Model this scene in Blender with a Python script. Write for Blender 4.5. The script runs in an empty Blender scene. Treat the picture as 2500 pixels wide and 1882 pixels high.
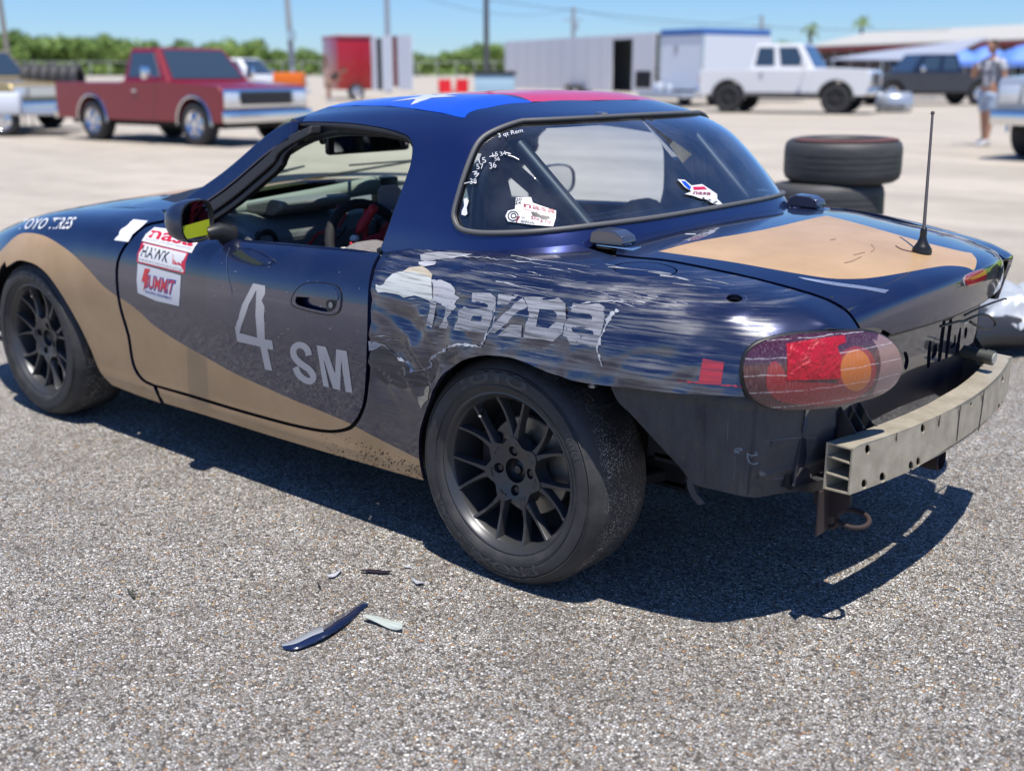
import bpy, bmesh, math, random
import numpy as np
from mathutils import Vector, Matrix
from mathutils.bvhtree import BVHTree
from mathutils.geometry import delaunay_2d_cdt
random.seed(7); np.random.seed(7)
PI = math.pi
scene = bpy.context.scene
COL = scene.collection

# ---------------------------------------------------------------- camera
# world metres; x = rearward along the race car, y = away from the camera side, z = up
CAMP = np.array([1.7095, -2.8144, 1.2434]); YAW = -0.6985; PITCH = 0.2688; FPX = 2776.0
PW, PH = 2500.0, 1882.0
_f = np.array([math.sin(YAW)*math.cos(PITCH), math.cos(YAW)*math.cos(PITCH), -math.sin(PITCH)])
_r = np.array([math.cos(YAW), -math.sin(YAW), 0.0]); _u = np.cross(_r, _f)
cam_d = bpy.data.cameras.new('camera'); cam = bpy.data.objects.new('camera', cam_d); COL.objects.link(cam)
cam.matrix_world = Matrix(((_r[0], _u[0], -_f[0], CAMP[0]), (_r[1], _u[1], -_f[1], CAMP[1]), (_r[2], _u[2], -_f[2], CAMP[2]), (0, 0, 0, 1)))
cam_d.sensor_width = 36; cam_d.lens = 36*FPX/PW
cam_d.clip_start = 0.05; cam_d.clip_end = 3000
cam_d.dof.use_dof = True; cam_d.dof.focus_distance = 2.8; cam_d.dof.aperture_fstop = 2.3
scene.camera = cam
# ---------------------------------------------------------------- sky, sun, exposure
SUN_TO = Vector((0.23, -0.17, 1.0)).normalized()
SUN_EL = math.asin(SUN_TO.z); SUN_AZ = math.atan2(SUN_TO.x, SUN_TO.y)
world = bpy.data.worlds.new("World"); scene.world = world; world.use_nodes = True
wn = world.node_tree.nodes; wl = world.node_tree.links
bg = wn['Background']; sky = wn.new('ShaderNodeTexSky'); sky.sky_type = 'NISHITA'; sky.sun_disc = False
sky.sun_elevation = SUN_EL; sky.sun_rotation = SUN_AZ; sky.air_density = 1.0; sky.dust_density = 0.0; sky.ozone_density = 1.0; sky.altitude = 0
_tint = wn.new('ShaderNodeMix'); _tint.data_type = 'RGBA'; _tint.blend_type = 'MULTIPLY'; _tint.inputs[0].default_value = 1; _tint.inputs[7].default_value = (.47, .70, 1.12, 1)   # clear Gulf-coast blue
wl.new(sky.outputs[0], _tint.inputs[6]); wl.new(_tint.outputs[2], bg.inputs[0]); bg.inputs[1].default_value = 0.10
sun_d = bpy.data.lights.new('sun', 'SUN'); sun_d.energy = 5.0; sun_d.angle = math.radians(0.55); sun_d.color = (1, .955, .89)
sun = bpy.data.objects.new('sun', sun_d); COL.objects.link(sun)
sun.rotation_euler = SUN_TO.to_track_quat('Z', 'Y').to_euler(); sun.location = (0, 0, 20)
vs = scene.view_settings; vs.view_transform = 'Standard'; vs.look = 'None'; vs.gamma = 1; vs.use_curve_mapping = False; vs.exposure = 0.3
scene.cycles.max_bounces = 8; scene.cycles.transparent_max_bounces = 16; scene.cycles.caustics_reflective = False; scene.cycles.caustics_refractive = False
scene.cycles.use_denoising = True

# ---------------------------------------------------------------- pixel -> ray helpers (photo pixels, 2500 wide)
def ray(px, py):
    d = _f + (px-PW/2)/FPX*_r - (py-PH/2)/FPX*_u
    return d
def onX(px, py, x): d = ray(px, py); return CAMP+(x-CAMP[0])/d[0]*d
def onY(px, py, y): d = ray(px, py); return CAMP+(y-CAMP[1])/d[1]*d
def onZ(px, py, z): d = ray(px, py); return CAMP+(z-CAMP[2])/d[2]*d
def atD(px, py, depth): return CAMP+ray(px, py)*depth

# ---------------------------------------------------------------- materials
MATS = {}
def mat(name, col=(.5, .5, .5), rough=.5, metal=0., coat=0., spec=.5, emit=None, alpha=None, trans=None, croug=.03):
    if name in MATS: return MATS[name]
    m = bpy.data.materials.new(name); m.use_nodes = True; b = m.node_tree.nodes['Principled BSDF']
    b.inputs['Base Color'].default_value = (*col, 1); b.inputs['Roughness'].default_value = rough
    b.inputs['Metallic'].default_value = metal; b.inputs['Coat Weight'].default_value = coat; b.inputs['Coat Roughness'].default_value = croug
    b.inputs['Specular IOR Level'].default_value = spec
    if trans is not None: b.inputs['Transmission Weight'].default_value = trans
    if alpha is not None: b.inputs['Alpha'].default_value = alpha
    MATS[name] = m; return m
class NT:
    def __init__(s, m): s.m = m; s.n = m.node_tree.nodes; s.l = m.node_tree.links; s.b = s.n.get('Principled BSDF')
    def add(s, t, **k):
        n = s.n.new(t)
        for a, v in k.items():
            if a.startswith('i_'):
                key = a[2:]; key = int(key) if key.isdigit() else key.replace('_', ' ')
                if isinstance(v, bpy.types.NodeSocket): s.l.new(v, n.inputs[key])
                else: n.inputs[key].default_value = v
            else: setattr(n, a, v)
        return n
    def coord(s, kind='Object'): return s.add('ShaderNodeTexCoord').outputs[kind]
    def mapping(s, vec, scale=(1, 1, 1), rot=(0, 0, 0), loc=(0, 0, 0)):
        n = s.add('ShaderNodeMapping'); s.l.new(vec, n.inputs[0]); n.inputs['Scale'].default_value = scale; n.inputs['Rotation'].default_value = rot; n.inputs['Location'].default_value = loc
        return n.outputs[0]
    def noise(s, vec, scale, detail=3, rough=.55, dist=0.):
        n = s.add('ShaderNodeTexNoise'); s.l.new(vec, n.inputs['Vector']); n.inputs['Scale'].default_value = scale; n.inputs['Detail'].default_value = detail
        n.inputs['Roughness'].default_value = rough; n.inputs['Distortion'].default_value = dist; return n.outputs['Fac']
    def ramp(s, fac, stops, interp='LINEAR'):
        n = s.add('ShaderNodeValToRGB'); s.l.new(fac, n.inputs[0]); r = n.color_ramp; r.interpolation = interp
        while len(r.elements) < len(stops): r.elements.new(.5)
        for e, (p, c) in zip(r.elements, stops):
            e.position = p; e.color = (c, c, c, 1) if isinstance(c, (int, float)) else (*c, 1)
        return n.outputs[0]
    def mix(s, fac, a, b):
        n = s.add('ShaderNodeMix', data_type='RGBA')
        for i, v in ((0, fac), (6, a), (7, b)):
            if isinstance(v, bpy.types.NodeSocket): s.l.new(v, n.inputs[i])
            elif i == 0: n.inputs[0].default_value = v
            else: n.inputs[i].default_value = (*v, 1)
        return n.outputs[2]
    def math(s, op, a, b=0., clamp=False):
        n = s.add('ShaderNodeMath', operation=op); n.use_clamp = clamp
        for i, v in ((0, a), (1, b)):
            if isinstance(v, bpy.types.NodeSocket): s.l.new(v, n.inputs[i])
            else: n.inputs[i].default_value = v
        return n.outputs[0]
    def bump(s, h, strength=.3, dist=.01, prev=None):
        n = s.add('ShaderNodeBump'); s.l.new(h, n.inputs['Height']); n.inputs['Strength'].default_value = strength; n.inputs['Distance'].default_value = dist
        if prev is not None: s.l.new(prev, n.inputs['Normal'])
        return n.outputs[0]
    def set(s, inp, v):
        if isinstance(v, bpy.types.NodeSocket): s.l.new(v, s.b.inputs[inp])
        else: s.b.inputs[inp].default_value = v

# ---------------------------------------------------------------- object helpers
def tag(o, label=None, cat=None, group=None, kind=None):
    if label: o['label'] = label
    if cat: o['category'] = cat
    if group: o['group'] = group
    if kind: o['kind'] = kind
    return o
def empty(name, loc=(0, 0, 0), rz=0., label=None, cat=None, group=None):
    o = bpy.data.objects.new(name, None); COL.objects.link(o); o.location = loc; o.rotation_euler = (0, 0, rz); o.empty_display_size = .1
    return tag(o, label, cat, group)
def link_mesh(name, me, mats, parent=None):
    for m in (mats if isinstance(mats, (list, tuple)) else [mats]): me.materials.append(m)
    o = bpy.data.objects.new(name, me); COL.objects.link(o)
    if parent is not None: o.parent = parent
    return o
def from_pd(name, vs_, fs, mats, parent=None, smooth=False, fm=None, angle=None):
    me = bpy.data.meshes.new(name); me.from_pydata([tuple(map(float, v)) for v in vs_], [], [tuple(map(int, f)) for f in fs]); me.validate()
    o = link_mesh(name, me, mats, parent)
    if fm is not None and len(fm) == len(me.polygons): me.polygons.foreach_set('material_index', list(map(int, fm)))
    if smooth:
        me.polygons.foreach_set('use_smooth', [True]*len(me.polygons))
        if angle: me.set_sharp_from_angle(angle=math.radians(angle))
    return o
class MB:
    """collects shapes; build() links them as one mesh object"""
    def __init__(s): s.v = []; s.f = []; s.m = []; s.M = Matrix.Identity(4)
    def add(s, vs_, fs, mi=0):
        k = len(s.v); s.v += [tuple(s.M @ Vector(v)) for v in vs_]; s.f += [tuple(i+k for i in f) for f in fs]; s.m += [mi]*len(fs); return s
    def box(s, x0, x1, y0, y1, z0, z1, mi=0, bev=0.):
        if bev > 0:
            bm = bmesh.new(); bmesh.ops.create_cube(bm, size=1)
            for v in bm.verts: v.co = Vector((x0+(x1-x0)*(v.co.x+.5), y0+(y1-y0)*(v.co.y+.5), z0+(z1-z0)*(v.co.z+.5)))
            bmesh.ops.bevel(bm, geom=bm.edges[:], offset=bev, segments=2, affect='EDGES', profile=.5)
            s.add([v.co[:] for v in bm.verts], [[v.index for v in f.verts] for f in bm.faces], mi); bm.free(); return s
        return s.add([(x0, y0, z0), (x1, y0, z0), (x1, y1, z0), (x0, y1, z0), (x0, y0, z1), (x1, y0, z1), (x1, y1, z1), (x0, y1, z1)],
                     [(0, 3, 2, 1), (4, 5, 6, 7), (0, 1, 5, 4), (1, 2, 6, 5), (2, 3, 7, 6), (3, 0, 4, 7)], mi)
    def tube(s, pts, r, n=10, mi=0, caps=True, closed=False):
        P = [Vector(p) for p in pts]; rr = r if isinstance(r, (list, tuple)) else [r]*len(P); vs_ = []; fs = []; N = len(P)
        up = None
        for i, p in enumerate(P):
            if closed: t = (P[(i+1) % N]-P[i-1]).normalized()
            else: t = (P[min(i+1, N-1)]-P[max(i-1, 0)]).normalized()
            if up is None:
                up = Vector((0, 0, 1)) if abs(t.z) < .9 else Vector((1, 0, 0))
            a = t.cross(up)
            if a.length < 1e-5: a = t.cross(Vector((1, 0, 0)))
            a.normalize(); b = a.cross(t).normalized(); up = b
            for k in range(n):
                an = 2*PI*k/n; vs_.append(tuple(p+(a*math.cos(an)+b*math.sin(an))*rr[i]))
        for i in range(N if closed else N-1):
            j = (i+1) % N
            for k in range(n): fs.append((i*n+k, i*n+(k+1) % n, j*n+(k+1) % n, j*n+k))
        if caps and not closed: fs.append(tuple(range(n-1, -1, -1))); fs.append(tuple((N-1)*n+k for k in range(n)))
        return s.add(vs_, fs, mi)
    def lathe(s, prof, n=48, axis='y', c=(0, 0, 0), mi=0, close=False, a0=0., a1=2*PI):
        """prof: (radius, along-axis) pairs"""
        full = abs(a1-a0-2*PI) < 1e-6; m = n if full else n+1; vs_ = []; fs = []; K = len(prof)
        for i in range(m):
            an = a0+(a1-a0)*i/n; ca, sa = math.cos(an), math.sin(an)
            for (r, h) in prof:
                if axis == 'y': vs_.append((c[0]+r*ca, c[1]+h, c[2]+r*sa))
                elif axis == 'z': vs_.append((c[0]+r*ca, c[1]+r*sa, c[2]+h))
                else: vs_.append((c[0]+h, c[1]+r*ca, c[2]+r*sa))
        for i in range(n):
            j = (i+1) % m
            for k in range(K-1 if not close else K):
                l = (k+1) % K; fs.append((i*K+k, i*K+l, j*K+l, j*K+k))
        return s.add(vs_, fs, mi)
    def prism(s, poly, h0, h1, axis='y', mi=0):
        """extrude a 2-D outline (x,z for axis y; x,y for axis z; y,z for axis x)"""
        n = len(poly); f3 = {'y': lambda p, h: (p[0], h, p[1]), 'z': lambda p, h: (p[0], p[1], h), 'x': lambda p, h: (h, p[0], p[1])}[axis]
        vs_ = [f3(p, h0) for p in poly]+[f3(p, h1) for p in poly]
        fs = [tuple(range(n)), tuple(range(2*n-1, n-1, -1))]+[(i, i+n, (i+1) % n+n, (i+1) % n) for i in range(n)]
        return s.add(vs_, fs, mi)
    def build(s, name, mats, parent=None, smooth=False, angle=35):
        o = from_pd(name, s.v, s.f, mats, parent, False, s.m)
        bm = bmesh.new(); bm.from_mesh(o.data); bmesh.ops.recalc_face_normals(bm, faces=bm.faces); bm.to_mesh(o.data); bm.free()
        if smooth:
            o.data.polygons.foreach_set('use_smooth', [True]*len(o.data.polygons)); o.data.set_sharp_from_angle(angle=math.radians(angle))
        return o
def copy_tree(o, parent=None, mirror=False):
    c = o.copy(); COL.objects.link(c)
    if parent is not None: c.parent = parent
    for ch in list(o.children): copy_tree(ch, c)
    return c

# ---------------------------------------------------------------- spline surfaces and panels
def catm(P, t):
    """Catmull-Rom through rows P (n,d) at params t (0..n-1)"""
    P = np.asarray(P, float); n = len(P); t = np.clip(np.asarray(t, float), 0, n-1-1e-9); i = np.floor(t).astype(int); f = (t-i)[:, None]
    g = lambda k: P[np.clip(k, 0, n-1)]
    p0 = np.where((i-1 < 0)[:, None], 2*P[0]-P[1], g(i-1)); p1 = g(i); p2 = g(i+1); p3 = np.where((i+2 > n-1)[:, None], 2*P[-1]-P[-2], g(i+2))
    return .5*((2*p1)+(-p0+p2)*f+(2*p0-5*p1+4*p2-p3)*f*f+(-p0+3*p1-3*p2+p3)*f**3)
def smooth_path(pts, per=6, closed=False):
    pts = [tuple(p) for p in pts]
    if len(pts) < 3: return pts
    if closed:
        ext = [pts[-1]]+pts+[pts[0], pts[1]]; r = catm(ext, 1+np.arange(len(pts)*per)/per)
    else: r = catm(pts, np.arange((len(pts)-1)*per+1)/per)
    return [tuple(q) for q in r]
class Surf:
    def __init__(s, fn, u0, u1, v0, v1, nu=140, nv=60, flip=False):
        s.fn = fn; s.rng = (u0, u1, v0, v1); s.flip = flip
        U, V = np.meshgrid(np.linspace(u0, u1, nu), np.linspace(v0, v1, nv), indexing='ij'); s.UV = np.stack([U.ravel(), V.ravel()], 1)
        P = fn(s.UV[:, 0], s.UV[:, 1]); s.P = P; idx = np.arange(nu*nv).reshape(nu, nv)
        a, b, c, d = idx[:-1, :-1].ravel(), idx[1:, :-1].ravel(), idx[1:, 1:].ravel(), idx[:-1, 1:].ravel()
        s.T = np.concatenate([np.stack([a, b, c], 1), np.stack([a, c, d], 1)])
        s.bvh = BVHTree.FromPolygons([Vector(p) for p in P], [tuple(map(int, t)) for t in s.T])
    def _uv(s, loc, idx):
        t = s.T[idx]; A, B, C = s.P[t]; v0 = B-A; v1 = C-A; v2 = np.array(loc)-A
        d00 = v0@v0; d01 = v0@v1; d11 = v1@v1; d20 = v2@v0; d21 = v2@v1; den = d00*d11-d01*d01
        if abs(den) < 1e-18: return s.UV[t[0]]
        b = (d11*d20-d01*d21)/den; c = (d00*d21-d01*d20)/den
        return s.UV[t[0]]*(1-b-c)+s.UV[t[1]]*b+s.UV[t[2]]*c
    def pix(s, px, py):
        loc, n, i, d = s.bvh.ray_cast(Vector(CAMP), Vector(ray(px, py)).normalized())
        return None if loc is None else s._uv(loc, i)
    def near(s, p):
        loc, n, i, d = s.bvh.find_nearest(Vector(p)); return s._uv(loc, i)
    def uv(s, q):
        if len(q) == 3: return s.near(q)
        r = s.pix(*q)
        if r is None:   # grazing miss: closest surface point to the ray
            best = None; d = Vector(ray(*q)).normalized()
            w = s.P-CAMP; t = w@np.array(d); dist = np.linalg.norm(w-t[:, None]*np.array(d), axis=1); k = int(dist.argmin()); r = s.UV[k]
        return r
    def pn(s, uv):
        uv = np.asarray(uv, float).reshape(-1, 2); u0, u1, v0, v1 = s.rng; e = 1e-3
        hu, hv = (u1-u0)*e, (v1-v0)*e
        P = s.fn(uv[:, 0], uv[:, 1])
        ua = np.clip(uv[:, 0]-hu, u0, u1); ub = np.clip(uv[:, 0]+hu, u0, u1); va = np.clip(uv[:, 1]-hv, v0, v1); vb = np.clip(uv[:, 1]+hv, v0, v1)
        N = np.cross(s.fn(ub, uv[:, 1])-s.fn(ua, uv[:, 1]), s.fn(uv[:, 0], vb)-s.fn(uv[:, 0], va))
        N /= np.linalg.norm(N, axis=1)[:, None]+1e-12
        return P, (-N if s.flip else N)
def inside(poly, pts):
    poly = np.asarray(poly, float); x, y = pts[:, 0], pts[:, 1]; r = np.zeros(len(pts), bool); j = len(poly)-1
    for i in range(len(poly)):
        xi, yi = poly[i]; xj, yj = poly[j]
        c = ((yi > y) != (yj > y)); c &= x < (xj-xi)*(y-yi)/((yj-yi) if yj != yi else 1e-12)+xi; r ^= c; j = i
    return r
def seg_dist(poly, pts, closed=True):
    poly = np.asarray(poly, float); d = np.full(len(pts), 1e9); n = len(poly)
    for i in range(n if closed else n-1):
        a = poly[i]; b = poly[(i+1) % n]; ab = b-a; L = ab@ab+1e-15; t = np.clip(((pts-a)@ab)/L, 0, 1)
        d = np.minimum(d, np.linalg.norm(pts-(a+t[:, None]*ab), axis=1))
    return d
def tri2d(outer, holes, lines, gu, gv):
    """constrained triangulation in 2-D with an interior grid; returns verts, tris"""
    S = np.array([1/gu, 1/gv]); O = np.asarray(outer, float)*S; H = [np.asarray(h, float)*S for h in holes]; L = [(np.asarray(l, float)*S, c) for l, c in lines]
    lo = O.min(0); hi = O.max(0); gx = np.arange(math.floor(lo[0]), hi[0]+1); gy = np.arange(math.floor(lo[1]), hi[1]+1)
    G = np.stack(np.meshgrid(gx, gy, indexing='ij'), -1).reshape(-1, 2)
    k = inside(O, G) & (seg_dist(O, G) > .35)
    for h in H: k &= ~inside(h, G) & (seg_dist(h, G) > .35)
    for l, c in L: k &= seg_dist(l, G, c) > .3
    G = G[k]; V = []; E = []
    def ring(a, closed=True):
        n = len(V); V.extend([tuple(p) for p in a]); m = len(a)
        for i in range(m if closed else m-1): E.append((n+i, n+(i+1) % m))
    ring(O)
    for h in H: ring(h)
    for l, c in L: ring(l, c)
    V.extend([tuple(p) for p in G])
    r = delaunay_2d_cdt([Vector(v) for v in V], E, [], 0, 1e-6)
    v2 = np.array([tuple(v) for v in r[0]]); T = np.array([f for f in r[2] if len(f) == 3])
    C = v2[T].mean(1); k = inside(O, C)
    for h in H: k &= ~inside(h, C)
    a = v2[T[:, 1]]-v2[T[:, 0]]; b = v2[T[:, 2]]-v2[T[:, 0]]; k &= np.abs(a[:, 0]*b[:, 1]-a[:, 1]*b[:, 0]) > 1e-9
    return v2/S, T[k]
def panel(name, S, outer, holes=(), lines=(), gu=.02, gv=.3, mfn=None, thick=.012, mats=(), parent=None, off=0., mirror=False, disp=None, innermat=-1):
    """closed sheet-metal panel on surface S; outer etc. in (u,v)"""
    V2, T = tri2d(outer, holes, lines, gu, gv)
    P, N = S.pn(V2); P = P+N*off
    if disp is not None: P = P+N*disp(P)[:, None]
    C = V2[T].mean(1); mi = mfn(C) if mfn is not None else np.zeros(len(T), int)
    # orientation: make face normals agree with N
    A = P[T]; fn_ = np.cross(A[:, 1]-A[:, 0], A[:, 2]-A[:, 0]); fl = (fn_*N[T].mean(1)).sum(1) < 0; T = T.copy(); T[fl] = T[fl][:, ::-1]
    if disp is not None:   # recompute normals from the mesh
        A = P[T]; fn_ = np.cross(A[:, 1]-A[:, 0], A[:, 2]-A[:, 0]); NN = np.zeros_like(P)
        for k in range(3): np.add.at(NN, T[:, k], fn_)
        NN /= np.linalg.norm(NN, axis=1)[:, None]+1e-15; N = NN
    used = np.unique(T); remap = -np.ones(len(P), int); remap[used] = np.arange(len(used)); P = P[used]; N = N[used]; T = remap[T]; n = len(P)
    faces = [tuple(t) for t in T]; fm = list(mi); nl = [N[i] for t in T for i in t]; vs_ = P
    if thick > 0:
        ec = {}
        for t in T:
            for a, b in ((t[0], t[1]), (t[1], t[2]), (t[2], t[0])):
                k = (min(a, b), max(a, b)); ec[k] = None if k in ec else (a, b)
        # small rolled lip: ring slightly in, then straight inwards
        vs_ = np.concatenate([P, P-N*thick])
        for t in T: faces.append((t[2]+n, t[1]+n, t[0]+n)); fm.append(len(mats)-1 if innermat < 0 else innermat); nl += [-N[t[2]], -N[t[1]], -N[t[0]]]
        for e in ec.values():
            if e is None: continue
            a, b = e; q = (b, a, a+n, b+n); faces.append(q); fm.append(0 if innermat < 0 else innermat)
            w = np.cross(vs_[a]-vs_[b], vs_[a+n]-vs_[a]); w /= np.linalg.norm(w)+1e-12; nl += [w]*4
    if mirror:
        vs_ = vs_*np.array([1, -1, 1]); faces2 = []; nl2 = []; k = 0
        for f in faces:
            m = len(f); faces2.append(f[::-1]); nl2 += [w*np.array([1, -1, 1]) for w in nl[k:k+m][::-1]]; k += m
        faces, nl = faces2, nl2
    me = bpy.data.meshes.new(name); me.from_pydata([tuple(map(float, v)) for v in vs_], [], [tuple(map(int, f)) for f in faces])
    o = link_mesh(name, me, list(mats), parent)
    me.polygons.foreach_set('material_index', list(map(int, fm))); me.polygons.foreach_set('use_smooth', [True]*len(faces))
    me.normals_split_custom_set([tuple(map(float, w)) for w in nl])
    return o
def decal(name, S, outer, m, off=.0012, step=14, holes=(), parent=None, disp=None, smooth=False):
    """thin vinyl piece: outline in photo pixels, dropped onto surface S"""
    V2, T = tri2d(outer, holes, [], step, step); uv = []; ok = []
    for p in V2:
        r = S.pix(*p); ok.append(r is not None); uv.append(r if r is not None else (0, 0))
    ok = np.array(ok); T = T[ok[T].all(1)]; P, N = S.pn(uv)
    if disp is not None: P = P+N*disp(P)[:, None]
    P = P+N*off; used = np.unique(T); rm = -np.ones(len(P), int); rm[used] = np.arange(len(used)); P, N, T = P[used], N[used], rm[T]
    A = P[T]; fn_ = np.cross(A[:, 1]-A[:, 0], A[:, 2]-A[:, 0]); fl = (fn_*N[T].mean(1)).sum(1) < 0; T[fl] = T[fl][:, ::-1]
    me = bpy.data.meshes.new(name); me.from_pydata([tuple(map(float, v)) for v in P], [], [tuple(map(int, f)) for f in T])
    o = link_mesh(name, me, m if isinstance(m, list) else [m], parent); me.polygons.foreach_set('use_smooth', [True]*len(T))
    me.normals_split_custom_set([tuple(map(float, N[i])) for t in T for i in t])
    return o
def text_mesh(txt, bold=.0, shear=0., spacing=1.):
    cu = bpy.data.curves.new('txt', 'FONT'); cu.body = txt; cu.size = 1; cu.offset = bold; cu.shear = shear; cu.space_character = spacing; cu.resolution_u = 3
    ob = bpy.data.objects.new('txt', cu); COL.objects.link(ob); bpy.context.view_layer.update()
    me = bpy.data.meshes.new_from_object(ob.evaluated_get(bpy.context.evaluated_depsgraph_get()))
    v = np.array([tuple(q.co[:2]) for q in me.vertices]); f = [tuple(p.vertices) for p in me.polygons]
    bpy.data.objects.remove(ob); bpy.data.curves.remove(cu); bpy.data.meshes.remove(me)
    v = (v-v.min(0))/(v.max(0)-v.min(0)); return v, f
def quad_map(q, v):
    """q: TL,TR,BR,BL photo px; v in 0..1 (y up)"""
    q = np.asarray(q, float); s = v[:, :1]; t = v[:, 1:]
    return (q[3]*(1-s)+q[2]*s)*(1-t)+(q[0]*(1-s)+q[1]*s)*t
def text_decal(name, S, txt, quad, m, off=.002, parent=None, bold=.0, shear=0., disp=None, spacing=1.):
    v, f = text_mesh(txt, bold, shear, spacing); px = quad_map(quad, v); uv = []
    for p in px: uv.append(S.uv(tuple(p)))
    P, N = S.pn(uv)
    if disp is not None: P = P+N*disp(P)[:, None]
    o = from_pd(name, P+N*off, f, m, parent)
    return o

# ================================================================ materials for the race car
def make_paint(name, base, wear=0., metal=.55, rough=.32, dust=.35):
    m = mat(name, base, rough, metal, 1.0, .5); t = NT(m); c = t.coord()
    n1 = t.noise(c, 9, 4); n2 = t.noise(c, 420, 2)
    col = t.mix(t.math('MULTIPLY', t.ramp(n1, [(.45, 0), (.75, 1)]), dust*.25), base, (.16, .15, .14))
    speck = t.ramp(n2, [(.73, 0), (.78, 1)]); col = t.mix(t.math('MULTIPLY', speck, .35), col, (.45, .45, .45))
    if wear > 0:
        mp = t.mapping(c, (1.5, .6, 42), (0, math.radians(7), 0)); s1 = t.noise(mp, 2.6, 7, .70, .25)
        mp2 = t.mapping(c, (4.5, 1, 210), (0, math.radians(6), 0)); s2 = t.noise(mp2, 2.2, 6, .75, .2)
        mp3 = t.mapping(c, (3, 1, 5)); area = t.ramp(t.noise(mp3, 1.5, 3, .6), [(.38, 0), (.58, 1)])
        # worn zone: the crash-scraped quarter panel, faded towards its edges
        sx = t.add('ShaderNodeSeparateXYZ'); t.l.new(c, sx.inputs[0])
        def band(s, a, b, f):
            lo = t.add('ShaderNodeMapRange', interpolation_type='SMOOTHSTEP', i_0=s, i_1=a, i_2=a+f).outputs[0]; hi = t.add('ShaderNodeMapRange', interpolation_type='SMOOTHSTEP', i_0=s, i_1=b-f, i_2=b).outputs[0]
            return t.math('SUBTRACT', lo, hi)
        zone = t.math('MULTIPLY', band(sx.outputs[0], -.47, .66, .06), band(sx.outputs[2], .50, .835, .05))
        w1 = t.math('MULTIPLY', t.ramp(s1, [(.46, 0), (.60, 1)]), zone); w2 = t.math('MULTIPLY', t.ramp(s2, [(.56, 0), (.70, 1)]), zone)
        w1 = t.math('MULTIPLY', w1, t.math('ADD', .55, area)); w2 = t.math('MULTIPLY', w2, t.math('ADD', .25, area))
        col = t.mix(t.math('MULTIPLY', w1, .80, True), col, (.085, .086, .092))
        col = t.mix(t.math('MULTIPLY', w2, .5, True), col, (.34, .36, .39))
        dz = t.math('MULTIPLY', band(sx.outputs[0], -.46, -.24, .04), band(sx.outputs[2], .2, .52, .06)); 
        col = t.mix(t.math('MULTIPLY', t.math('MULTIPLY', t.ramp(s1, [(.42, 0), (.62, 1)]), dz), .6), col, (.06, .058, .06))
        rr = t.math('ADD', .06, t.math('MULTIPLY', t.math('ADD', w1, w2, True), .42)); t.set('Coat Roughness', rr)
        t.set('Metallic', t.math('SUBTRACT', metal, t.math('MULTIPLY', t.math('ADD', w1, w2, True), metal)))
        t.set('Normal', t.bump(s1, .22, .004))
    else:
        t.set('Coat Roughness', t.math('ADD', .008, t.math('MULTIPLY', t.ramp(n1, [(.45, 0), (.8, 1)]), .05)))
        mpd = t.noise(c, 2.2, 2); t.set('Normal', t.bump(mpd, .11, .02))
    t.b.inputs['Coat IOR'].default_value = 1.75; t.set('Base Color', col); return m
M_navy = make_paint('navy paint', (.006, .013, .058))
M_worn = make_paint('scraped navy paint', (.006, .012, .05), wear=1.)
M_top = make_paint('hardtop navy paint', (.009, .019, .105), metal=.65, dust=.15)
def make_tan():
    m = mat('tan vinyl', (.42, .27, .16), .42, 0, .25, .4, croug=.25); t = NT(m); c = t.coord()
    n = t.noise(c, 6, 5); col = t.mix(t.ramp(n, [(.3, 0), (.75, 1)]), (.40, .255, .125), (.51, .335, .18))
    mp = t.mapping(c, (10, 1, 60)); s = t.noise(mp, 4, 5, .7); col = t.mix(t.math('MULTIPLY', t.ramp(s, [(.66, 0), (.72, 1)]), .55), col, (.07, .05, .04))
    t.set('Base Color', col); t.set('Normal', t.bump(t.noise(c, 90, 2), .05, .002)); return m
M_tan = make_tan()
M_black = mat('black trim', (.012, .012, .013), .45); M_rub = mat('weatherstrip rubber', (.02, .02, .021), .6)
M_dark = mat('dark underside', (.010, .010, .011), .8); M_inner = mat('dark inner skin', (.02, .02, .022), .6)
M_white = mat('white vinyl', (.72, .72, .72), .35, 0, .3)
M_silver = mat('silver grey vinyl', (.50, .50, .52), .35, 0, .3)
M_red = mat('red vinyl', (.55, .012, .03), .4, 0, .3)
M_blk = mat('black print', (.015, .015, .015), .4)
M_chrome = mat('chrome', (.75, .75, .78), .12, 1.)

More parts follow.
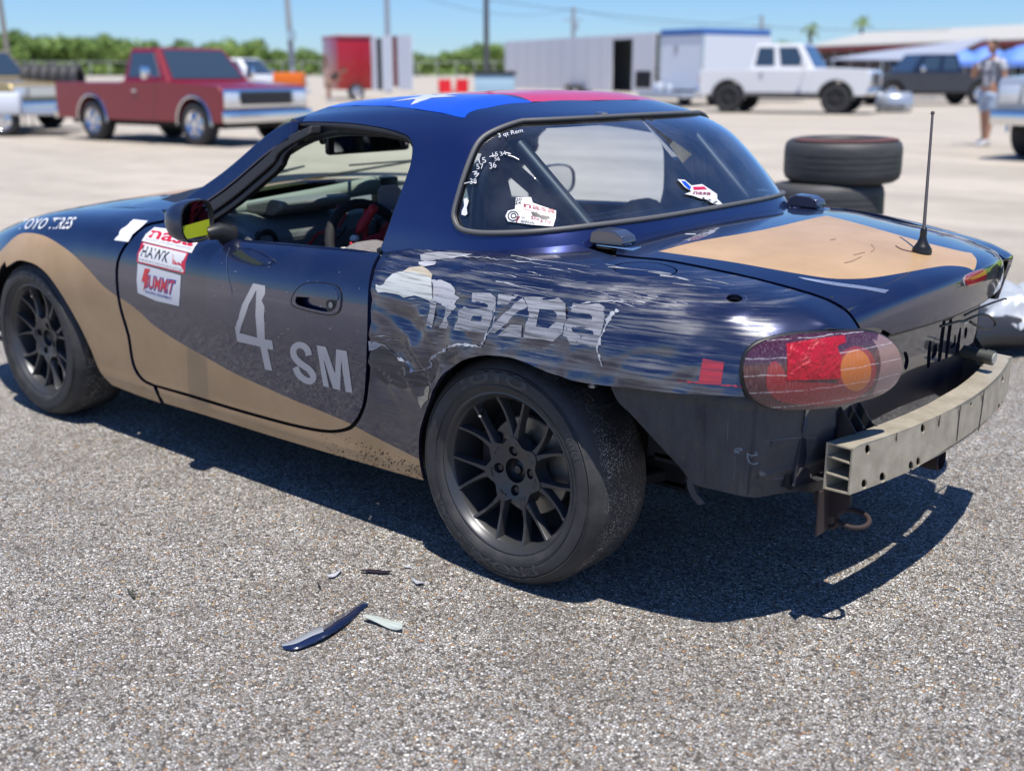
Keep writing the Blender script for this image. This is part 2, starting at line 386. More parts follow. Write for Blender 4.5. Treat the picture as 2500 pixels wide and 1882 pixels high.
# ================================================================ side surface of the body
ST = [  # x, then (width, height) for levels 0..12
 (-2.95, [(.60,.20),(.63,.22),(.655,.26),(.67,.31),(.68,.37),(.69,.44),(.69,.50),(.68,.535),(.66,.56),(.635,.58),(.60,.595),(.56,.605),(.50,.615)]),
 (-2.6, [(.66,.17),(.70,.19),(.745,.23),(.77,.29),(.785,.36),(.798,.44),(.800,.515),(.790,.57),(.768,.612),(.738,.645),(.69,.672),(.64,.688),(.58,.70)]),
 (-2.265, [(.70,.15),(.75,.165),(.785,.21),(.80,.27),(.81,.35),(.825,.45),(.832,.54),(.826,.61),(.808,.665),(.778,.705),(.728,.733),(.67,.748),(.60,.757)]),
 (-1.9, [(.70,.15),(.75,.16),(.78,.20),(.79,.26),(.80,.34),(.812,.45),(.822,.55),(.820,.63),(.806,.69),(.778,.733),(.73,.76),(.672,.775),(.605,.784)]),
 (-1.55, [(.70,.15),(.75,.158),(.78,.20),(.788,.26),(.797,.34),(.808,.45),(.818,.55),(.814,.635),(.80,.695),(.772,.735),(.728,.76),(.67,.782),(.61,.80)]),
 (-1.2, [(.70,.15),(.752,.158),(.782,.20),(.79,.26),(.80,.34),(.812,.45),(.822,.55),(.817,.64),(.803,.70),(.778,.738),(.745,.757),(.70,.762),(.65,.758)]),
 (-.8, [(.70,.15),(.753,.16),(.785,.20),(.793,.26),(.803,.34),(.816,.45),(.826,.55),(.822,.645),(.806,.708),(.778,.75),(.742,.772),(.70,.778),(.65,.775)]),
 (-.45, [(.70,.15),(.755,.163),(.787,.205),(.796,.26),(.806,.34),(.820,.45),(.831,.55),(.827,.65),(.81,.716),(.78,.76),(.74,.785),(.70,.792),(.64,.796)]),
 (-.2, [(.70,.16),(.757,.175),(.79,.215),(.80,.27),(.812,.35),(.828,.45),(.840,.55),(.836,.65),(.82,.72),(.79,.768),(.745,.797),(.69,.81),(.60,.818)]),
 (.05, [(.70,.17),(.757,.19),(.79,.23),(.802,.29),(.815,.37),(.832,.46),(.846,.55),(.843,.648),(.826,.722),(.793,.776),(.745,.808),(.685,.824),(.59,.832)]),
 (.28, [(.70,.19),(.75,.21),(.78,.25),(.795,.31),(.808,.38),(.822,.46),(.832,.55),(.829,.64),(.813,.708),(.782,.76),(.738,.793),(.68,.813),(.585,.826)]),
 (.48, [(.69,.20),(.73,.22),(.76,.26),(.775,.32),(.788,.39),(.80,.47),(.808,.55),(.805,.625),(.79,.685),(.762,.73),(.722,.765),(.67,.787),(.59,.799)]),
]
STC = [  # rear corner, full (x, width, height) rows for levels 0..12
 [(.585,.66,.22),(.585,.70,.24),(.59,.73,.28),(.592,.745,.33),(.595,.758,.39),(.60,.772,.46),(.605,.78,.54),(.61,.775,.60),(.612,.762,.66),(.615,.738,.705),(.618,.705,.738),(.62,.66,.76),(.625,.598,.772)],
 [(.635,.62,.22),(.64,.66,.24),(.643,.69,.28),(.646,.705,.33),(.65,.718,.39),(.655,.73,.46),(.665,.735,.54),(.675,.728,.60),(.678,.715,.655),(.68,.698,.69),(.682,.675,.718),(.684,.64,.74),(.69,.598,.752)],
 [(.67,.56,.22),(.675,.60,.24),(.68,.63,.28),(.685,.645,.33),(.69,.655,.39),(.695,.665,.46),(.71,.668,.54),(.72,.66,.60),(.722,.65,.65),(.724,.64,.68),(.724,.628,.70),(.724,.612,.72),(.725,.597,.733)],
 [(.69,.50,.22),(.695,.53,.24),(.70,.55,.28),(.705,.555,.33),(.71,.56,.39),(.72,.56,.46),(.735,.56,.54),(.745,.555,.60),(.748,.55,.645),(.748,.545,.67),(.748,.54,.685),(.748,.535,.70),(.748,.53,.712)],
 [(.70,.43,.22),(.705,.44,.24),(.71,.45,.28),(.715,.45,.33),(.72,.45,.39),(.73,.45,.46),(.745,.45,.54),(.755,.45,.60),(.758,.45,.64),(.758,.45,.66),(.758,.45,.675),(.758,.45,.69),(.758,.45,.70)],
]
NET = np.array([[(x, -w, z) for w, z in row] for x, row in ST]+[[(x, -w, z) for x, w, z in row] for row in STC])
_L13 = NET[:, 12]+np.array([0, .09, .006]); NET = np.concatenate([NET, _L13[:, None]], 1)
NSU = len(NET)
def net_eval(NETc, u, v):
    nu_, nv_ = NETc.shape[:2]; u = np.clip(np.asarray(u, float), 0, nu_-1-1e-9); v = np.clip(np.asarray(v, float), 0, nv_-1-1e-9)
    E = np.zeros((nu_+2, nv_+2, 3)); E[1:-1, 1:-1] = NETc; E[0, 1:-1] = 2*NETc[0]-NETc[1]; E[-1, 1:-1] = 2*NETc[-1]-NETc[-2]
    E[:, 0] = 2*E[:, 1]-E[:, 2]; E[:, -1] = 2*E[:, -2]-E[:, -3]
    def w(f): return [.5*(-f+2*f*f-f**3), .5*(2-5*f*f+3*f**3), .5*(f+4*f*f-3*f**3), .5*(-f*f+f**3)]
    i = np.floor(u).astype(int); j = np.floor(v).astype(int); wu = w(u-i); wv = w(v-j); r = 0
    for a in range(4):
        for b in range(4): r = r+(wu[a]*wv[b])[:, None]*E[i+a, j+b]
    return r
SS = Surf(lambda u, v: net_eval(NET, u, v), 0, NSU-1, 0, 13, 260, 120)
if (SS.pn([(6, 6)])[1][0] @ np.array([0, -1, 0])) < 0: SS.flip = True
def dents(P):
    """crash damage pressed into the rear quarter"""
    x, z = P[:, 0], P[:, 2]; d = np.zeros(len(P))
    def g(cx, cz, sx, sz, a, rot=0.):
        c, s = math.cos(rot), math.sin(rot); X = (x-cx)*c+(z-cz)*s; Z = -(x-cx)*s+(z-cz)*c
        return a*np.exp(-(X/sx)**2-(Z/sz)**2)
    d += g(.40, .715, .085, .035, -.012, -.15)+g(.33, .655, .16, .022, -.005, -.1)+g(.55, .66, .05, .06, -.006)
    d += g(-.33, .52, .07, .05, -.012)+g(-.20, .60, .10, .03, .005, .2)+g(-.36, .66, .06, .03, -.005)+g(-.12, .71, .10, .02, -.006, -.05)+g(.18, .70, .018, .09, -.006)
    d += g(-.37, .40, .05, .06, -.006)
    wz = np.clip((x+.47)/.05, 0, 1)*np.clip((.62-x)/.10, 0, 1)*np.clip((z-.42)/.08, 0, 1)*np.clip((.80-z)/.04, 0, 1)
    f = lambda a, b, c, dd: np.sin(a*x+b*z+c+1.7*np.sin(dd*x-9*z+c))
    d += wz*(.0030*f(24, 60, .3, 11)+.0020*f(-50, 95, 1.9, 23)+.0034*np.abs(f(33, -48, 2.2, 17)))
    fz = np.clip((-.10-x)/.1, 0, 1)*np.clip((x+.47)/.04, 0, 1)*np.clip((.70-z)/.06, 0, 1)*np.clip((z-.40)/.06, 0, 1)
    d += fz*(-.009*np.abs(f(22, 34, .5, 9))+.005*f(48, -30, 1.1, 15))
    return d
def UV(S, pts): return [tuple(S.uv(p)) for p in pts]
def spx(pts, per=4, closed=False): return smooth_path(pts, per, closed)

car = empty('race_car', (0, 0, 0), 0, 'crash-scraped navy and tan race car with hardtop and number 4 on its door', 'race car')

# ---- tan swoosh boundary on the side
SW = [(-30, 640), (-10, 625), (14, 600), (43, 574), (72, 569), (108, 576), (144, 596), (180, 623), (216, 659), (252, 698), (285, 723), (306, 735), (342, 763), (378, 796), (432, 832), (504, 873), (572, 911), (644, 944), (716, 976), (788, 1005), (853, 1033), (868, 1041), (914, 1066), (968, 1093), (1022, 1120), (1045, 1132)]
sw_uv = UV(SS, spx(SW, 3)); sw_uv = [(-.5, sw_uv[0][1])]+sw_uv
sw_poly = sw_uv+[(sw_uv[-1][0]+.1, sw_uv[-1][1]-.2), (sw_uv[-1][0]+.1, -2), (-.5, -2)]
tanmask = lambda C: inside(sw_poly, C).astype(int)

# ---- door
DOORB = spx([(411, 543), (357, 555), (315, 594), (291, 640), (290, 702), (299, 756), (317, 818), (326, 875), (336, 904), (353, 926), (378, 938)], 3)
DOORB += spx([(378, 938), (468, 963), (560, 991), (644, 1015), (725, 1036), (790, 1048), (830, 1047), (860, 1033), (884, 990), (892, 924), (896, 816), (899, 708), (908, 655), (926, 617)], 4)[1:]
DOORT = [(860, 608), (790, 602), (680, 592), (600, 586), (543, 580), (480, 566), (430, 550)]
GV = .35
HANDLE = [(716, 737), (722, 718), (738, 700), (760, 693), (795, 694), (820, 701), (829, 715), (830, 735), (826, 755), (814, 764), (795, 765), (760, 758), (735, 751), (722, 746)]
handle_uv = UV(SS, spx(HANDLE, 2, True)[:-1] if False else spx(HANDLE, 2, True))
door = panel('door', SS, UV(SS, DOORB)+UV(SS, DOORT), holes=[handle_uv], lines=[(sw_uv, False)], gu=.07, gv=GV, mfn=tanmask, mats=(M_navy, M_tan, M_inner), parent=car)
tag(door, 'navy door with number 4 and letters SM above a tan sweep')
# ---- front fender
def arch(cx, cz, r, a0, a1, n, y=-.83): return [(cx+r*math.cos(a), y, cz+r*math.sin(a)) for a in np.linspace(math.radians(a0), math.radians(a1), n)]
archpx = spx([(274, 940), (245, 908), (223, 856), (195, 796), (155, 726), (119, 674), (90, 648), (60, 637), (40, 637), (16, 652)], 3)
FB = spx([(408, 536), (352, 549), (309, 590), (284, 640), (283, 702), (292, 757), (310, 820), (319, 877), (329, 907), (348, 931), (374, 944)], 3)
FB += [(380, 958), (392, 984), (340, 966)]+archpx+arch(-2.265, .29, .318, 118, 195, 10)+[(-2.75, -.70, .2)]
fb_uv = UV(SS, FB)+[(.15, 1.), (.0, 3), (.0, 6), (.0, 9), (0, 11.9)]+[(u, 11.9) for u in np.linspace(.3, 3.6, 14)]
fender = panel('front_fender', SS, fb_uv, lines=[(sw_uv, False)], gu=.08, gv=GV, mfn=tanmask, mats=(M_navy, M_tan, M_inner), parent=car)
# ---- rear quarter with rocker
GAP = [(1502, 623), (1550, 629), (1600, 633), (1650, 640), (1746, 659), (1842, 680), (1938, 705), (2000, 724), (2040, 741), (2068, 760), (2084, 779), (2097, 799)]
gapS = [(x-2, y+2.5) for x, y in GAP]; gapT = [(x+2, y-2.5) for x, y in GAP]
QB = spx([(934, 618), (917, 655), (907, 708), (904, 816), (901, 924), (893, 990), (868, 1040), (834, 1055), (790, 1056), (725, 1044), (644, 1023), (560, 999), (468, 971), (384, 946)], 4)
QB += [(391, 966), (402, 984)]+spx([(402, 984), (500, 1013), (640, 1057), (760, 1093), (900, 1134), (1000, 1163), (1034, 1172)], 3)[1:]
QB += spx([(1034, 1172), (1026, 1140), (1022, 1100), (1025, 1050), (1040, 1000), (1057, 954), (1079, 918), (1108, 892), (1149, 873), (1196, 867), (1244, 871), (1291, 886), (1339, 907), (1386, 923), (1434, 934), (1481, 940), (1558, 949), (1667, 961), (1775, 966), (1818, 969)], 3)[1:]
QLAMP = spx([(1818, 969), (1806, 930), (1809, 885), (1828, 852), (1865, 830), (1920, 815), (1990, 806), (2060, 803), (2094, 803)], 3)[1:]
q_uv = UV(SS, QB)+UV(SS, QLAMP)+UV(SS, spx(gapS, 2)[::-1])+UV(SS, [(.02, -.565, .84), (-.1, -.60, .83), (-.25, -.625, .82), (-.40, -.66, .80)])
fuel = UV(SS, spx([(1497, 652), (1520, 643), (1565, 640), (1610, 643), (1645, 654), (1652, 664), (1630, 672), (1585, 675), (1535, 671), (1505, 663)], 2, True))
fuel_c = np.mean(fuel, 0); grow = lambda P, c, k: [tuple(np.array(c)+(np.array(p)-c)*k) for p in P]
HOLEQ = UV(SS, [(1793+20*math.cos(a), 730+9*math.sin(a)) for a in np.linspace(0, 2*PI, 16, endpoint=False)])
quarter = panel('rear_quarter_panel', SS, q_uv, holes=[grow(fuel, fuel_c, 1.03), HOLEQ], lines=[(sw_uv, False)], gu=.035, gv=.16, mfn=tanmask, mats=(M_worn, M_tan, M_inner), parent=car, disp=dents)
tag(quarter, 'badly scraped and dented rear quarter panel with torn vinyl')
panel('fuel_flap', SS, grow(fuel, fuel_c, .975), gu=.05, gv=.25, mats=(M_navy, M_inner), parent=car, off=-.0005)
# far side (mirrored)
panel('door', SS, UV(SS, DOORB)+UV(SS, DOORT), gu=.2, gv=.7, mats=(M_navy, M_inner), parent=car, mirror=True)
panel('front_fender', SS, fb_uv, gu=.2, gv=.7, mats=(M_navy, M_inner), parent=car, mirror=True)
QR = UV(SS, QB[:-12])+UV(SS, [(.50, -.8, .56), (.57, -.79, .57)])+[(12.6, 6.6), (13.0, 8.), (13.4, 9.5), (13.8, 11)]+UV(SS, spx(gapS, 2)[:-3][::-1])+UV(SS, [(.02, -.565, .84), (-.1, -.60, .83), (-.25, -.625, .82), (-.40, -.66, .80)])
panel('rear_quarter_panel', SS, QR, gu=.1, gv=.4, mats=(M_navy, M_inner), parent=car, mirror=True)
# dark inner skin behind the shut lines, both sides
for mir in (False, True):
    panel('inner_skin', SS, [(3.2, 1.), (7.9, 1.), (7.9, 9.), (3.2, 9.)], gu=.3, gv=1, thick=0, mats=(M_inner,), parent=car, off=-.04, mirror=mir)
    panel('inner_skin', SS, [(8., 6.9), (12.5, 6.9), (12.8, 11), (12., 12), (8, 12)], gu=.3, gv=1, thick=0, mats=(M_inner,), parent=car, off=-.035, mirror=mir)

# ---- hood
HX = np.array([-3.0, -2.8, -2.4, -2.0, -1.7, -1.45]); HZ = np.array([.60, .665, .765, .822, .850, .862]); HE = np.array([.58, .648, .738, .777, .793, .80])
def hood_fn(u, v):
    t = np.interp(u, HX, np.arange(6)); zc = catm(HZ[:, None], t)[:, 0]; ze = catm(HE[:, None], t)[:, 0]
    a = np.abs(v)/.60; z = zc-(zc-ze)*a**2.0
    return np.stack([u, v, z], 1)
HS = Surf(hood_fn, -3.0, -1.45, -.62, .62, 60, 50)
if HS.pn([(-2, 0)])[1][0][2] < 0: HS.flip = True
hpoly = [(-2.98, -.45), (-2.98, .45), (-2.7, .565), (-2.265, .592), (-1.9, .597), (-1.56, .60), (-1.62, .3), (-1.66, 0), (-1.62, -.3), (-1.56, -.60), (-1.9, -.597), (-2.265, -.592), (-2.7, -.565)]
tanh = [(-2.98, -.30), (-2.4, -.36), (-1.9, -.33), (-1.6, -.25), (-1.6, .25), (-1.9, .33), (-2.4, .36), (-2.98, .30)]
panel('hood', HS, hpoly, lines=[(tanh, True)], gu=.06, gv=.06, mfn=lambda C: inside(tanh, C).astype(int), mats=(M_navy, M_tan, M_inner), parent=car)
# nose (front bumper skin) - out of frame, closes the body
nose = MB()
for i in range(15):
    pass
NP = [(-2.95, .62), (-3.02, .42), (-3.05, .30), (-3.03, .22)]
rows = []
for k, (dx, z) in enumerate([(0, .605), (-.05, .54), (-.075, .44), (-.07, .33), (-.03, .2)]):
    rows.append([(-2.95+dx-.13*(1-(y/.66)**2), y*(1.0 if k else .95), z) for y in np.linspace(-.66, .66, 17)])
vs_ = [p for r in rows for p in r]; fs = [(i*17+j, i*17+j+1, i*17+j+18, i*17+j+17) for i in range(4) for j in range(16)]
from_pd('front_bumper', vs_, fs, M_navy, car, True)

# ---- trunk lid
TR = np.array([  # xc, zc, bow, dz
 (.095, .850, .02, .020), (.25, .847, .0, .022), (.45, .836, .0, .035), (.60, .822, .01, .045), (.70, .808, .04, .054), (.765, .796, .075, .058),
 (.800, .784, .115, .058), (.812, .770, .118, .052), (.815, .744, .115, .042), (.813, .714, .110, .028), (.808, .683, .105, .012)])
def tl_fn(u, v):
    r = catm(TR, v); a = np.abs(u)/.58
    return np.stack([r[:, 0]-r[:, 2]*a**2, u, r[:, 1]-r[:, 3]*a**2.4], 1)
TS = Surf(tl_fn, -.64, .64, 0, 10, 120, 130)
if TS.pn([(0, 3)])[1][0][2] < 0: TS.flip = True
half = UV(TS, spx(gapT, 2)); half += UV(TS, spx([(2100, 802), (2128, 800), (2152, 804), (2168, 811), (2180, 819)], 3))
half = [(min(u, -.30), min(v, 10)) for u, v in half]; half[-1] = (-.385, 9.98)
lid = half+[(u, 9.98) for u in np.linspace(-.33, .33, 13)]+[(-u, v) for u, v in half[::-1]]
f0 = half[0]; lid += [(u, f0[1]*(abs(u)/abs(f0[0]))**6+.02) for u in np.linspace(-f0[0]*.97, f0[0]*.97, 21)]
TANT = [(1608, 614), (1700, 590), (1860, 562), (2000, 530), (2035, 531), (2120, 553), (2250, 590), (2340, 612), (2372, 618)]
TANT2 = [(2372, 618), (2384, 634), (2382, 652), (2377, 661)]
TANT3 = [(2377, 661), (2360, 653), (2330, 649), (2290, 651), (2200, 667), (2130, 678), (2080, 681), (2020, 679), (1930, 665), (1800, 642), (1700, 627)]
tt = UV(TS, spx(TANT, 3)+spx(TANT2, 3)[1:]+spx(TANT3, 3)[1:])
panel('trunk_lid', TS, lid, lines=[(tt, True)], gu=.03, gv=.25, mfn=lambda C: inside(tt, C).astype(int), mats=(M_navy, M_tan, M_inner), parent=car)
# third brake light, set in the lid
BL = UV(TS, spx([(2354, 683), (2358, 673), (2375, 665), (2395, 659), (2402, 664), (2403, 675), (2398, 683), (2380, 691), (2362, 698), (2355, 694)], 2, True)); blc = np.mean(BL, 0)
M_redlens = mat('red lens', (.30, .012, .02), .12, 0, 1.)
panel('brake_light_frame', TS, grow(BL, blc, 1.10), gu=.02, gv=.15, mats=(mat('grey seal', (.28, .28, .29), .4), M_inner), parent=car, off=.002, thick=.003)
bl = panel('brake_light', TS, BL, gu=.02, gv=.15, mats=(M_redlens, M_inner), parent=car, off=.0055, thick=.005)

# ---- hardtop
X0 = -.50
HT = np.array([  # w, zside, rear x, zcentre, n
 (.705, .777, .110, .845, 4.2), (.690, .850, .092, .872, 4.0), (.662, .930, .045, .945, 3.7), (.632, 1.005, -.015, 1.02, 3.4), (.600, 1.070, -.078, 1.078, 3.1),
 (.560, 1.108, -.165, 1.122, 2.8), (.480, 1.147, -.28, 1.152, 2.5), (.320, 1.178, -.40, 1.178, 2.2), (.0, 1.190, -.5, 1.190, 2.0)])
def ht_fn(s, v):
    r = catm(HT, v); w, zs, rx, zc, n = r.T; n = np.maximum(n, 2); xf = -1.04-.09*np.clip((v-4)/4, 0, 1)**.7
    w = np.maximum(w, 0)
    x1 = xf+(X0-xf)*np.clip(s, 0, 1); q = ((X0-x1)/.6)**2
    y1 = -w*(1-.05*q); z1 = zs-.03*q*np.clip((v-3)/3, 0, 1)
    ph = np.clip(s-1, 0, 1)*PI/2; S_, C_ = np.sin(ph), np.cos(ph); rho = (S_**n+C_**n)**(-1/n)
    x2 = X0+(rx-X0)*rho*S_; y2 = -w*rho*C_; k = np.clip(S_, 0, 1)**1.35; z2 = zs+(zc-zs)*k
    m = (s < 1)
    return np.stack([np.where(m, x1, x2), np.where(m, y1, y2), np.where(m, z1, z2)], 1)
class HSurf(Surf):
    def pn(s, uv):
        uv = np.asarray(uv, float).reshape(-1, 2).copy(); P, _ = Surf.pn(s, uv); uv2 = uv.copy(); uv2[:, 1] = np.minimum(uv2[:, 1], 7.93); _, N = Surf.pn(s, uv2)
        k = (uv[:, 0] > 1.999) | (uv[:, 1] > 7.99); N[k, 1] = 0; N /= np.linalg.norm(N, axis=1)[:, None]; return P, N
RS = HSurf(ht_fn, 0, 2, 0, 8, 160, 110)
if RS.pn([(1.3, 3)])[1][0][1] > 0: RS.flip = True
DRIP = spx([(716, 300), (760, 297), (850, 300), (930, 311), (985, 326), (1003, 341), (1008, 362), (1003, 400), (990, 440), (968, 500), (945, 565), (930, 607)], 4)
WIN = [(1722, 512), (1600, 532), (1470, 549), (1365, 561), (1280, 568), (1193, 570), (1146, 566), (1122, 557), (1111, 540), (1109, 518), (1120, 475), (1133, 432), (1150, 385), (1165, 354), (1185, 333), (1223, 314), (1275, 297), (1335, 286), (1408, 281), (1472, 281), (1537, 285)]
win_uv = UV(RS, spx(WIN, 4)); _s = [p for p in win_uv if p[1] > 3 and p[0] < 1.5][-1]; win_uv = [p if not (p[1] > 3 and p[0] >= 1.5) else (p[0], _s[1]+(5.02-_s[1])*min(1, (p[0]-1.5)/.4)) for p in win_uv]; print('wtop', _s); wb = win_uv[0]; win_uv = [(2., win_uv[0][1])]+[p for p in win_uv if p[0] < 1.985]+[(2., win_uv[-1][1])]
drip_uv = UV(RS, DRIP)
base_uv = [(s, .0) for s in np.linspace(max(.9, drip_uv[-1][0]+.02), 2, 30)]
ht = [(0, 8), (0, 7), (0, 6), (0, 5), (0, 4.25)]+[(max(u, 0.01), v) for u, v in drip_uv]+base_uv+[(2, win_uv[0][1]*k) for k in (.25, .5, .75)]+win_uv+[(2, v) for v in np.linspace(win_uv[-1][1], 8, 16)[1:]]+[(1.5, 8)]+[(u, 8) for u in np.linspace(1, 0, 9)[:-1]]
hardtop = empty('hardtop'); hardtop.parent = car
for mir in (False, True):
    panel('roof_shell', RS, ht, gu=.035, gv=.22, mats=(M_top, M_inner), parent=hardtop, mirror=mir, thick=.022)
print('ht', drip_uv[0], drip_uv[-1], win_uv[1], win_uv[-2])

# ================================================================ helpers for joined shells
def join_weld(name, objs, parent, weld=.0004, angle=40):
    bm = bmesh.new(); mats_ = list(objs[0].data.materials)
    for o in objs: bm.from_mesh(o.data)
    bv = [v for v in bm.verts if abs(v.co.y) < .003]; bmesh.ops.remove_doubles(bm, verts=bv, dist=.003)
    # drop the inner seam walls between the two halves
    bm.faces.ensure_lookup_table(); kill = [f for f in bm.faces if all(abs(v.co.y) < .0035 for v in f.verts)]
    bmesh.ops.delete(bm, geom=kill, context='FACES_ONLY')
    me = bpy.data.meshes.new(name); bm.to_mesh(me); bm.free(); me.polygons.foreach_set('use_smooth', [True]*len(me.polygons)); me.set_sharp_from_angle(angle=math.radians(angle))
    for o in objs: bpy.data.objects.remove(o)
    return link_mesh(name, me, mats_, parent)
join_weld('roof_shell', [o for o in hardtop.children if o.name.startswith('roof_shell')], hardtop)

# ---- glass
def glass_mat(name, tint, refl=1.0, rough=.0, ior=1.5):
    m = bpy.data.materials.new(name); m.use_nodes = True; n = m.node_tree.nodes; l = m.node_tree.links; n.clear()
    out = n.new('ShaderNodeOutputMaterial'); mx = n.new('ShaderNodeMixShader'); tr = n.new('ShaderNodeBsdfTransparent'); gl = n.new('ShaderNodeBsdfGlossy'); fr = n.new('ShaderNodeFresnel')
    tr.inputs[0].default_value = (*tint, 1); gl.inputs['Roughness'].default_value = rough; gl.inputs[0].default_value = (1, 1, 1, 1); fr.inputs[0].default_value = ior
    mu = n.new('ShaderNodeMath'); mu.operation = 'MULTIPLY'; mu.inputs[1].default_value = refl; mu.use_clamp = True
    l.new(fr.outputs[0], mu.inputs[0]); l.new(mu.outputs[0], mx.inputs[0]); l.new(tr.outputs[0], mx.inputs[1]); l.new(gl.outputs[0], mx.inputs[2])
    # dust film
    tc = n.new('ShaderNodeTexCoord'); no = n.new('ShaderNodeTexNoise'); no.inputs['Scale'].default_value = 7; no.inputs['Detail'].default_value = 6; l.new(tc.outputs['Object'], no.inputs['Vector'])
    rp = n.new('ShaderNodeMapRange'); l.new(no.outputs[0], rp.inputs[0]); rp.inputs[1].default_value = .45; rp.inputs[2].default_value = .8; rp.inputs[3].default_value = .01; rp.inputs[4].default_value = .07
    df = n.new('ShaderNodeBsdfDiffuse'); df.inputs[0].default_value = (.6, .62, .65, 1); m2 = n.new('ShaderNodeMixShader'); l.new(rp.outputs[0], m2.inputs[0]); l.new(mx.outputs[0], m2.inputs[1]); l.new(df.outputs[0], m2.inputs[2])
    l.new(m2.outputs[0], out.inputs[0]); MATS[name] = m; return m
M_glass = glass_mat('rear window glass', (.76, .86, .92), 2.3)
M_wsg = glass_mat('windscreen glass', (.83, .93, .82), 1.1)
gl_out = [(2, wb[1]-.12)]+[(p[0], p[1]) for p in win_uv[1:-1]]+[(2, win_uv[-1][1]+.06)]
wc = np.array([1.9, np.mean([p[1] for p in win_uv])])
gl_out = [(min(2., wc[0]+(p[0]-wc[0])*1.035), wc[1]+(p[1]-wc[1])*1.05) for p in win_uv]
gl_out[0] = (2., gl_out[0][1]); gl_out[-1] = (2., gl_out[-1][1])
g1 = panel('rg', RS, gl_out, gu=.04, gv=.25, thick=0, mats=(M_glass,), parent=hardtop, off=-.004)
g2 = panel('rg', RS, gl_out, gu=.04, gv=.25, thick=0, mats=(M_glass,), parent=hardtop, off=-.004, mirror=True)
rear_glass = join_weld('rear_window', [g1, g2], hardtop, angle=80)
# rubber seal round the glass (tube along the opening, both halves)
def surf_tube(name, S, uvs, r, m, parent, off=0., mirror=True, flat=False):
    P, N = S.pn(uvs); P = P+N*off; pts = [tuple(p) for p in P]
    if mirror: pts = pts+[(p[0], -p[1], p[2]) for p in pts[::-1]]
    mb = MB(); mb.tube(pts, r, 8, closed=mirror); return mb.build(name, m, parent, True, 80)
M_seal = mat('aged grey rubber seal', (.10, .10, .10), .5)
wseal = [p for p in win_uv if p[0] < 1.999]; wseal = [win_uv[0]]+wseal+[win_uv[-1]]
surf_tube('window_seal', RS, wseal, .0075, M_seal, rear_glass, .001)
ws2 = [(min(2, wc[0]+(p[0]-wc[0])*.992), wc[1]+(p[1]-wc[1])*.985) for p in wseal]
surf_tube('window_bead', RS, ws2, .0045, M_black, rear_glass, .001)
# weatherstrips: hardtop base, drip rail
surf_tube('base_seal', RS, [(s, .0) for s in np.linspace(.92, 2, 40)], .010, M_black, hardtop, -.012, True)
for mir in (1, -1):
    P, N = RS.pn(drip_uv); mb = MB(); mb.tube([(p[0], p[1]*mir, p[2]) for p in P-N*.014], .011, 8); mb.build('window_weatherstrip', M_rub, hardtop, True, 80)
    mb = MB(); mb.tube([(p[0]+.006, (p[1]+.012)*mir, p[2]-.012) for p in P-N*.012], .009, 8); mb.build('window_weatherstrip', M_black, hardtop, True, 80)
# small clip on the upper glass edge
cp = RS.pn([RS.pix(1466, 283)]); c0 = cp[0][0]; mb = MB(); mb.box(c0[0]-.012, c0[0]+.016, c0[1]-.012, c0[1]+.012, c0[2]+.002, c0[2]+.010, 0, .002); mb.build('glass_clip', mat('bare steel', (.4, .42, .45), .3, .9), hardtop)
# inner headliner frame (dark) is the shell's own inner face
# ---- flag wrap on the roof: blue band, star, red band (laid on in plan)
def decal_top(name, S, outer, m, off, parent, g=.02, holes=()):
    V2, T = tri2d(outer, holes, [], g, g); uv = []; ok = []
    for x, y in V2:
        loc, n, i, d = S.bvh.ray_cast(Vector((x, -max(abs(y), .003), 3)), Vector((0, 0, -1))); ok.append(loc is not None); uv.append(S._uv(loc, i) if loc is not None else (0, 0))
    ok = np.array(ok); T = T[ok[T].all(1)]; P, N = S.pn(uv); s = np.where(V2[:, 1] > 0, -1., 1.); P[:, 1] = np.where(np.abs(V2[:, 1]) < .003, 0, P[:, 1]*s); N[:, 1] *= s; P = P+N*off
    A = P[T]; fn_ = np.cross(A[:, 1]-A[:, 0], A[:, 2]-A[:, 0]); fl = fn_[:, 2] < 0; T = T.copy(); T[fl] = T[fl][:, ::-1]
    me = bpy.data.meshes.new(name); me.from_pydata([tuple(map(float, p)) for p in P], [], [tuple(map(int, t)) for t in T]); o = link_mesh(name, me, m, parent)
    me.polygons.foreach_set('use_smooth', [True]*len(T)); me.normals_split_custom_set([tuple(map(float, N[i])) for t in T for i in t]); return o
M_fblue = mat('flag blue vinyl', (.004, .07, .62), .3, 0, .6); M_fred = mat('flag red vinyl', (.62, .01, .06), .3, 0, .6); M_fwhite = mat('flag white vinyl', (.75, .75, .78), .3, 0, .6)
def rp3(px, py): q = RS.pix(px, py); return None if q is None else RS.pn([q])[0][0]
near = [rp3(x, y) for x, y in ((742, 274), (800, 264), (870, 259), (950, 260), (1020, 268), (1080, 277), (1130, 289))]; near = [p for p in near if p is not None]
print('flag near', [tuple(np.round(p, 3)) for p in near], 'rb', [None if rp3(*q) is None else np.round(rp3(*q), 3) for q in ((1300, 250), (1240, 262), (1500, 253), (1220, 226))], 'star', rp3(1049, 238))
V0 = near[-1]; xr = V0[0]; RB = rp3(1300, 250); yb = RB[1] if RB is not None else -.1
blue = [(p[0], p[1]) for p in near]+[(RB[0] if RB is not None else xr, yb), (-1.09, yb), (-1.06, near[0][1])]
FXF = -1.07
bluep = [(FXF, near[0][1]-.0)]+[(p[0], p[1]) for p in near]+[(RB[0], yb), (FXF, yb+.02)]
decal_top('flag_blue_band', RS, bluep, M_fblue, .0012, hardtop)
rx = RB[0]+.02
decal_top('flag_red_band', RS, [(RB[0], yb+.004), (rx+.01, .0), (rx+.005, .2), (rx-.02, -yb+.12), (rx-.42, -yb+.12), (rx-.40, yb+.004)], M_fred, .0012, hardtop)
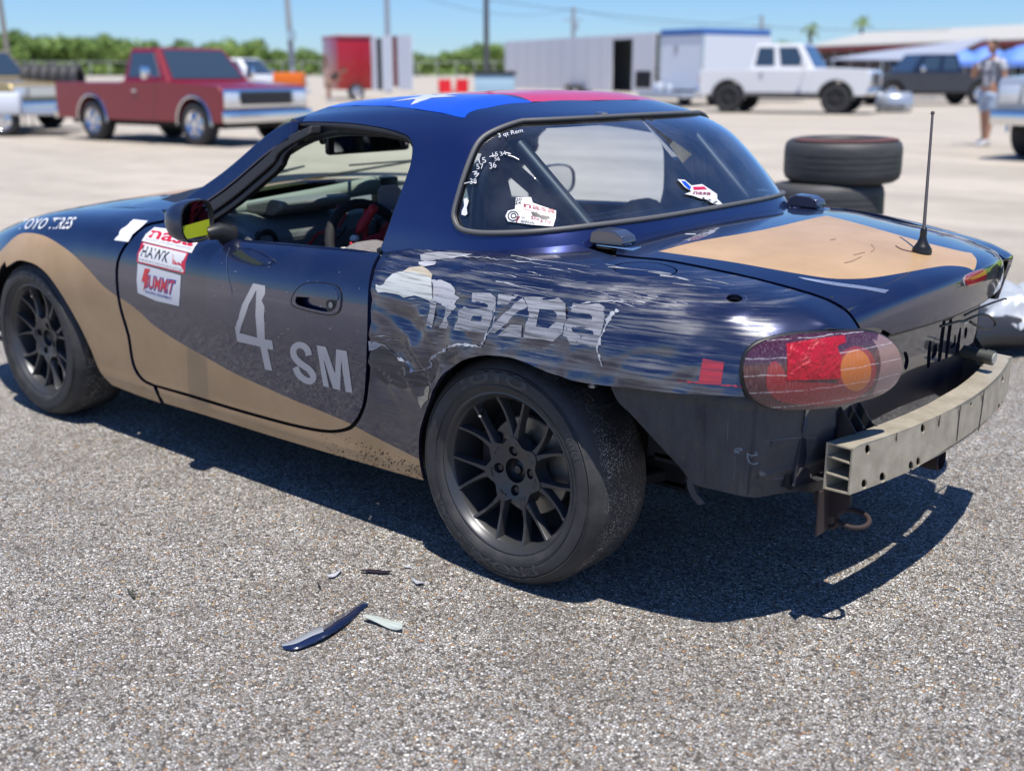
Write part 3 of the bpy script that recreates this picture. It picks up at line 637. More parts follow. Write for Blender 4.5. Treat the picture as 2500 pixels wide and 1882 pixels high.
decal_top('flag_white_band', RS, [(rx-.41, yb+.02), (rx-.425, -yb+.12), (FXF, -yb+.12), (FXF, yb+.02)], M_fwhite, .0012, hardtop)
sc = rp3(1049, 238); sc = sc if sc is not None else np.array([-.8, -.2, 1.18])
star = []
for i in range(10):
    a = math.radians(-90+36*i+16); r = .115 if i % 2 == 0 else .045; star.append((sc[0]+r*math.cos(a), sc[1]-.0+r*math.sin(a)))
decal_top('flag_star', RS, star, M_fwhite, .0024, hardtop, g=.015)

# ================================================================ windscreen frame
def sidepoly(pts, name, m, parent, ya=-.70, k=.40, th=.035, mirror=True):
    """pillar piece from its side outline (x,z); leans inwards with height"""
    for s in (1, -1) if mirror else (1,):
        vs_ = []; n = len(pts)
        for x, z in pts: vs_.append((x, s*(ya+(z-.80)*k), z))
        for x, z in pts: vs_.append((x, s*(ya+(z-.80)*k+th), z))
        fs = [tuple(range(n)), tuple(range(2*n-1, n-1, -1))]+[(i, i+n, (i+1) % n+n, (i+1) % n) for i in range(n)]
        mb = MB(); mb.add(vs_, fs); o = mb.build(name, m, parent)
        bv = o.modifiers.new('b', 'BEVEL'); bv.width = .006; bv.segments = 2
def strip(path, w0, w1, name, m, **k):
    P = np.array(path); w0 = np.interp(np.linspace(0, 1, len(P)), [0, .7, 1], w0 if isinstance(w0, tuple) else (w0,)*3)[:, None]; w1 = np.interp(np.linspace(0, 1, len(P)), [0, .7, 1], w1 if isinstance(w1, tuple) else (w1,)*3)[:, None]; T = np.gradient(P, axis=0); T /= np.linalg.norm(T, axis=1)[:, None]; Nn = np.stack([T[:, 1], -T[:, 0]], 1)
    a = P+Nn*w0; b = P+Nn*w1; sidepoly([tuple(p) for p in a]+[tuple(p) for p in b[::-1]], name, m, car, **k)
PO = smooth_path([(-1.53, .815), (-1.44, .862), (-1.29, .945), (-1.17, 1.03), (-1.10, 1.075), (-1.03, 1.103)], 4)
strip(PO, 0, .060, 'windscreen_pillar', M_navy)
PO2 = smooth_path([(-1.53, .815), (-1.44, .862), (-1.29, .945), (-1.17, 1.03), (-1.09, 1.085), (-.95, 1.115)], 4)
strip([(x+.012, z-.004) for x, z in PO2], (.055, .055, .018), (.095, .095, .045), 'pillar_weatherstrip', M_rub, th=.045)
strip([(x+.03, z-.006) for x, z in PO2[3:-2]], (.085, .085, .04), (.108, .108, .06), 'pillar_weatherstrip', M_black, th=.03, ya=-.69)
# header rail across the top of the windscreen
def wsx(z, y):  # windscreen plane, bowed forward at the centre
    t = (z-.82)/(1.115-.82); return (-1.50+(.43)*t)-(.20-.08*t)*(1-(y/.66)**2)
hdr = [(wsx(1.118, y)+.045, y, 1.088+.036*(1-(y/.56)**2)) for y in np.linspace(-.54, .54, 15)]
mb = MB(); mb.tube(hdr, .018, 10); mb.build('windscreen_header', M_navy, car, True, 60)
ys = np.linspace(-1, 1, 15); zs = np.linspace(0, 1, 8); vs_ = []; 
for zt in zs:
    for yy in ys:
        hw = .655-.115*zt; z = .82+(1.108-.82)*zt+(.03*(1-yy*yy) if zt > .9 else .03*zt*(1-yy*yy)); vs_.append((wsx(z, yy*.64), yy*hw, z))
fs = [(i*15+j, i*15+j+1, (i+1)*15+j+1, (i+1)*15+j) for i in range(7) for j in range(14)]
from_pd('windscreen', vs_, fs, M_wsg, car, True)
# cowl and scuttle
cow = []
for k, (dx, z) in enumerate([(-.13, .835), (-.06, .83), (0., .828)]):
    for yy in ys: cow.append((wsx(.82, yy*.64)+dx, yy*.645, z+.025*(1-yy*yy)))
from_pd('cowl', cow, [(i*15+j, i*15+j+1, (i+1)*15+j+1, (i+1)*15+j) for i in range(2) for j in range(14)], M_black, car, True)
# wipers
for y0, y1 in ((-.50, -.02), (.02, .50)):
    mb = MB(); a = (wsx(.835, y0)-.03, y0, .85); b = (wsx(.87, y1)-.035, y1, .905); mb.tube([a, b], [.007, .004], 6); mb.tube([(a[0]+.15, y0+.1, .865+.04), (b[0], b[1], b[2])], .004, 6); mb.build('wiper', M_black, car, True)

# ================================================================ cabin
M_dash = mat('dusty black dash plastic', (.15, .165, .165), .55); M_bar = mat('cage tube paint', (.014, .018, .026), .45, 0, .2)
M_cloth = mat('black seat cloth', (.03, .02, .022), .9); M_mesh = mat('grey mesh cloth', (.16, .15, .15), .95)
mb = MB()
mb.box(-2.9, -.28, -.66, .66, .17, .185); mb.box(-.28, .30, -.42, .42, .20, .22); mb.box(.30, .64, -.60, .52, .34, .36)
mb.box(-2.75, -1.58, -.55, .55, .19, .60)
mb.box(-1.64, -1.58, -.66, .66, .19, .78)
mb.box(-.30, -.26, -.64, .64, .18, .78); mb.box(-.30, .02, -.64, .64, .765, .785)
mb.box(-.26, .28, -.42, .42, .21, .60); mb.box(.28, .66, -.60, .44, .35, .60)
mb.build('floor_and_bulkheads', M_dark, car)
mb = MB(); mb.box(-1.55, -.3, -.11, .11, .185, .42, 0, .03); mb.build('transmission_tunnel', M_black, car, True)
# rear shelf under the back glass
mb = MB(); mb.box(-.32, .08, -.60, .60, .775, .80, 0, .01); mb.build('rear_shelf', mat('dark shelf carpet', (.03, .03, .035), .9), car)
# dash
dp = [(-1.66, .80), (-1.50, .815), (-1.30, .80), (-1.20, .775), (-1.175, .74), (-1.19, .68), (-1.24, .62), (-1.30, .58), (-1.60, .56)]
mb = MB(); mb.prism(dp, -.64, .64, 'y'); d_ = mb.build('dashboard', M_dash, car); bv = d_.modifiers.new('b', 'BEVEL'); bv.width = .02; bv.segments = 3
mb = MB(); mb.prism([(-1.40, .80), (-1.22, .80), (-1.17, .825), (-1.165, .845), (-1.22, .855), (-1.36, .83)], -.52, -.22, 'y'); h_ = mb.build('instrument_hood', M_dash, car, True); bv = h_.modifiers.new('b', 'BEVEL'); bv.width = .015; bv.segments = 3
for yv in (-.58, -.06, .06, .58):
    mb = MB(); mb.lathe([(.045, 0), (.045, .02), (.034, .022), (.030, .008), (0, .006)], 20, 'x', (-1.19, yv, .725)); mb.build('air_vent', M_black, car, True)
# pale rolled pad on the dash top
mb = MB(); mb.tube(smooth_path([(-1.40, -.62, .80), (-1.34, -.45, .822), (-1.26, -.28, .845), (-1.22, -.12, .862), (-1.24, -.04, .862)], 4), [.02+.012*i/16 for i in range(17)], 10); mb.build('dash_pad_roll', mat('faded grey green foam', (.20, .24, .22), .8), car, True, 80)
mb = MB(); mb.box(-1.26, -1.20, -.05, .03, .80, .89, 0, .006); mb.build('dash_camera_box', M_black, car, True)
# steering wheel and column
def ring(c, n, r, tr, seg=32):
    n = Vector(n).normalized(); a = n.orthogonal().normalized(); b = n.cross(a)
    return [tuple(Vector(c)+a*r*math.cos(t)+b*r*math.sin(t)) for t in np.linspace(0, 2*PI, seg, endpoint=False)]
sw_ = empty('steering_wheel'); sw_.parent = car; cc = Vector((-.93, -.36, .69)); nn = Vector((.92, 0, .38)).normalized()
mb = MB(); mb.tube(ring(cc, nn, .165, .016), .016, 10, closed=True); mb.build('wheel_rim', mat('black suede', (.015, .015, .017), .8), sw_, True, 80)
a_ = nn.orthogonal().normalized(); b_ = nn.cross(a_)
for k in range(3):
    t = 2*PI*k/3+.5; mb = MB(); d = a_*math.cos(t)+b_*math.sin(t); mb.tube([cc-nn*.03, cc-nn*.02+d*.08, cc+d*.16], [.012, .010, .008], 8); mb.build('spoke', mat('red anodised metal', (.45, .02, .02), .3, .6), sw_, True)
mb = MB(); mb.tube([cc-nn*.02, cc-nn*.10, cc-nn*.26], [.045, .028, .028], 14); mb.build('column', M_black, sw_, True)
mb = MB(); mb.tube([cc-nn*.0, cc-nn*.03], [.034, .038], 16); mb.build('hub_button', mat('blue anodised metal', (.02, .08, .2), .3, .6), sw_, True)
# odds and ends on the wheel: red straps and gloves
for k, (p, q, r) in enumerate([((-.90, -.50, .70), (-.86, -.30, .74), .018), ((-.93, -.42, .76), (-.90, -.36, .84), .016), ((-.86, -.58, .68), (-.84, -.40, .70), .014), ((-1.0, -.25, .74), (-.95, -.14, .76), .02)]):
    mb = MB(); mid = tuple((np.array(p)+np.array(q))/2+np.array([.0, .02, .025])); mb.tube(smooth_path([p, mid, q], 4), [r*.5, r, r*1.1, r, r*.9, r*1.1, r, r*.7, r*.4], 8); mb.build('red_strap', mat('red webbing', (.42, .02, .025), .7), car, True, 80)
for k in range(14):
    q = [np.array([random.uniform(-1.15, -.85), random.uniform(-.55, .15), random.uniform(.68, .80)])]
    for _ in range(4): q.append(q[-1]+np.array([random.uniform(-.05, .05), random.uniform(-.07, .07), random.uniform(-.04, .035)]))
    mb = MB(); mb.tube(smooth_path([tuple(v) for v in q], 4), random.uniform(.003, .009), 6); mb.build('loose_cable', random.choice((mat('red webbing'), M_black, mat('grey wire', (.3, .3, .3), .5), mat('blue wire', (.03, .08, .3), .5), mat('red webbing'))), car, True, 80)
for p in ((-.92, -.44, .745), (-.88, -.52, .72), (-1.02, -.18, .79)):
    mb = MB(); mb.lathe([(0, -.012), (.012, -.008), (.016, .002), (.010, .012), (0, .014)], 12, 'z', p); mb.build('pale_knob', mat('pale plastic', (.6, .6, .55), .4), car, True)
# switch panel with a chrome tube near the passenger side
mb = MB(); mb.prism([(-.03, -.04), (.045, -.04), (.045, .03), (.03, .045), (-.02, .045), (-.035, .025)], -.006, .006, 'y'); o = mb.build('halo_bracket', mat('pale grey plate', (.34, .31, .32), .5), car); 
pb = onY(948, 486, -.10); o.location = tuple(pb); o.rotation_euler = (0, 0, math.radians(55))
mb = MB(); a = onY(905, 500, -.14); b = onY(975, 540, -.20); mb.tube([a, b], .016, 12); mb.build('polished_tube', M_chrome, car, True)
mb = MB(); pts = [onY(898+random.uniform(-14, 16), 512+i*4+random.uniform(-4, 4), -.17+random.uniform(-.01, .01)) for i in range(9)]; mb.tube(smooth_path(pts, 3), .0035, 6); mb.build('loose_wire', mat('pale wire', (.6, .58, .52), .6), car, True)
# seats
def seat(y):
    s = empty('seat', (0, 0, 0)); s.parent = car
    rows = []
    prof = [(-.98, .40, .19), (-.86, .30, .22), (-.70, .25, .23), (-.56, .28, .23), (-.49, .42, .22), (-.44, .58, .22), (-.40, .70, .20), (-.37, .78, .14), (-.35, .82, .12)]
    for x, z, w in prof:
        for t in np.linspace(-1, 1, 9): rows.append((x-.0+(-.05 if abs(t) > .8 else 0)*(1 if z > .3 else 0), y+w*t, z+(.06 if abs(t) > .8 and z < .45 else 0)))
    n = 9; fs = [(i*n+j, i*n+j+1, (i+1)*n+j+1, (i+1)*n+j) for i in range(len(prof)-1) for j in range(n-1)]
    o = from_pd('seat_shell', rows, fs, M_cloth, s, True); so = o.modifiers.new('s', 'SOLIDIFY'); so.thickness = .07; so.offset = -1; sb = o.modifiers.new('u', 'SUBSURF'); sb.levels = 1; sb.render_levels = 1
    return s
s1 = seat(-.36); seat(.36)
# mesh-covered bolster that pokes over the door top
cb = onY(893, 612, -.60); vs_ = []; n = 16
mb = MB(); mb.lathe([(.0, -.12), (.05, -.115), (.085, -.09), (.10, -.04), (.10, .02), (.085, .055), (.05, .07), (0, .075)], 28, 'y', (cb[0]-.005, cb[1]+.03, cb[2]-.075)); o = mb.build('head_bolster', M_mesh, s1, True, 80)
t = NT(M_mesh); w = t.add('ShaderNodeTexChecker', i_Scale=260); t.l.new(t.coord(), w.inputs[0]); w.inputs[1].default_value = (.30, .28, .27, 1); w.inputs[2].default_value = (.07, .065, .065, 1); t.set('Base Color', w.outputs[0])
# roll cage
def tube(name, pts, r=.021, m=None, sm=True, parent=car):
    mb = MB(); mb.tube(smooth_path(pts, 5) if sm else pts, r, 12); return mb.build(name, m or M_bar, parent, True, 80)
tube('main_hoop', [(-.30, -.56, .20), (-.30, -.565, .60), (-.30, -.56, .88), (-.30, -.52, 1.02), (-.30, -.40, 1.105), (-.30, 0, 1.125), (-.30, .40, 1.105), (-.30, .52, 1.02), (-.30, .56, .88), (-.30, .565, .60), (-.30, .56, .20)], .0225)
tube('diagonal_bar', [(-.30, -.50, 1.04), (-.30, .50, .42)], .021, sm=False)
tube('harness_bar', [(-.30, -.56, .80), (-.30, .56, .80)], .02, sm=False)
for s in (-1, 1):
    tube('rear_brace', [(-.29, s*.44, 1.08), (.02, s*.42, .80)], .021, sm=False)
    tube('side_bar', [(-.30, s*.60, .48), (-.8, s*.69, .45), (-1.35, s*.63, .48)])
    tube('roof_bar', [(-.30, s*.50, 1.05), (-.70, s*.51, 1.085), (-1.0, s*.52, 1.06), (-1.25, s*.57, .92), (-1.45, s*.60, .76), (-1.5, s*.60, .3)])
tube('plumbed_hose', [(-.22, .02, 1.10), (-.16, .10, 1.09), (-.10, .22, 1.03), (-.07, .30, .93), (-.08, .33, .86)], .007, M_black)
# upper near-side brace plate seen through the back glass
P1 = rp3(1200, 470)
mb = MB(); mb.tube([(-.42, -.40, .98), (-.36, -.42, .84)], .06, 12); mb.build('seat_headrest', mat('faded dark cloth', (.04, .045, .05), .9), car, True)
# wide interior mirror under the roof
mc = onY(912, 349, -.14); mb = MB()
mb.box(mc[0]-.022, mc[0]+.004, mc[1]-.20, mc[1]+.17, mc[2]-.032, mc[2]+.030, 0, .012); im = mb.build('interior_mirror', M_black, car, True)
mb = MB(); mb.box(mc[0]+.005, mc[0]+.008, mc[1]-.18, mc[1]+.15, mc[2]-.022, mc[2]+.022); mb.build('mirror_face', mat('mirror glass', (.8, .8, .8), .02, 1.), im)
for y in (-.10, .06): tube('mirror_arm', [(mc[0]-.01, mc[1]+y, mc[2]+.02), (mc[0]-.05, mc[1]+y*.6, mc[2]+.09)], .006, M_black, sm=False, parent=im)
tube('visor_clip', [(-1.0, -.50, 1.075), (-.985, -.50, 1.04), (-.97, -.50, 1.045), (-.975, -.50, 1.07)], .006, M_black)
tube('interior_lamp_arm', [(-1.06, -.30, 1.10), (-.98, -.20, 1.085)], .006, M_black, sm=False)

# ================================================================ door mirrors
def door_mirror(s):
    e = empty('door_mirror'); e.parent = car
    c = Vector((-1.13, -.858*s, .825)); R_ = Matrix.Rotation(math.radians(20*s), 3, 'Z')
    vs_ = []; n = 20; prof = [(.000, 1.0), (-.012, 1.02), (-.035, .97), (-.06, .84), (-.078, .62), (-.088, .34), (-.09, .02)]
    for dx, k in prof:
        for i in range(n):
            a = 2*PI*i/n; yy = .082*k*np.sign(math.cos(a))*abs(math.cos(a))**.75; zz = .062*k*np.sign(math.sin(a))*abs(math.sin(a))**.75
            vs_.append(tuple(c+R_ @ Vector((dx, yy, zz))))
    fs = [(i*n+j, i*n+(j+1) % n, (i+1)*n+(j+1) % n, (i+1)*n+j) for i in range(len(prof)-1) for j in range(n)]+[tuple(range((len(prof)-1)*n, len(prof)*n))]
    mb = MB(); mb.add(vs_, fs); k0 = []
    for dx, k in ((0, 1.0), (.002, .94), (-.008, .90)):
        for i in range(n):
            a = 2*PI*i/n; yy = .082*k*np.sign(math.cos(a))*abs(math.cos(a))**.75; zz = .062*k*np.sign(math.sin(a))*abs(math.sin(a))**.75; k0.append(tuple(c+R_ @ Vector((dx, yy, zz))))
    mb.add(k0, [(i*n+j, i*n+(j+1) % n, (i+1)*n+(j+1) % n, (i+1)*n+j) for i in range(2) for j in range(n)], 1)
    mb.build('mirror_housing', [mat('satin navy plastic', (.012, .02, .05), .35, 0, .4), M_black], e, True, 50)
    g = []
    for i in range(n):
        a = 2*PI*i/n; yy = .082*.9*np.sign(math.cos(a))*abs(math.cos(a))**.75; zz = .062*.9*np.sign(math.sin(a))*abs(math.sin(a))**.75; g.append(tuple(c+R_ @ Vector((-.0075, yy, zz))))
    from_pd('mirror_glass', g, [tuple(range(n))], mat('mirror glass', (.8, .8, .8), .02, 1.), e)
    mb = MB(); mb.tube([tuple(c+Vector((-.03, .05*s, -.045))), (-1.15, -.775*s, .785), (-1.15, -.735*s, .765)], [.02, .026, .036], 14); mb.build('mirror_foot', M_black, e, True, 60)
door_mirror(1); door_mirror(-1)

# ================================================================ door handle
hc = np.mean(handle_uv, 0)
hd = empty('door_handle'); hd.parent = door
panel('handle_cup', SS, grow(handle_uv, hc, 1.02), gu=.1, gv=.3, thick=.003, mats=(M_navy, M_inner), parent=hd, off=-.022)
ring_ = [tuple(p) for p in handle_uv]
rim_h = panel('handle_frame', SS, grow(handle_uv, hc, 1.05), holes=[grow(handle_uv, hc, .90)], gu=.1, gv=.3, thick=.006, mats=(M_navy, M_inner), parent=hd, off=.002)
up = UV(SS, spx([(724, 722), (742, 702), (765, 696), (795, 697), (818, 703), (826, 716), (826, 733), (790, 728), (724, 724)], 2, True))
panel('handle_pull', SS, up, gu=.1, gv=.3, thick=.01, mats=(M_navy, M_inner), parent=hd, off=.004)
_hp, _hn = SS.pn(grow(handle_uv, hc, 1.10)); mb = MB(); mb.tube([tuple(q) for q in _hp], .0016, 6, closed=True); mb.build('handle_groove', M_black, hd, True)
lc = SS.pn([SS.uv((809, 745))]); p, n_ = lc[0][0], lc[1][0]
mb = MB(); mb.tube([tuple(p-n_*.02), tuple(p+n_*.003)], .0085, 16); mb.build('key_lock', mat('dull steel', (.25, .26, .28), .35, .9), hd, True)
pk = UV(SS, spx([(800, 733), (822, 731), (826, 742), (822, 757), (806, 762), (797, 757), (795, 740)], 2, True)); panel('lock_plate', SS, pk, gu=.1, gv=.3, thick=.008, mats=(M_black, M_inner), parent=hd, off=-.001)

# ================================================================ tail lamp
LC = np.array([(.52, -.805), (.585, -.80), (.635, -.775), (.69, -.715), (.737, -.64), (.775, -.55), (.803, -.46), (.818, -.37), (.822, -.30)])
def lamp_fn(u, v):
    p = catm(LC, u); q = catm(LC, np.clip(u+.02, 0, 8))-catm(LC, np.clip(u-.02, 0, 8)); q /= np.linalg.norm(q, axis=1)[:, None]+1e-9
    n = np.stack([-q[:, 1]*-1, q[:, 0]*-1], 1)
    ins = .034*np.abs(v)**2.1
    x = p[:, 0]-n[:, 0]*ins; y = p[:, 1]-n[:, 1]*ins
    return np.stack([x, y, .640+.105*v], 1)
LS = Surf(lamp_fn, 0, 8, -1.1, 1.1, 90, 40)
_p, _n = LS.pn([(4, 0)]);
if _n[0][0]-_n[0][1] < 0: LS.flip = True
K6 = lambda L: [(x/2.765+1450, y/2.765+750) for x, y in L]
LO = K6([(1010, 430), (1022, 345), (1065, 282), (1150, 230), (1300, 192), (1500, 172), (1700, 163), (1850, 166), (1950, 192), (2030, 252), (2074, 340), (2080, 420), (2050, 500), (1990, 560), (1900, 607), (1750, 650), (1600, 678), (1400, 693), (1250, 688), (1150, 662), (1070, 608), (1025, 530)])
lamp_uv = UV(LS, spx(LO, 3, True)); lamp_c = np.mean(lamp_uv, 0)
def lens(name, base, rough=.12, lines_=True):
    m = mat(name, base, rough, 0, 1., .6, croug=.06); t = NT(m); c = t.coord()
    mp = t.mapping(c, (1, 1, 1), (0, 0, math.radians(-38))); sx = t.add('ShaderNodeSeparateXYZ'); t.l.new(mp, sx.inputs[0])
    mp3 = t.mapping(c, (1.5, 1.5, 60)); scr = t.noise(mp3, 6, 5, .75); mp4 = t.mapping(c, (90, 90, 7)); scr2 = t.noise(mp4, 5, 4, .7)
    z = t.add('ShaderNodeSeparateXYZ'); t.l.new(c, z.inputs[0]); wob = t.math('ADD', z.outputs[2], t.math('MULTIPLY', t.noise(c, 14, 2), .012))
    ln = t.math('PINGPONG', t.math('ADD', wob, .0), .018); ln = t.ramp(ln, [(.0, 1), (.0009/1, 0)]) if False else t.add('ShaderNodeMapRange', i_0=ln, i_1=0., i_2=.0011, i_3=1., i_4=0.).outputs[0]
    brk = t.ramp(t.noise(c, 120, 2), [(.35, 0), (.55, 1)]); ln = t.math('MULTIPLY', ln, brk)
    hz = t.ramp(scr2, [(.52, 0), (.72, 1)]); col = t.mix(t.math('MULTIPLY', hz, .38), base, (.45, .36, .40)); col = t.mix(t.math('MULTIPLY', ln, .85, True), col, (.8, .78, .78))
    t.set('Base Color', col); wv = t.add('ShaderNodeTexWave', wave_type='BANDS', bands_direction='X', i_Scale=85.); t.l.new(mp, wv.inputs[0])
    t.set('Normal', t.bump(wv.outputs[1], .25, .002)); t.set('Coat Roughness', .08); return m
L_dark = lens('worn dark red lens', (.060, .006, .014)); L_red = lens('bright red lens', (.27, .005, .012)); L_amb = lens('amber lens', (.55, .13, .003)); L_clr = lens('pinkish clear lens', (.27, .15, .14))
M_tape = mat('red tape', (.44, .004, .018), .38, 0, .2); tt_ = NT(M_tape); tt_.set('Normal', tt_.bump(tt_.noise(tt_.coord(), 34, 4, .6, 1.2), .8, .012))
amb = UV(LS, [K6([(1768+100*math.cos(a)*1.05, 425+141*math.sin(a))])[0] for a in np.linspace(0, 2*PI, 28, endpoint=False)])
clr = UV(LS, spx(K6([(1880, 215), (1925, 300), (1935, 400), (1915, 500), (1880, 590)]), 3)); clr_poly = clr+[(8, clr[-1][1]-.3), (8, clr[0][1]+.3)]
redl = UV(LS, spx(K6([(1175, 560), (1165, 470), (1190, 380), (1240, 370), (1290, 440), (1330, 500), (1660, 520), (1800, 600), (1600, 660), (1330, 650), (1230, 620)]), 3, True))
redr = UV(LS, spx(K6([(1640, 330), (1700, 285), (1770, 262), (1850, 290), (1890, 350), (1905, 430), (1880, 530), (1800, 590), (1720, 580), (1650, 520), (1625, 420)]), 3, True))
def lmask(C):
    r = np.zeros(len(C), int); r[inside(redl, C)] = 1; r[inside(redr, C)] = 1; r[inside(clr_poly, C)] = 3; r[inside(amb, C)] = 2; return r
lamp = empty('tail_light'); lamp.parent = car; tag(lamp, 'hazy cracked oval tail light patched with red tape')
panel('lens', LS, lamp_uv, lines=[(redl, True), (redr, True), (amb, True), (clr, False)], gu=.12, gv=.12, mfn=lmask, thick=.022, mats=(L_dark, L_red, L_amb, L_clr, M_black), parent=lamp, innermat=4)
surfr = LS.pn(grow(lamp_uv, lamp_c, 1.012)); mb = MB(); mb.tube([tuple(p) for p in surfr[0]-surfr[1]*.010], .0065, 8, closed=True); mb.build('lamp_gasket', M_black, lamp, True, 80)
TP = K6([(1297, 246), (1480, 215), (1690, 188), (1700, 235), (1640, 262), (1652, 300), (1670, 330), (1664, 480), (1560, 487), (1430, 490), (1300, 495), (1305, 380)])
decal('tape_patch', LS, TP, M_tape, .0012, 6, parent=lamp)
# dark cavity behind the lamp and under the lid corner
cav = UV(LS, spx(LO, 2, True)); panel('lamp_pocket', LS, grow(cav, lamp_c, 1.10), gu=.3, gv=.3, thick=.01, mats=(M_black, M_black), parent=lamp, off=-.040)

# ================================================================ lower rear quarter (bare, dirty metal)
M_dirty = mat('dirty primer metal', (.035, .04, .05), .6, .2); t = NT(M_dirty); c = t.coord()
n1 = t.noise(t.mapping(c, (2, 2, 1)), 7, 5, .65); n2 = t.noise(t.mapping(c, (9, 9, 3)), 12, 4, .7); n3 = t.noise(c, 260, 2)
col = t.mix(t.ramp(n1, [(.35, 0), (.68, 1)]), (.020, .026, .042), (.075, .078, .082)); col = t.mix(t.math('MULTIPLY', t.ramp(n2, [(.55, 0), (.75, 1)]), .5), col, (.12, .085, .055)); col = t.mix(t.math('MULTIPLY', t.ramp(n3, [(.70, 0), (.76, 1)]), .5), col, (.25, .25, .25))
t.set('Base Color', col); t.set('Roughness', t.ramp(n1, [(.3, .35), (.7, .75)])); t.set('Normal', t.bump(n2, .25, .004))
QC = np.array([(.20, -.782), (.32, -.778), (.44, -.770), (.54, -.757), (.61, -.738), (.648, -.70), (.668, -.64), (.686, -.56), (.70, -.48), (.706, -.40)])
def lq_fn(u, v):
    p = catm(QC, u); q = catm(QC, np.clip(u+.02, 0, 9))-catm(QC, np.clip(u-.02, 0, 9)); q /= np.linalg.norm(q, axis=1)[:, None]+1e-9; n = np.stack([q[:, 1]*-1, q[:, 0]*1], 1); n = np.where((n[:, :1] if False else (n[:, 0]*0-1)[:, None]) < 0, n, n)
    n = np.stack([-q[:, 1], q[:, 0]], 1); n = -n*np.sign((n*np.array([-1., 1.])).sum(1))[:, None]
    rib = np.zeros(len(u))
    for c0, w0, a0 in ((2.2, .10, .006), (2.75, .07, -.005), (3.3, .12, .006), (3.9, .08, .004), (4.35, .07, -.004)): rib += a0*np.exp(-((u-c0)/w0)**2)*np.clip((.60-v)/.05, 0, 1)
    rib += .007*np.exp(-((v-.575)/.012)**2)*(u < 6)+.005*np.exp(-((v-.40)/.008)**2)*(u > 4.8)+.005*np.exp(-((v-.48)/.008)**2)*(u > 5.2)
    o = rib-.030*np.clip((.55-v)/.2, 0, 1.2)**1.5
    return np.stack([p[:, 0]+n[:, 0]*o, p[:, 1]+n[:, 1]*o, v], 1)
QS = Surf(lq_fn, 0, 9, .25, .68, 120, 60)
_p, _n = QS.pn([(2, .45)])
if _n[0][1] > 0: QS.flip = True
LQ = spx(K6([(110, 530), (165, 640), (240, 712), (350, 830), (480, 972), (590, 1090), (652, 1185)]), 3)+K6([(700, 1205), (850, 1240), (1000, 1275), (1100, 1285), (1250, 1257), (1400, 1246), (1530, 1256), (1600, 1235), (1612, 1000), (1630, 700), (1630, 600), (1300, 560), (900, 540), (500, 500), (180, 480)])
lowq = panel('lower_quarter_skin', QS, UV(QS, LQ), gu=.08, gv=.012, thick=.006, mats=(M_dirty, M_inner), parent=car)
tag(lowq, 'dirty bare lower quarter metal left uncovered by the missing bumper')
# torn flap hanging at its front corner, bolt, mud flap edge
fl = [(1676, 1168), (1690, 1178), (1700, 1205), (1722, 1228), (1706, 1233), (1688, 1214), (1678, 1190)]
q3 = [onY(x, y, -.735) for x, y in fl]; mb = MB(); mb.add([tuple(p) for p in q3]+[tuple(p+np.array([.003, .008, 0])) for p in q3], [tuple(range(7)), tuple(range(13, 6, -1))]+[(i, i+7, (i+1) % 7+7, (i+1) % 7) for i in range(7)]); mb.build('torn_metal_tab', M_dirty, car)
b0 = onY(1447, 942, -.80); mb = MB(); mb.tube([(b0[0], b0[1], b0[2]+.02), tuple(b0), (b0[0], b0[1], b0[2]-.004)], .006, 8); mb.tube([(b0[0], b0[1], b0[2]+.003), (b0[0], b0[1], b0[2]-.003)], .010, 6); mb.build('loose_bolt', mat('dull steel', (.25, .26, .28), .35, .9), car, True)

# ================================================================ wheel wells
for cx in (0., -2.265):
    for s in (-1, 1):
        mb = MB(); r = .335 if cx < -1 else .345
        vs_ = []; A = np.linspace(math.radians(-5 if cx < -1 else 38), math.radians(185), 24)
        for yy in (.80, .55, .44):
            for a in A: vs_.append((cx+r*math.cos(a), s*yy, min(.30+r*math.sin(a)*1.0, .63 if cx < -1 else .66)))
        vs_ += [(cx, s*.44, .25)]; n = 24
        fs = [(i*n+j, i*n+j+1, (i+1)*n+j+1, (i+1)*n+j) for i in range(2) for j in range(n-1)]+[(2*n+j, 2*n+j+1, 3*n) for j in range(n-1)]
        from_pd('wheel_well', vs_, fs, M_dark, car, True)

# ================================================================ rear panel behind the missing bumper
def rp_fn(u, v): return np.stack([.715-.028*np.clip((.70-v)/.32, 0, 1)-.02*np.clip((np.abs(u)-.40)/.1, 0, 1)**2, u, v], 1)
PS = Surf(rp_fn, -.62, .46, .28, .74, 60, 40)
if PS.pn([(0, .5)])[1][0][0] < 0: PS.flip = True
K4 = lambda L: [(x/4.916+2050, y/4.916+620) for x, y in L]
slots = [K4([(1072, 1050), (1100, 1055), (1096, 1180), (1084, 1330), (1066, 1372), (1046, 1360), (1052, 1200)]),
         K4([(1118, 1108), (1168, 1080), (1165, 1190), (1140, 1240), (1106, 1256), (1104, 1180)]),
         K4([(1236, 800), (1262, 790), (1272, 830), (1240, 1080), (1222, 1240), (1196, 1294), (1176, 1280), (1192, 1100)]),
         K4([(1318, 775), (1340, 762), (1352, 800), (1330, 1000), (1306, 1190), (1284, 1250), (1262, 1240), (1284, 1000)]),
         K4([(1376, 985), (1394, 975), (1392, 1080), (1366, 1120), (1334, 1134), (1330, 1100), (1364, 1080)]),
         K4([(1438, 900), (1458, 890), (1450, 1020), (1426, 1160), (1402, 1182), (1392, 1170), (1408, 1040)]),
         K4([(1500, 900), (1530, 880), (1530, 960), (1510, 1010), (1494, 1000)]),
         K4([(765, 1190), (790, 1170), (815, 1200), (830, 1280), (815, 1360), (790, 1395), (770, 1350), (785, 1270)])]
slots = [UV(PS, spx(s, 2, True)) for s in slots]
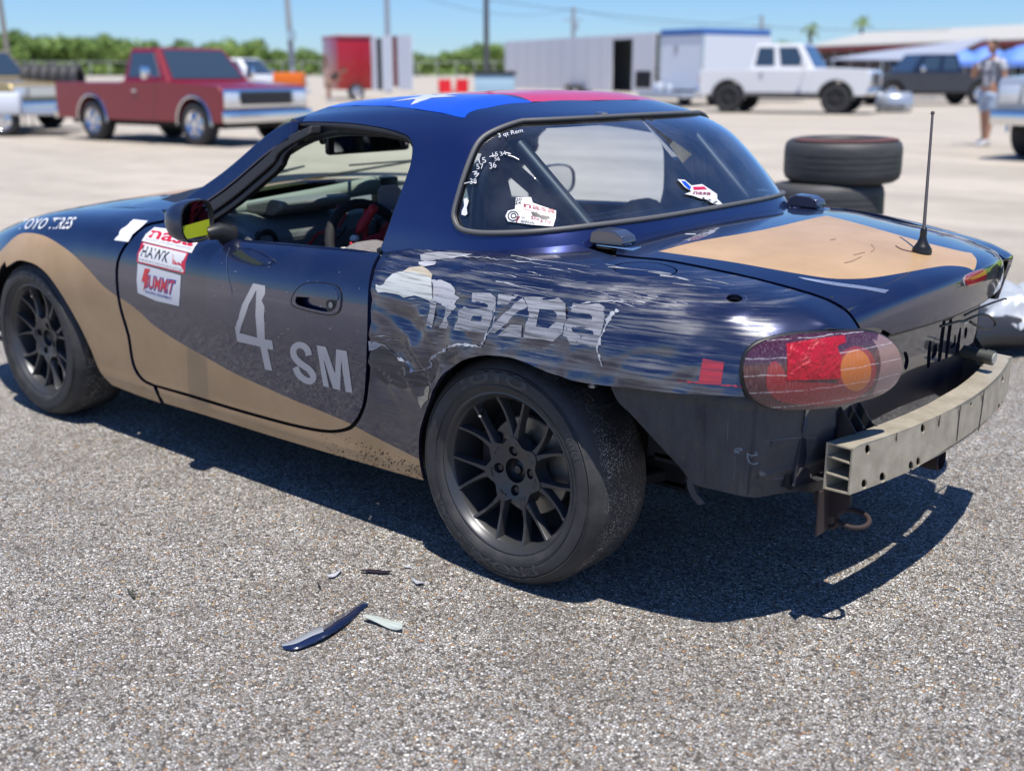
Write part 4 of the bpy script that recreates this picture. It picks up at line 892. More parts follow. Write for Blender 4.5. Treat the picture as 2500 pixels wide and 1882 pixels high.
rp_out = [(-.60, .72), (-.60, .36), (-.40, .335), (.30, .335), (.36, .38), (.395, .46), (.415, .55), (.40, .60), (.398, .72)]
M_pan = make_paint('dusty navy panel', (.010, .016, .042), metal=.3, rough=.45, dust=.5)
rearp = panel('rear_body_panel', PS, rp_out, holes=slots, gu=.03, gv=.03, thick=.010, mats=(M_pan, M_inner), parent=car)
panel('panel_backing', PS, [(-.60, .72), (-.60, .36), (.36, .36), (.39, .72)], gu=.1, gv=.1, thick=0, mats=(M_pan,), parent=rearp, off=-.014)
# lamp-side closing wall between lamp and rear panel
mb = MB(); mb.box(.50, .655, -.62, -.60, .36, .66); mb.build('trunk_side_wall', M_dark, car); mb = MB(); mb.box(.5, .69, .44, .46, .36, .70); mb.build('trunk_side_wall', M_dark, car)
_e, _n = TS.pn([(u, 9.9) for u in np.linspace(-.37, .37, 15)]); mb = MB(); mb.tube([(p[0]-.016, p[1], p[2]-.003) for p in _e], .011, 8); mb.build('lid_shadow_tube', M_black, car, True, 80)  # black tube added to stand for the shadow gap under the lid edge
# license recess pull cable, lock and lamp
def pxtube(name, pts, depthfn, r, m, parent=car, per=4):
    P = [depthfn(x, y) for x, y in pts]; mb = MB(); mb.tube(smooth_path(P, per), r, 8); return mb.build(name, m, parent, True, 80)
pxtube('release_cable', K4([(1210, 868), (1320, 838), (1430, 810), (1490, 806), (1550, 780), (1650, 738), (1740, 730), (1820, 765), (1868, 830), (1850, 880), (1790, 900), (1710, 890), (1640, 860), (1570, 815)]), lambda x, y: onX(x, y, .742+.02*min(1, max(0, (x-2290)/100))), .0035, M_black)
pxtube('antenna_rod', K4([(1500, 735), (1640, 665), (1800, 600), (1960, 545), (2000, 545)]), lambda x, y: onX(x, y, .745), .003, M_black)
p = onX(2050+1500/4.916, 620+812/4.916, .748); mb = MB(); mb.tube([tuple(p-np.array([0, .016, 0])), tuple(p+np.array([0, .012, 0]))], .006, 8); mb.build('cable_clamp', M_chrome, car, True)
a = onX(2050+1480/4.916, 620+1165/4.916, .705); b = a+np.array([.085, -.006, -.006]); mb = MB(); mb.tube([tuple(a), tuple(a+(b-a)*.75), tuple(a+(b-a)*.76), tuple(b)], [.017, .017, .020, .020], 18); mb.tube([tuple(b-(b-a)*.02), tuple(b+(b-a)*.03)], .015, 18, 1); mb.build('tow_pin', [mat('grey plastic pin', (.06, .065, .06), .45), mat('pale end cap', (.42, .43, .38), .5)], car, True)

# ================================================================ aluminium bumper beam
M_alu = mat('dusty aluminium', (.36, .34, .30), .50, .45); t = NT(M_alu); c = t.coord(); n1 = t.noise(c, 14, 5, .65); n2 = t.noise(t.mapping(c, (4, 4, 30)), 9, 4, .7)
col = t.mix(t.ramp(n1, [(.35, 0), (.7, 1)]), (.56, .50, .39), (.36, .315, .235)); col = t.mix(t.math('MULTIPLY', t.ramp(n2, [(.64, 0), (.74, 1)]), .35), col, (.10, .09, .08)); t.set('Base Color', col); t.set('Normal', t.bump(n1, .12, .003))
BX = lambda y: .831-.21*y*y
BZ0, BZ1, BHW = .348, .455, .543
def bs_fn(u, v): return np.stack([BX(u), u, v], 1)
BSf = Surf(bs_fn, -.56, .56, BZ0-.02, BZ1+.01, 80, 10)
if BSf.pn([(0, .4)])[1][0][0] < 0: BSf.flip = True
K5 = lambda L: [(x/2.0817+1900, y/2.0817+500) for x, y in L]
bh = []
for cx_, cy_, rx_, ry_ in ((455, 1242, 14, 25), (437, 1418, 14, 24), (530, 1385, 15, 26), (675, 1328, 12, 27), (712, 1305, 10, 24), (735, 1137, 11, 24), (980, 1012, 5, 10), (1140, 885, 5, 17), (1122, 1022, 5, 14), (1138, 1010, 4, 14)):
    bh.append(UV(BSf, K5([(cx_+rx_*math.cos(a), cy_+ry_*math.sin(a)) for a in np.linspace(0, 2*PI, 14, endpoint=False)])))
beam = empty('bumper_beam'); beam.parent = car; tag(beam, 'bare aluminium bumper beam with open box ends')
panel('beam_face', BSf, [(-BHW, BZ0), (BHW, BZ0), (BHW, BZ1), (-BHW, BZ1)], holes=bh, gu=.03, gv=.03, thick=.0045, mats=(M_alu, M_alu), parent=beam)
def sweep_plate(name, xo0, xo1, z0a, z1a, z0b=None, z1b=None, y0=-BHW, y1=BHW):
    z0b = z0a if z0b is None else z0b; z1b = z1a if z1b is None else z1b; mb = MB(); ys = np.linspace(y0, y1, 31); vs_ = []
    for y in ys: x = BX(y); vs_ += [(x-xo0, y, z0a), (x-xo0, y, z1a), (x-xo1, y, z1b), (x-xo1, y, z0b)]
    fs = [(i*4+k, i*4+(k+1) % 4, (i+1)*4+(k+1) % 4, (i+1)*4+k) for i in range(30) for k in range(4)]+[(0, 1, 2, 3), (123, 122, 121, 120)]
    mb.add(vs_, fs); return mb.build(name, M_alu, beam)
D_ = .057
sweep_plate('beam_top', .0048, D_, BZ1-.004, BZ1-.0002, BZ1-.001, BZ1+.0025)
sweep_plate('beam_bottom', .0048, D_, BZ0+.0002, BZ0+.0042, BZ0+.0, BZ0+.004)
sweep_plate('beam_back', D_+.0002, D_+.0045, BZ0, BZ1+.0025)
sweep_plate('beam_web', .0048, D_, .381, .3845, .385, .3885); sweep_plate('beam_web', .0048, D_, .4185, .422, .424, .4275)
def stroke(name, S, pts, w, m, off=.0008, parent=None, per=3):
    """painted or cut line: ribbon of width w (photo px) along a pixel path"""
    P = np.array(smooth_path(pts, per) if len(pts) > 2 else pts, float); T = np.gradient(P, axis=0); T /= np.linalg.norm(T, axis=1)[:, None]+1e-9; Nn = np.stack([-T[:, 1], T[:, 0]], 1)
    a = P+Nn*w/2; b = P-Nn*w/2; pts2 = np.concatenate([a, b]); ok = []; uv = []
    for q in pts2: r = S.pix(*q); uv.append(r if r is not None else S.uv(tuple(q)))
    X, N = S.pn(uv); X = X+N*off; n = len(P)
    return X, [(i, i+1, n+i+1, n+i) for i in range(n-1)]
def strokes(name, S, L, w, m, off=.0008, parent=None, disp=None):
    V = []; F = []
    for pts in L:
        X, f = stroke(name, S, pts, w, m, off); k = len(V); V += [tuple(p) for p in X]; F += [tuple(i+k for i in q) for q in f]
    return from_pd(name, V, F, m, parent)
M_cut = mat('saw cut shadow', (.03, .03, .03), .8)
for _c in ([(1046, 938), (1032, 1050), (1016, 1150)], [(925, 1020), (915, 1110), (906, 1200)], [(602, 1158), (601, 1200)], [(822, 1070), (815, 1125)]): strokes('saw_cut', BSf, [K5(_c)], 2.6, M_cut, .0006, beam)
# hole walls read dark inside because the box is closed
# brackets from body to beam
M_brk = mat('dark bracket steel', (.05, .05, .055), .5, .5)
for y in (-.450, -.405, -.36, .36, .405, .450):
    mb = MB(); xb = BX(y)-D_-.004; mb.prism([(.64, .50), (.69, .52), (.715, .49), (.735, .462), (xb+.004, .459), (xb, .452), (xb, .345), (.64, .33)], y-.0015, y+.0015, 'y'); mb.build('beam_bracket', M_brk, car)
for s in (-1, 1):
    mb = MB(); mb.box(.60, BX(.405)-D_-.005, s*.405-.045, s*.405+.045, .36, .363); mb.box(.60, BX(.405)-D_-.005, s*.405-.045, s*.405+.045, .43, .433); mb.build('bracket_shelf', M_brk, car)
# tow bracket and ring
M_rust = mat('rusty steel', (.09, .055, .04), .8, .2); t = NT(M_rust); n1 = t.noise(t.coord(), 40, 5, .7); t.set('Base Color', t.mix(n1, (.055, .028, .020), (.03, .03, .034)))
a = onY(1997, 1212, -.50); mb = MB(); tb = [onY(x, y, -.50) for x, y in ((1990, 1200), (2078, 1200), (2076, 1235), (2040, 1262), (2000, 1240), (1988, 1222))]
mb.prism([(p[0], p[2]) for p in tb], -.505, -.495, 'y'); mb.box(tb[0][0]+.035, tb[0][0]+.040, -.56, -.44, .24, .345); mb.build('tow_bracket', M_rust, car)
rc = onY(2082, 1270, -.475); mb = MB(); pts = [(rc[0]+.036*math.cos(a), rc[1]+.034*math.sin(a), rc[2]+.004+.008*math.sin(a-.5)) for a in np.linspace(0, 2*PI, 24, endpoint=False)]; mb.tube(pts, .0058, 10, closed=True); mb.build('tow_ring', M_rust, car, True, 80)
mb = MB(); pts = [onY(x, y, -.50) for x, y in ((1998, 1212), (2000, 1240), (2008, 1268), (2026, 1286), (2042, 1278), (2044, 1250))]; mb.tube(smooth_path(pts, 4), .006, 8); mb.build('tow_hook', M_rust, car, True, 80)
# exhaust tip and rear underbody
mb = MB(); mb.lathe([(.026, -.10), (.032, -.09), (.032, .06), (.028, .062), (.028, -.05), (0, -.05)], 24, 'x', (.70, .06, .27)); mb.build('exhaust_tip', M_rust, car, True)
mb = MB(); mb.box(.30, .62, .05, .45, .21, .33, 0, .04); mb.build('muffler', M_rust, car, True)
mb = MB(); mb.tube([(.0, -.72, .29), (.0, .72, .29)], .03, 12); mb.tube([(-.25, -.45, .22), (.1, -.60, .20)], .02, 8); mb.tube([(.12, -.62, .22), (.30, -.2, .24)], .018, 8); mb.tube([(.12, .62, .22), (.30, .2, .24)], .018, 8); mb.box(.10, .50, -.05, .05, .19, .30, 0, .02); mb.build('rear_suspension', M_dark, car, True)
mb = MB(); mb.tube([(-2.265, -.72, .29), (-2.265, .72, .29)], .03, 12); mb.tube([(-2.1, -.35, .20), (-2.265, -.62, .20)], .02, 8); mb.tube([(-2.1, .35, .20), (-2.265, .62, .20)], .02, 8); mb.build('front_suspension', M_dark, car, True)

# ================================================================ wheels
M_tyre = mat('tyre rubber', (.022, .022, .023), .62, 0, 0, .4); t = NT(M_tyre); c = t.coord(); n1 = t.noise(c, 18, 4); n2 = t.noise(c, 210, 2, .6)
sx = t.add('ShaderNodeSeparateXYZ'); t.l.new(c, sx.inputs[0]); trd = t.add('ShaderNodeMapRange', i_0=sx.outputs[1], i_1=.01, i_2=.03).outputs[0]
col = t.mix(t.ramp(n1, [(.35, 0), (.75, 1)]), (.030, .030, .031), (.060, .058, .057)); grit = t.math('MULTIPLY', t.math('MULTIPLY', t.ramp(n2, [(.565, 0), (.60, 1)]), trd), t.ramp(t.noise(c, 9, 3), [(.42, .15), (.60, 1)])); col = t.mix(grit, col, (.42, .38, .32)); t.set('Base Color', col)
t.set('Normal', t.bump(t.noise(c, 220, 3), .35, .002)); t.set('Roughness', t.ramp(n1, [(.3, .5), (.7, .75)]))
M_tlet = mat('raised tyre lettering', (.052, .052, .054), .5)
M_rim = mat('satin black alloy', (.060, .061, .064), .34, .4, .15, .5, croug=.3)
M_disc = mat('brake disc steel', (.30, .28, .25), .4, .8); M_steel = mat('dull steel', (.25, .26, .28), .35, .9)
TPR = [(.199, .006), (.203, -.001), (.212, -.011), (.226, -.0175), (.242, -.019), (.258, -.0155), (.2585, -.013), (.268, -.009), (.277, -.001), (.2835, .007), (.2885, .018), (.2915, .032), (.293, .055), (.293, .145), (.2915, .168), (.287, .186), (.278, .199), (.262, .2125), (.242, .217), (.22, .212), (.203, .20), (.199, .195)]
def make_wheel():
    w = empty('wheel'); w.parent = car
    mb = MB(); mb.lathe(TPR, 120, 'y'); mb.build('tyre', M_tyre, w, True, 60)
    rp_ = [(.199, .010), (.2045, .004), (.2085, -.003), (.2080, -.0065), (.2035, -.0075), (.1995, -.004), (.1965, .004), (.191, .010), (.1875, .016), (.186, .03), (.178, .06), (.172, .12), (.180, .185), (.198, .19), (.203, .196)]
    mb = MB(); mb.lathe(rp_, 96, 'y'); mb.build('rim_barrel', M_rim, w, True, 50)
    # hub plate with lug pockets and centre bore
    out = [((.082+.009*math.cos(7*(a-PI/2)))*math.cos(a), (.082+.009*math.cos(7*(a-PI/2)))*math.sin(a)) for a in np.linspace(0, 2*PI, 98, endpoint=False)]
    holes = [[(.032*math.cos(a), .032*math.sin(a)) for a in np.linspace(0, 2*PI, 28, endpoint=False)]]
    lug = [(.0505*math.cos(math.radians(90*k+4)), .0505*math.sin(math.radians(90*k+4))) for k in range(4)]
    for lx, lz in lug: holes.append([(lx+.0135*math.cos(a), lz+.0135*math.sin(a)) for a in np.linspace(0, 2*PI, 18, endpoint=False)])
    V2, T = tri2d(out, holes, [], .012, .012); n = len(V2); rr_ = np.hypot(V2[:, 0], V2[:, 1]); yf = .034-.012*np.clip((rr_-.035)/.045, 0, 1)
    vs_ = [(p[0], yf[i], p[1]) for i, p in enumerate(V2)]+[(p[0], .068, p[1]) for p in V2]; fs = [tuple(t) for t in T]+[tuple(t[::-1]+n) for t in T]; ec = {}
    for tt3 in T:
        for a, b in ((tt3[0], tt3[1]), (tt3[1], tt3[2]), (tt3[2], tt3[0])): k = (min(a, b), max(a, b)); ec[k] = None if k in ec else (a, b)
    fs += [(e[1], e[0], e[0]+n, e[1]+n) for e in ec.values() if e]
    mb = MB(); mb.add(vs_, fs); mb.build('hub_plate', M_rim, w, True, 30)
    for lx, lz in lug: mb = MB(); mb.tube([(lx, .036, lz), (lx, .064, lz)], .0085, 6); mb.build('lug_nut', M_steel if False else mat('dark lug steel', (.06, .06, .065), .35, .8), w)
    mb = MB(); mb.lathe([(.031, .036), (.029, .05), (.024, .055), (.012, .05), (.010, .042), (0, .04)], 24, 'y'); mb.build('hub_cap', mat('dark lug steel'), w, True, 40)
    for k in range(7):
        am = PI/2+2*PI*k/7
        for s in (-1, 1):
            da = s*math.radians(12.86); P = []
            for tq in np.linspace(0, 1, 8):
                r = .070+(.1895-.070)*tq; a = am+da*(.12+.88*tq**.8); P.append((r*math.cos(a), r*math.sin(a), tq))
            vs_ = []
            for i, (x, z, tq) in enumerate(P):
                j = min(i+1, 7); k2 = max(i-1, 0); tx, tz = P[j][0]-P[k2][0], P[j][1]-P[k2][1]; L = math.hypot(tx, tz); nx, nz = -tz/L, tx/L
                yF = .022-.010*tq**2+.006*math.sin(PI*tq); hw = .0050-.0012*math.sin(PI*tq)+.006*(1-tq)**2; bw = hw+.003; ff = hw*.72
                for wd, yy in ((-bw, .050-.012*tq), (-hw, yF+.003), (-ff, yF), (ff, yF), (hw, yF+.003), (bw, .050-.012*tq)): vs_.append((x+nx*wd, yy, z+nz*wd))
            fs = [(i*6+q, i*6+(q+1) % 6, (i+1)*6+(q+1) % 6, (i+1)*6+q) for i in range(7) for q in range(6)]+[tuple(range(6)), tuple(range(47, 41, -1))]
            mb = MB(); mb.add(vs_, fs); mb.build('spoke', M_rim, w, True, 28)
    mb = MB(); mb.lathe([(.125, .085), (.128, .088), (.128, .105), (.07, .105), (.07, .085), (.125, .085)], 60, 'y'); mb.build('brake_disc', M_disc, w, True, 30)
    mb = MB(); mb.lathe([(0, .06), (.068, .062), (.07, .10), (0, .10)], 30, 'y'); mb.build('brake_hat', M_rust, w, True, 30)
    mb = MB(); mb.lathe([(.175, .14), (.0, .14)], 40, 'y'); mb.build('backing_plate', M_dark, w)
    mb = MB(); mb.box(-.145, -.085, .07, .13, -.06, .07, 0, .012); mb.build('brake_caliper', M_rust, w, True)
    for a in (128,):
        ax, az = .165*math.cos(math.radians(a)), .165*math.sin(math.radians(a)); mb = MB(); mb.tube([(ax*1.05, .03, az*1.05), (ax*.97, .012, az*.97)], .0045, 8); mb.build('valve_stem', M_chrome, w, True)
    # raised sidewall lettering
    pr = np.array([(r, y) for r, y in TPR[:10]])
    def arc_text(txt, a0, a1, r0, r1, bold=.0, out=False):
        v, f = text_mesh(txt, bold); A = np.radians(a0+(a1-a0)*v[:, 0]); Rr = r0+(r1-r0)*v[:, 1]; Y = np.interp(Rr, pr[:, 0], pr[:, 1])-.0011
        from_pd('sidewall_lettering', np.stack([Rr*np.cos(A), Y, Rr*np.sin(A)], 1), f, M_tlet, w)
    arc_text('TOYO', 128, 72, .232, .262, .03); arc_text('PROXES', 298, 232, .230, .258, .02); arc_text('RR', 222, 203, .230, .258, .02); arc_text('PXRR', 178, 168, .214, .224); arc_text('205/50ZR15', 196, 180, .214, .223)
    arc_text('TOYO', 38, 22, .236, .256, .02); arc_text('TUBELESS RADIAL MADE IN USA', 345, 315, .214, .221); arc_text('TREAD 2 PLIES SIDEWALL 1 PLY', 300, 262, .2135, .2195)
    mb = MB(); mb.lathe([(.2235, -.0195), (.2255, -.0205), (.2275, -.0195)], 96, 'y'); mb.lathe([(.262, -.0145), (.2635, -.0155), (.265, -.0125)], 96, 'y'); mb.build('sidewall_rib', M_tyre, w, True, 60)
    return w
wh = make_wheel(); wh.location = (0, -.80, .290); wh.rotation_euler = (math.radians(-.8), 0, 0)
for (x, y, rz, ry) in ((-2.265, -.80, 0, 22), (0, .80, PI, 10), (-2.265, .80, PI, 40)):
    w2 = copy_tree(wh, car); w2.location = (x, y, .290); w2.rotation_euler = (0, math.radians(ry), rz)

# ================================================================ latches, antenna, strikers
def latch(s):
    e = empty('soft_top_latch'); e.parent = car; c0 = TS.pn([TS.uv((1500, 606))])[0][0] if False else np.array([.112, -.525, .838])
    prof = [(-.055, .0), (-.05, .022), (-.03, .032), (.02, .030), (.045, .018), (.05, .004), (.045, -.006), (-.05, -.006)]
    mb = MB(); mb.prism([(x+c0[0], z+c0[2]+.004) for x, z in prof], s*(c0[1]-.028), s*(c0[1]+.028), 'y'); o = mb.build('latch_cover', mat('smoked chrome plastic', (.10, .11, .14), .12, .6, 1.), e, True, 25); bv = o.modifiers.new('b', 'BEVEL'); bv.width = .006; bv.segments = 3
    mb = MB(); mb.box(c0[0]-.04, c0[0]+.07, s*c0[1]-.02, s*c0[1]+.02, c0[2]-.012, c0[2]-.002, 0, .003); mb.build('latch_base', M_chrome, e, True)
latch(1); latch(-1)
ab = TS.pn([TS.uv((2250, 617))])[0][0]; dep = float((ab-CAMP)@_f); tip = atD(2277, 277, dep)
ant = empty('antenna'); ant.parent = car
mb = MB(); mb.lathe([(.0, .0), (.0245, .0), (.0245, .004), (.023, .008), (.0235, .010), (.018, .018), (.013, .026), (.009, .036), (.008, .044), (.0085, .048), (.0075, .060), (.0055, .062), (0, .062)], 32, 'z', tuple(ab)); mb.build('antenna_base', mat('black rubber', (.012, .012, .012), .35), ant, True, 50)
mb = MB(); mb.tube([tuple(ab+np.array([0, 0, .06])), tuple(tip)], [.0042, .003], 10); mb.lathe([(0, -.004), (.0045, -.003), (.005, .0), (.0045, .004), (0, .006)], 10, 'z', tuple(tip)); mb.build('antenna_whip', mat('dull spring steel', (.10, .09, .09), .5, .4), ant, True, 60)
p, n_ = [q[0] for q in TS.pn([TS.uv((2031, 727))])]; mb = MB(); mb.tube([tuple(p-n_*.002), tuple(p+n_*.0006)], .0035, 10); mb.build('lid_hole', M_dark, car)
pts = [TS.pn([TS.uv(q)])[0][0]+np.array([0, 0, .0045]) for q in ((2186, 601), (2192, 606), (2205, 612), (2225, 617), (2240, 619))]; 
# bumper-fixing hole ring on the quarter
hq = SS.pn(grow(HOLEQ, np.mean(HOLEQ, 0), 1.5)); mb = MB(); mb.tube([tuple(p) for p in hq[0]], .0012, 6, closed=True); mb.build('hole_ring', mat('dull blue steel', (.12, .16, .30), .3, .6), car, True)
mb = MB(); hc3 = SS.pn([np.mean(HOLEQ, 0)])[0][0]; mb.lathe([(.022, -.02), (0, -.02)], 16, 'z', tuple(hc3)); mb.build('hole_back', M_dark, car)

# ================================================================ vinyl, stickers and writing on the car
K8 = lambda L: [(x/2.775+500, y/2.775+600) for x, y in L]
K9 = lambda L: [(x/3.16+880, y/3.16+600) for x, y in L]
KF = lambda L: [(x/2.775, y/2.775+450) for x, y in L]
KW = lambda L: [(x/2.3284+1000, y/2.3284+200) for x, y in L]
M_num = mat('number vinyl', (.42, .42, .43), .4, 0, .3)
decal('number_four', SS, K8([(330, 255), (412, 272), (403, 480), (410, 634), (458, 640), (467, 705), (426, 696), (459, 846), (410, 835), (378, 682), (222, 648), (207, 560), (255, 400)]), M_num, holes=[K8([(352, 300), (300, 400), (252, 540), (238, 590), (358, 622), (345, 470)])], parent=door)
o = strokes('letter_s', SS, [K8([(707, 742), (696, 702), (662, 674), (624, 676), (602, 706), (610, 752), (650, 796), (700, 830), (732, 868), (736, 900), (716, 916), (680, 906), (640, 872), (616, 822)])], 15.5, M_num, .0012, door)
decal('letter_m', SS, K8([(760, 673), (822, 684), (885, 868), (893, 700), (963, 712), (1002, 996), (957, 988), (925, 770), (920, 978), (872, 965), (805, 760), (845, 960), (806, 950)]), M_num, parent=door)
def worn(name, base, dark=(.05, .05, .055), k=.75, lo=.46, hi=.62):
    m = mat(name, base, .45, 0, .2); t = NT(m); c = t.coord(); s = t.noise(t.mapping(c, (2.2, 1, 70), (0, math.radians(7), 0)), 2.6, 6, .7, .3); t.set('Base Color', t.mix(t.math('MULTIPLY', t.ramp(s, [(lo, 0), (hi, 1)]), k), base, dark)); return m
M_maz = worn('scraped silver lettering', (.34, .35, .38), (.05, .05, .06), .85, .44, .60)
for nm, P, H in (('letter_m', [(530, 425), (592, 440), (568, 630), (498, 622)], []), ('letter_m', [(648, 472), (702, 490), (672, 640), (610, 632)], []),
                 ('letter_a', [(868, 362), (1005, 368), (1042, 400), (1020, 560), (985, 672), (725, 650), (750, 500), (790, 468), (972, 478), (975, 455), (950, 440), (855, 432)], [[(880, 540), (952, 545), (945, 585), (862, 580)]]),
                 ('letter_z', [(1068, 372), (1230, 385), (1150, 460), (1058, 455)], []), ('letter_z', [(1200, 450), (1255, 404), (1300, 475), (1045, 672), (1005, 668), (1030, 600), (1100, 530)], []), ('letter_z', [(1165, 608), (1250, 612), (1245, 710), (1065, 692)], []),
                 ('letter_d', [(1262, 394), (1540, 410), (1580, 445), (1582, 560), (1556, 670), (1480, 740), (1265, 712), (1304, 480)], [[(1385, 490), (1480, 495), (1505, 520), (1508, 580), (1460, 638), (1362, 625)]]),
                 ('letter_a', [(1640, 445), (1840, 445), (1890, 480), (1885, 560), (1860, 650), (1830, 782), (1620, 760), (1562, 690), (1580, 575), (1610, 558), (1792, 572), (1795, 550), (1770, 530), (1622, 512)], [[(1640, 625), (1790, 655), (1800, 685), (1650, 668), (1632, 645)]])):
    decal(nm, SS, K9(P), M_maz, .0012, 9, [K9(h) for h in H], quarter, dents)
M_foil = worn('torn pale foil', (.50, .53, .51), (.16, .15, .14), .8, .52, .66)
M_beige = worn('beige filler', (.50, .44, .33), (.25, .2, .15), .5); M_lgrey = worn('light grey vinyl backing', (.42, .43, .46), (.2, .2, .22), .6)
M_dkv = worn('peeled dark vinyl', (.022, .022, .028), (.12, .12, .13), .8, .42, .70)
patches = [('peeled_vinyl', M_dkv, [(70, 815), (140, 790), (190, 800), (270, 880), (340, 935), (380, 968), (450, 972), (520, 952), (540, 900), (620, 840), (740, 790), (850, 785), (760, 830), (640, 900), (570, 1000), (545, 1060), (440, 1100), (300, 1110), (180, 1080), (100, 1010), (60, 900)]),
           ('torn_patch', M_beige, [(330, 207), (385, 175), (480, 160), (530, 195), (562, 228), (556, 262), (440, 222)]),
           ('torn_patch', M_foil, [(128, 300), (150, 310), (178, 300), (200, 262), (250, 222), (300, 208), (345, 206), (440, 215), (500, 235), (556, 258), (560, 300), (545, 408), (530, 428), (470, 398), (420, 385), (340, 402), (300, 380), (265, 372), (200, 360), (140, 362), (124, 335)]),
           ('torn_patch', M_lgrey, [(556, 268), (640, 275), (700, 298), (735, 330), (745, 352), (728, 378), (768, 402), (735, 420), (716, 450), (735, 470), (712, 498), (690, 492), (640, 468), (585, 432), (532, 428), (550, 400)]),
           ('torn_patch', M_lgrey, [(450, 130), (500, 118), (585, 124), (578, 150), (500, 166), (455, 150)]), ('torn_patch', worn('scuffed grey', (.30, .31, .33)), [(462, 75), (500, 60), (600, 50), (700, 56), (868, 68), (800, 88), (700, 92), (620, 100), (560, 116), (470, 118)]),
           ('torn_patch', M_lgrey, [(62, 735), (112, 742), (140, 772), (104, 802), (62, 812)]),
           ('torn_patch', M_beige, [(432, 1170), (480, 1162), (470, 1122), (520, 1078), (542, 1108), (518, 1150), (518, 1190), (488, 1215), (470, 1256), (446, 1215)])]
for i, (nm, m_, P) in enumerate(patches): decal(nm, SS, K9(P), m_, .0008+.0003*(i > 1)+.00005*i, 9, parent=quarter, disp=dents)
M_torn = mat('torn white edge', (.40, .42, .46), .5)
def jag(L, a): 
    L = smooth_path(L, 5); return [(x+random.uniform(-a, a), y+random.uniform(-a, a)) for x, y in L]
def sd(name, L, w, m, off, parent, disp):
    V = []; F = []
    for pts in L:
        P = np.array(pts, float); T = np.gradient(P, axis=0); T /= np.linalg.norm(T, axis=1)[:, None]+1e-9; Nn = np.stack([-T[:, 1], T[:, 0]], 1); ww = w*np.array([random.choice((.25, .5, .9, 1.5))*random.uniform(.6, 1.2) for _ in P])[:, None]/2
        Q = np.concatenate([P+Nn*ww, P-Nn*ww]); uv = [SS.uv(tuple(q)) for q in Q]; X, N = SS.pn(uv); X = X+N*(disp(X)+off)[:, None]; n = len(P); k = len(V); V += [tuple(p) for p in X]; F += [(k+i, k+i+1, k+n+i+1, k+n+i) for i in range(n-1)]
    return from_pd(name, V, F, m, parent)
for L, w in ((K9([(112, 750), (180, 790), (250, 860), (330, 912), (375, 962), (440, 968), (500, 952), (527, 925), (524, 885), (600, 832), (680, 788), (760, 760), (850, 765), (930, 776), (962, 740), (990, 672)]), 5.5), (K9([(1990, 492), (1930, 545), (1880, 640), (1852, 722), (1832, 800), (1850, 870), (1866, 935)]), 6.0),
             (K9([(1620, 478), (1760, 450), (1900, 432), (2010, 440), (2200, 436)]), 2.2), (K9([(1040, 400), (1036, 520), (1028, 600), (990, 690)]), 2.), (K9([(600, 110), (800, 88), (960, 98), (1050, 112), (1250, 125), (1400, 150), (1480, 160)]), 1.6)):
    sd('torn_edge', [jag(L, 1.8)], w, M_torn, .0018, quarter, dents)
# long scrape lines combed along the quarter
for i in range(34):
    x0 = random.uniform(1180, 1900); y0 = 655+(x0-1180)*.10+random.gauss(0, 34)+20; L = random.uniform(30, 170); sl = .10+random.uniform(-.03, .06)
    sd('scrape', [[(x0+L*t_, y0+L*t_*sl+6*t_*t_+random.uniform(-.5, .5)) for t_ in np.linspace(0, 1, 7)]], random.uniform(.7, 2.2), random.choice((M_torn, mat('pale scrape', (.26, .27, .30), .4), mat('pale scrape'))), .0009, quarter, dents)
for i in range(26):
    x0 = random.uniform(905, 1400); y0 = random.uniform(700, 850)+(x0-905)*.03; L = random.uniform(20, 70)
    if y0 > 860: continue
    sd('scrape', [[(x0+L*t_, y0-L*t_*.05+random.uniform(-.6, .6)) for t_ in np.linspace(0, 1, 6)]], random.uniform(.6, 1.8), random.choice((M_torn, mat('pale scrape'))), .0009, quarter, dents)
M_redp = worn('scraped red square', (.42, .03, .05), (.12, .03, .05), .8)
decal('red_square', SS, K6([(735, 348), (875, 370), (858, 525), (705, 515)]), M_redp, .0012, 8, parent=quarter, disp=dents)
sd('red_smear', [[tuple(p) for p in smooth_path(K6([(560, 498), (640, 505), (705, 508)]), 4)], [tuple(p) for p in smooth_path(K6([(860, 527), (940, 530), (1005, 540)]), 4)]], 4, M_redp, .0012, quarter, dents)
# door and fender stickers
def sticker(name, P, m=M_white, off=.0012): return decal(name, SS, KF(P), m, off, 10, parent=door)
decal('blank_sticker', SS, KF([(905, 240), (1003, 250), (960, 290), (900, 340), (870, 392), (775, 380), (820, 310)]), M_white, .0012, 9, parent=fender)
s_ = sticker('club_sticker', [(1048, 293), (1140, 305), (1240, 335), (1345, 392), (1322, 425), (1300, 467), (962, 385), (990, 340)])
tq = lambda q: KF(q)
text_decal('sticker_lettering', SS, 'nasa', tq([(1032, 312), (1345, 366), (1302, 424), (1005, 362)]), M_red, .0018, s_, .02)
text_decal('sticker_lettering', SS, 'NATIONAL AUTO SPORT ASSOCIATION', tq([(990, 366), (1296, 432), (1293, 443), (986, 376)]), mat('grey print', (.35, .35, .36), .5), .0018, s_)
s_ = sticker('brake_pad_sticker', [(965, 392), (1278, 464), (1252, 608), (928, 528), (934, 470)], M_red)
decal('sticker_field', SS, KF([(975, 401), (1266, 470), (1243, 596), (938, 521), (944, 470)]), M_white, .0015, 10, parent=s_)
text_decal('sticker_lettering', SS, 'HAWK', tq([(972, 415), (1160, 462), (1136, 532), (955, 486)]), M_blk, .002, s_, .02, .0)
text_decal('sticker_lettering', SS, 'PERFORMANCE', tq([(945, 500), (1238, 574), (1234, 588), (942, 514)]), mat('grey print'), .002, s_)
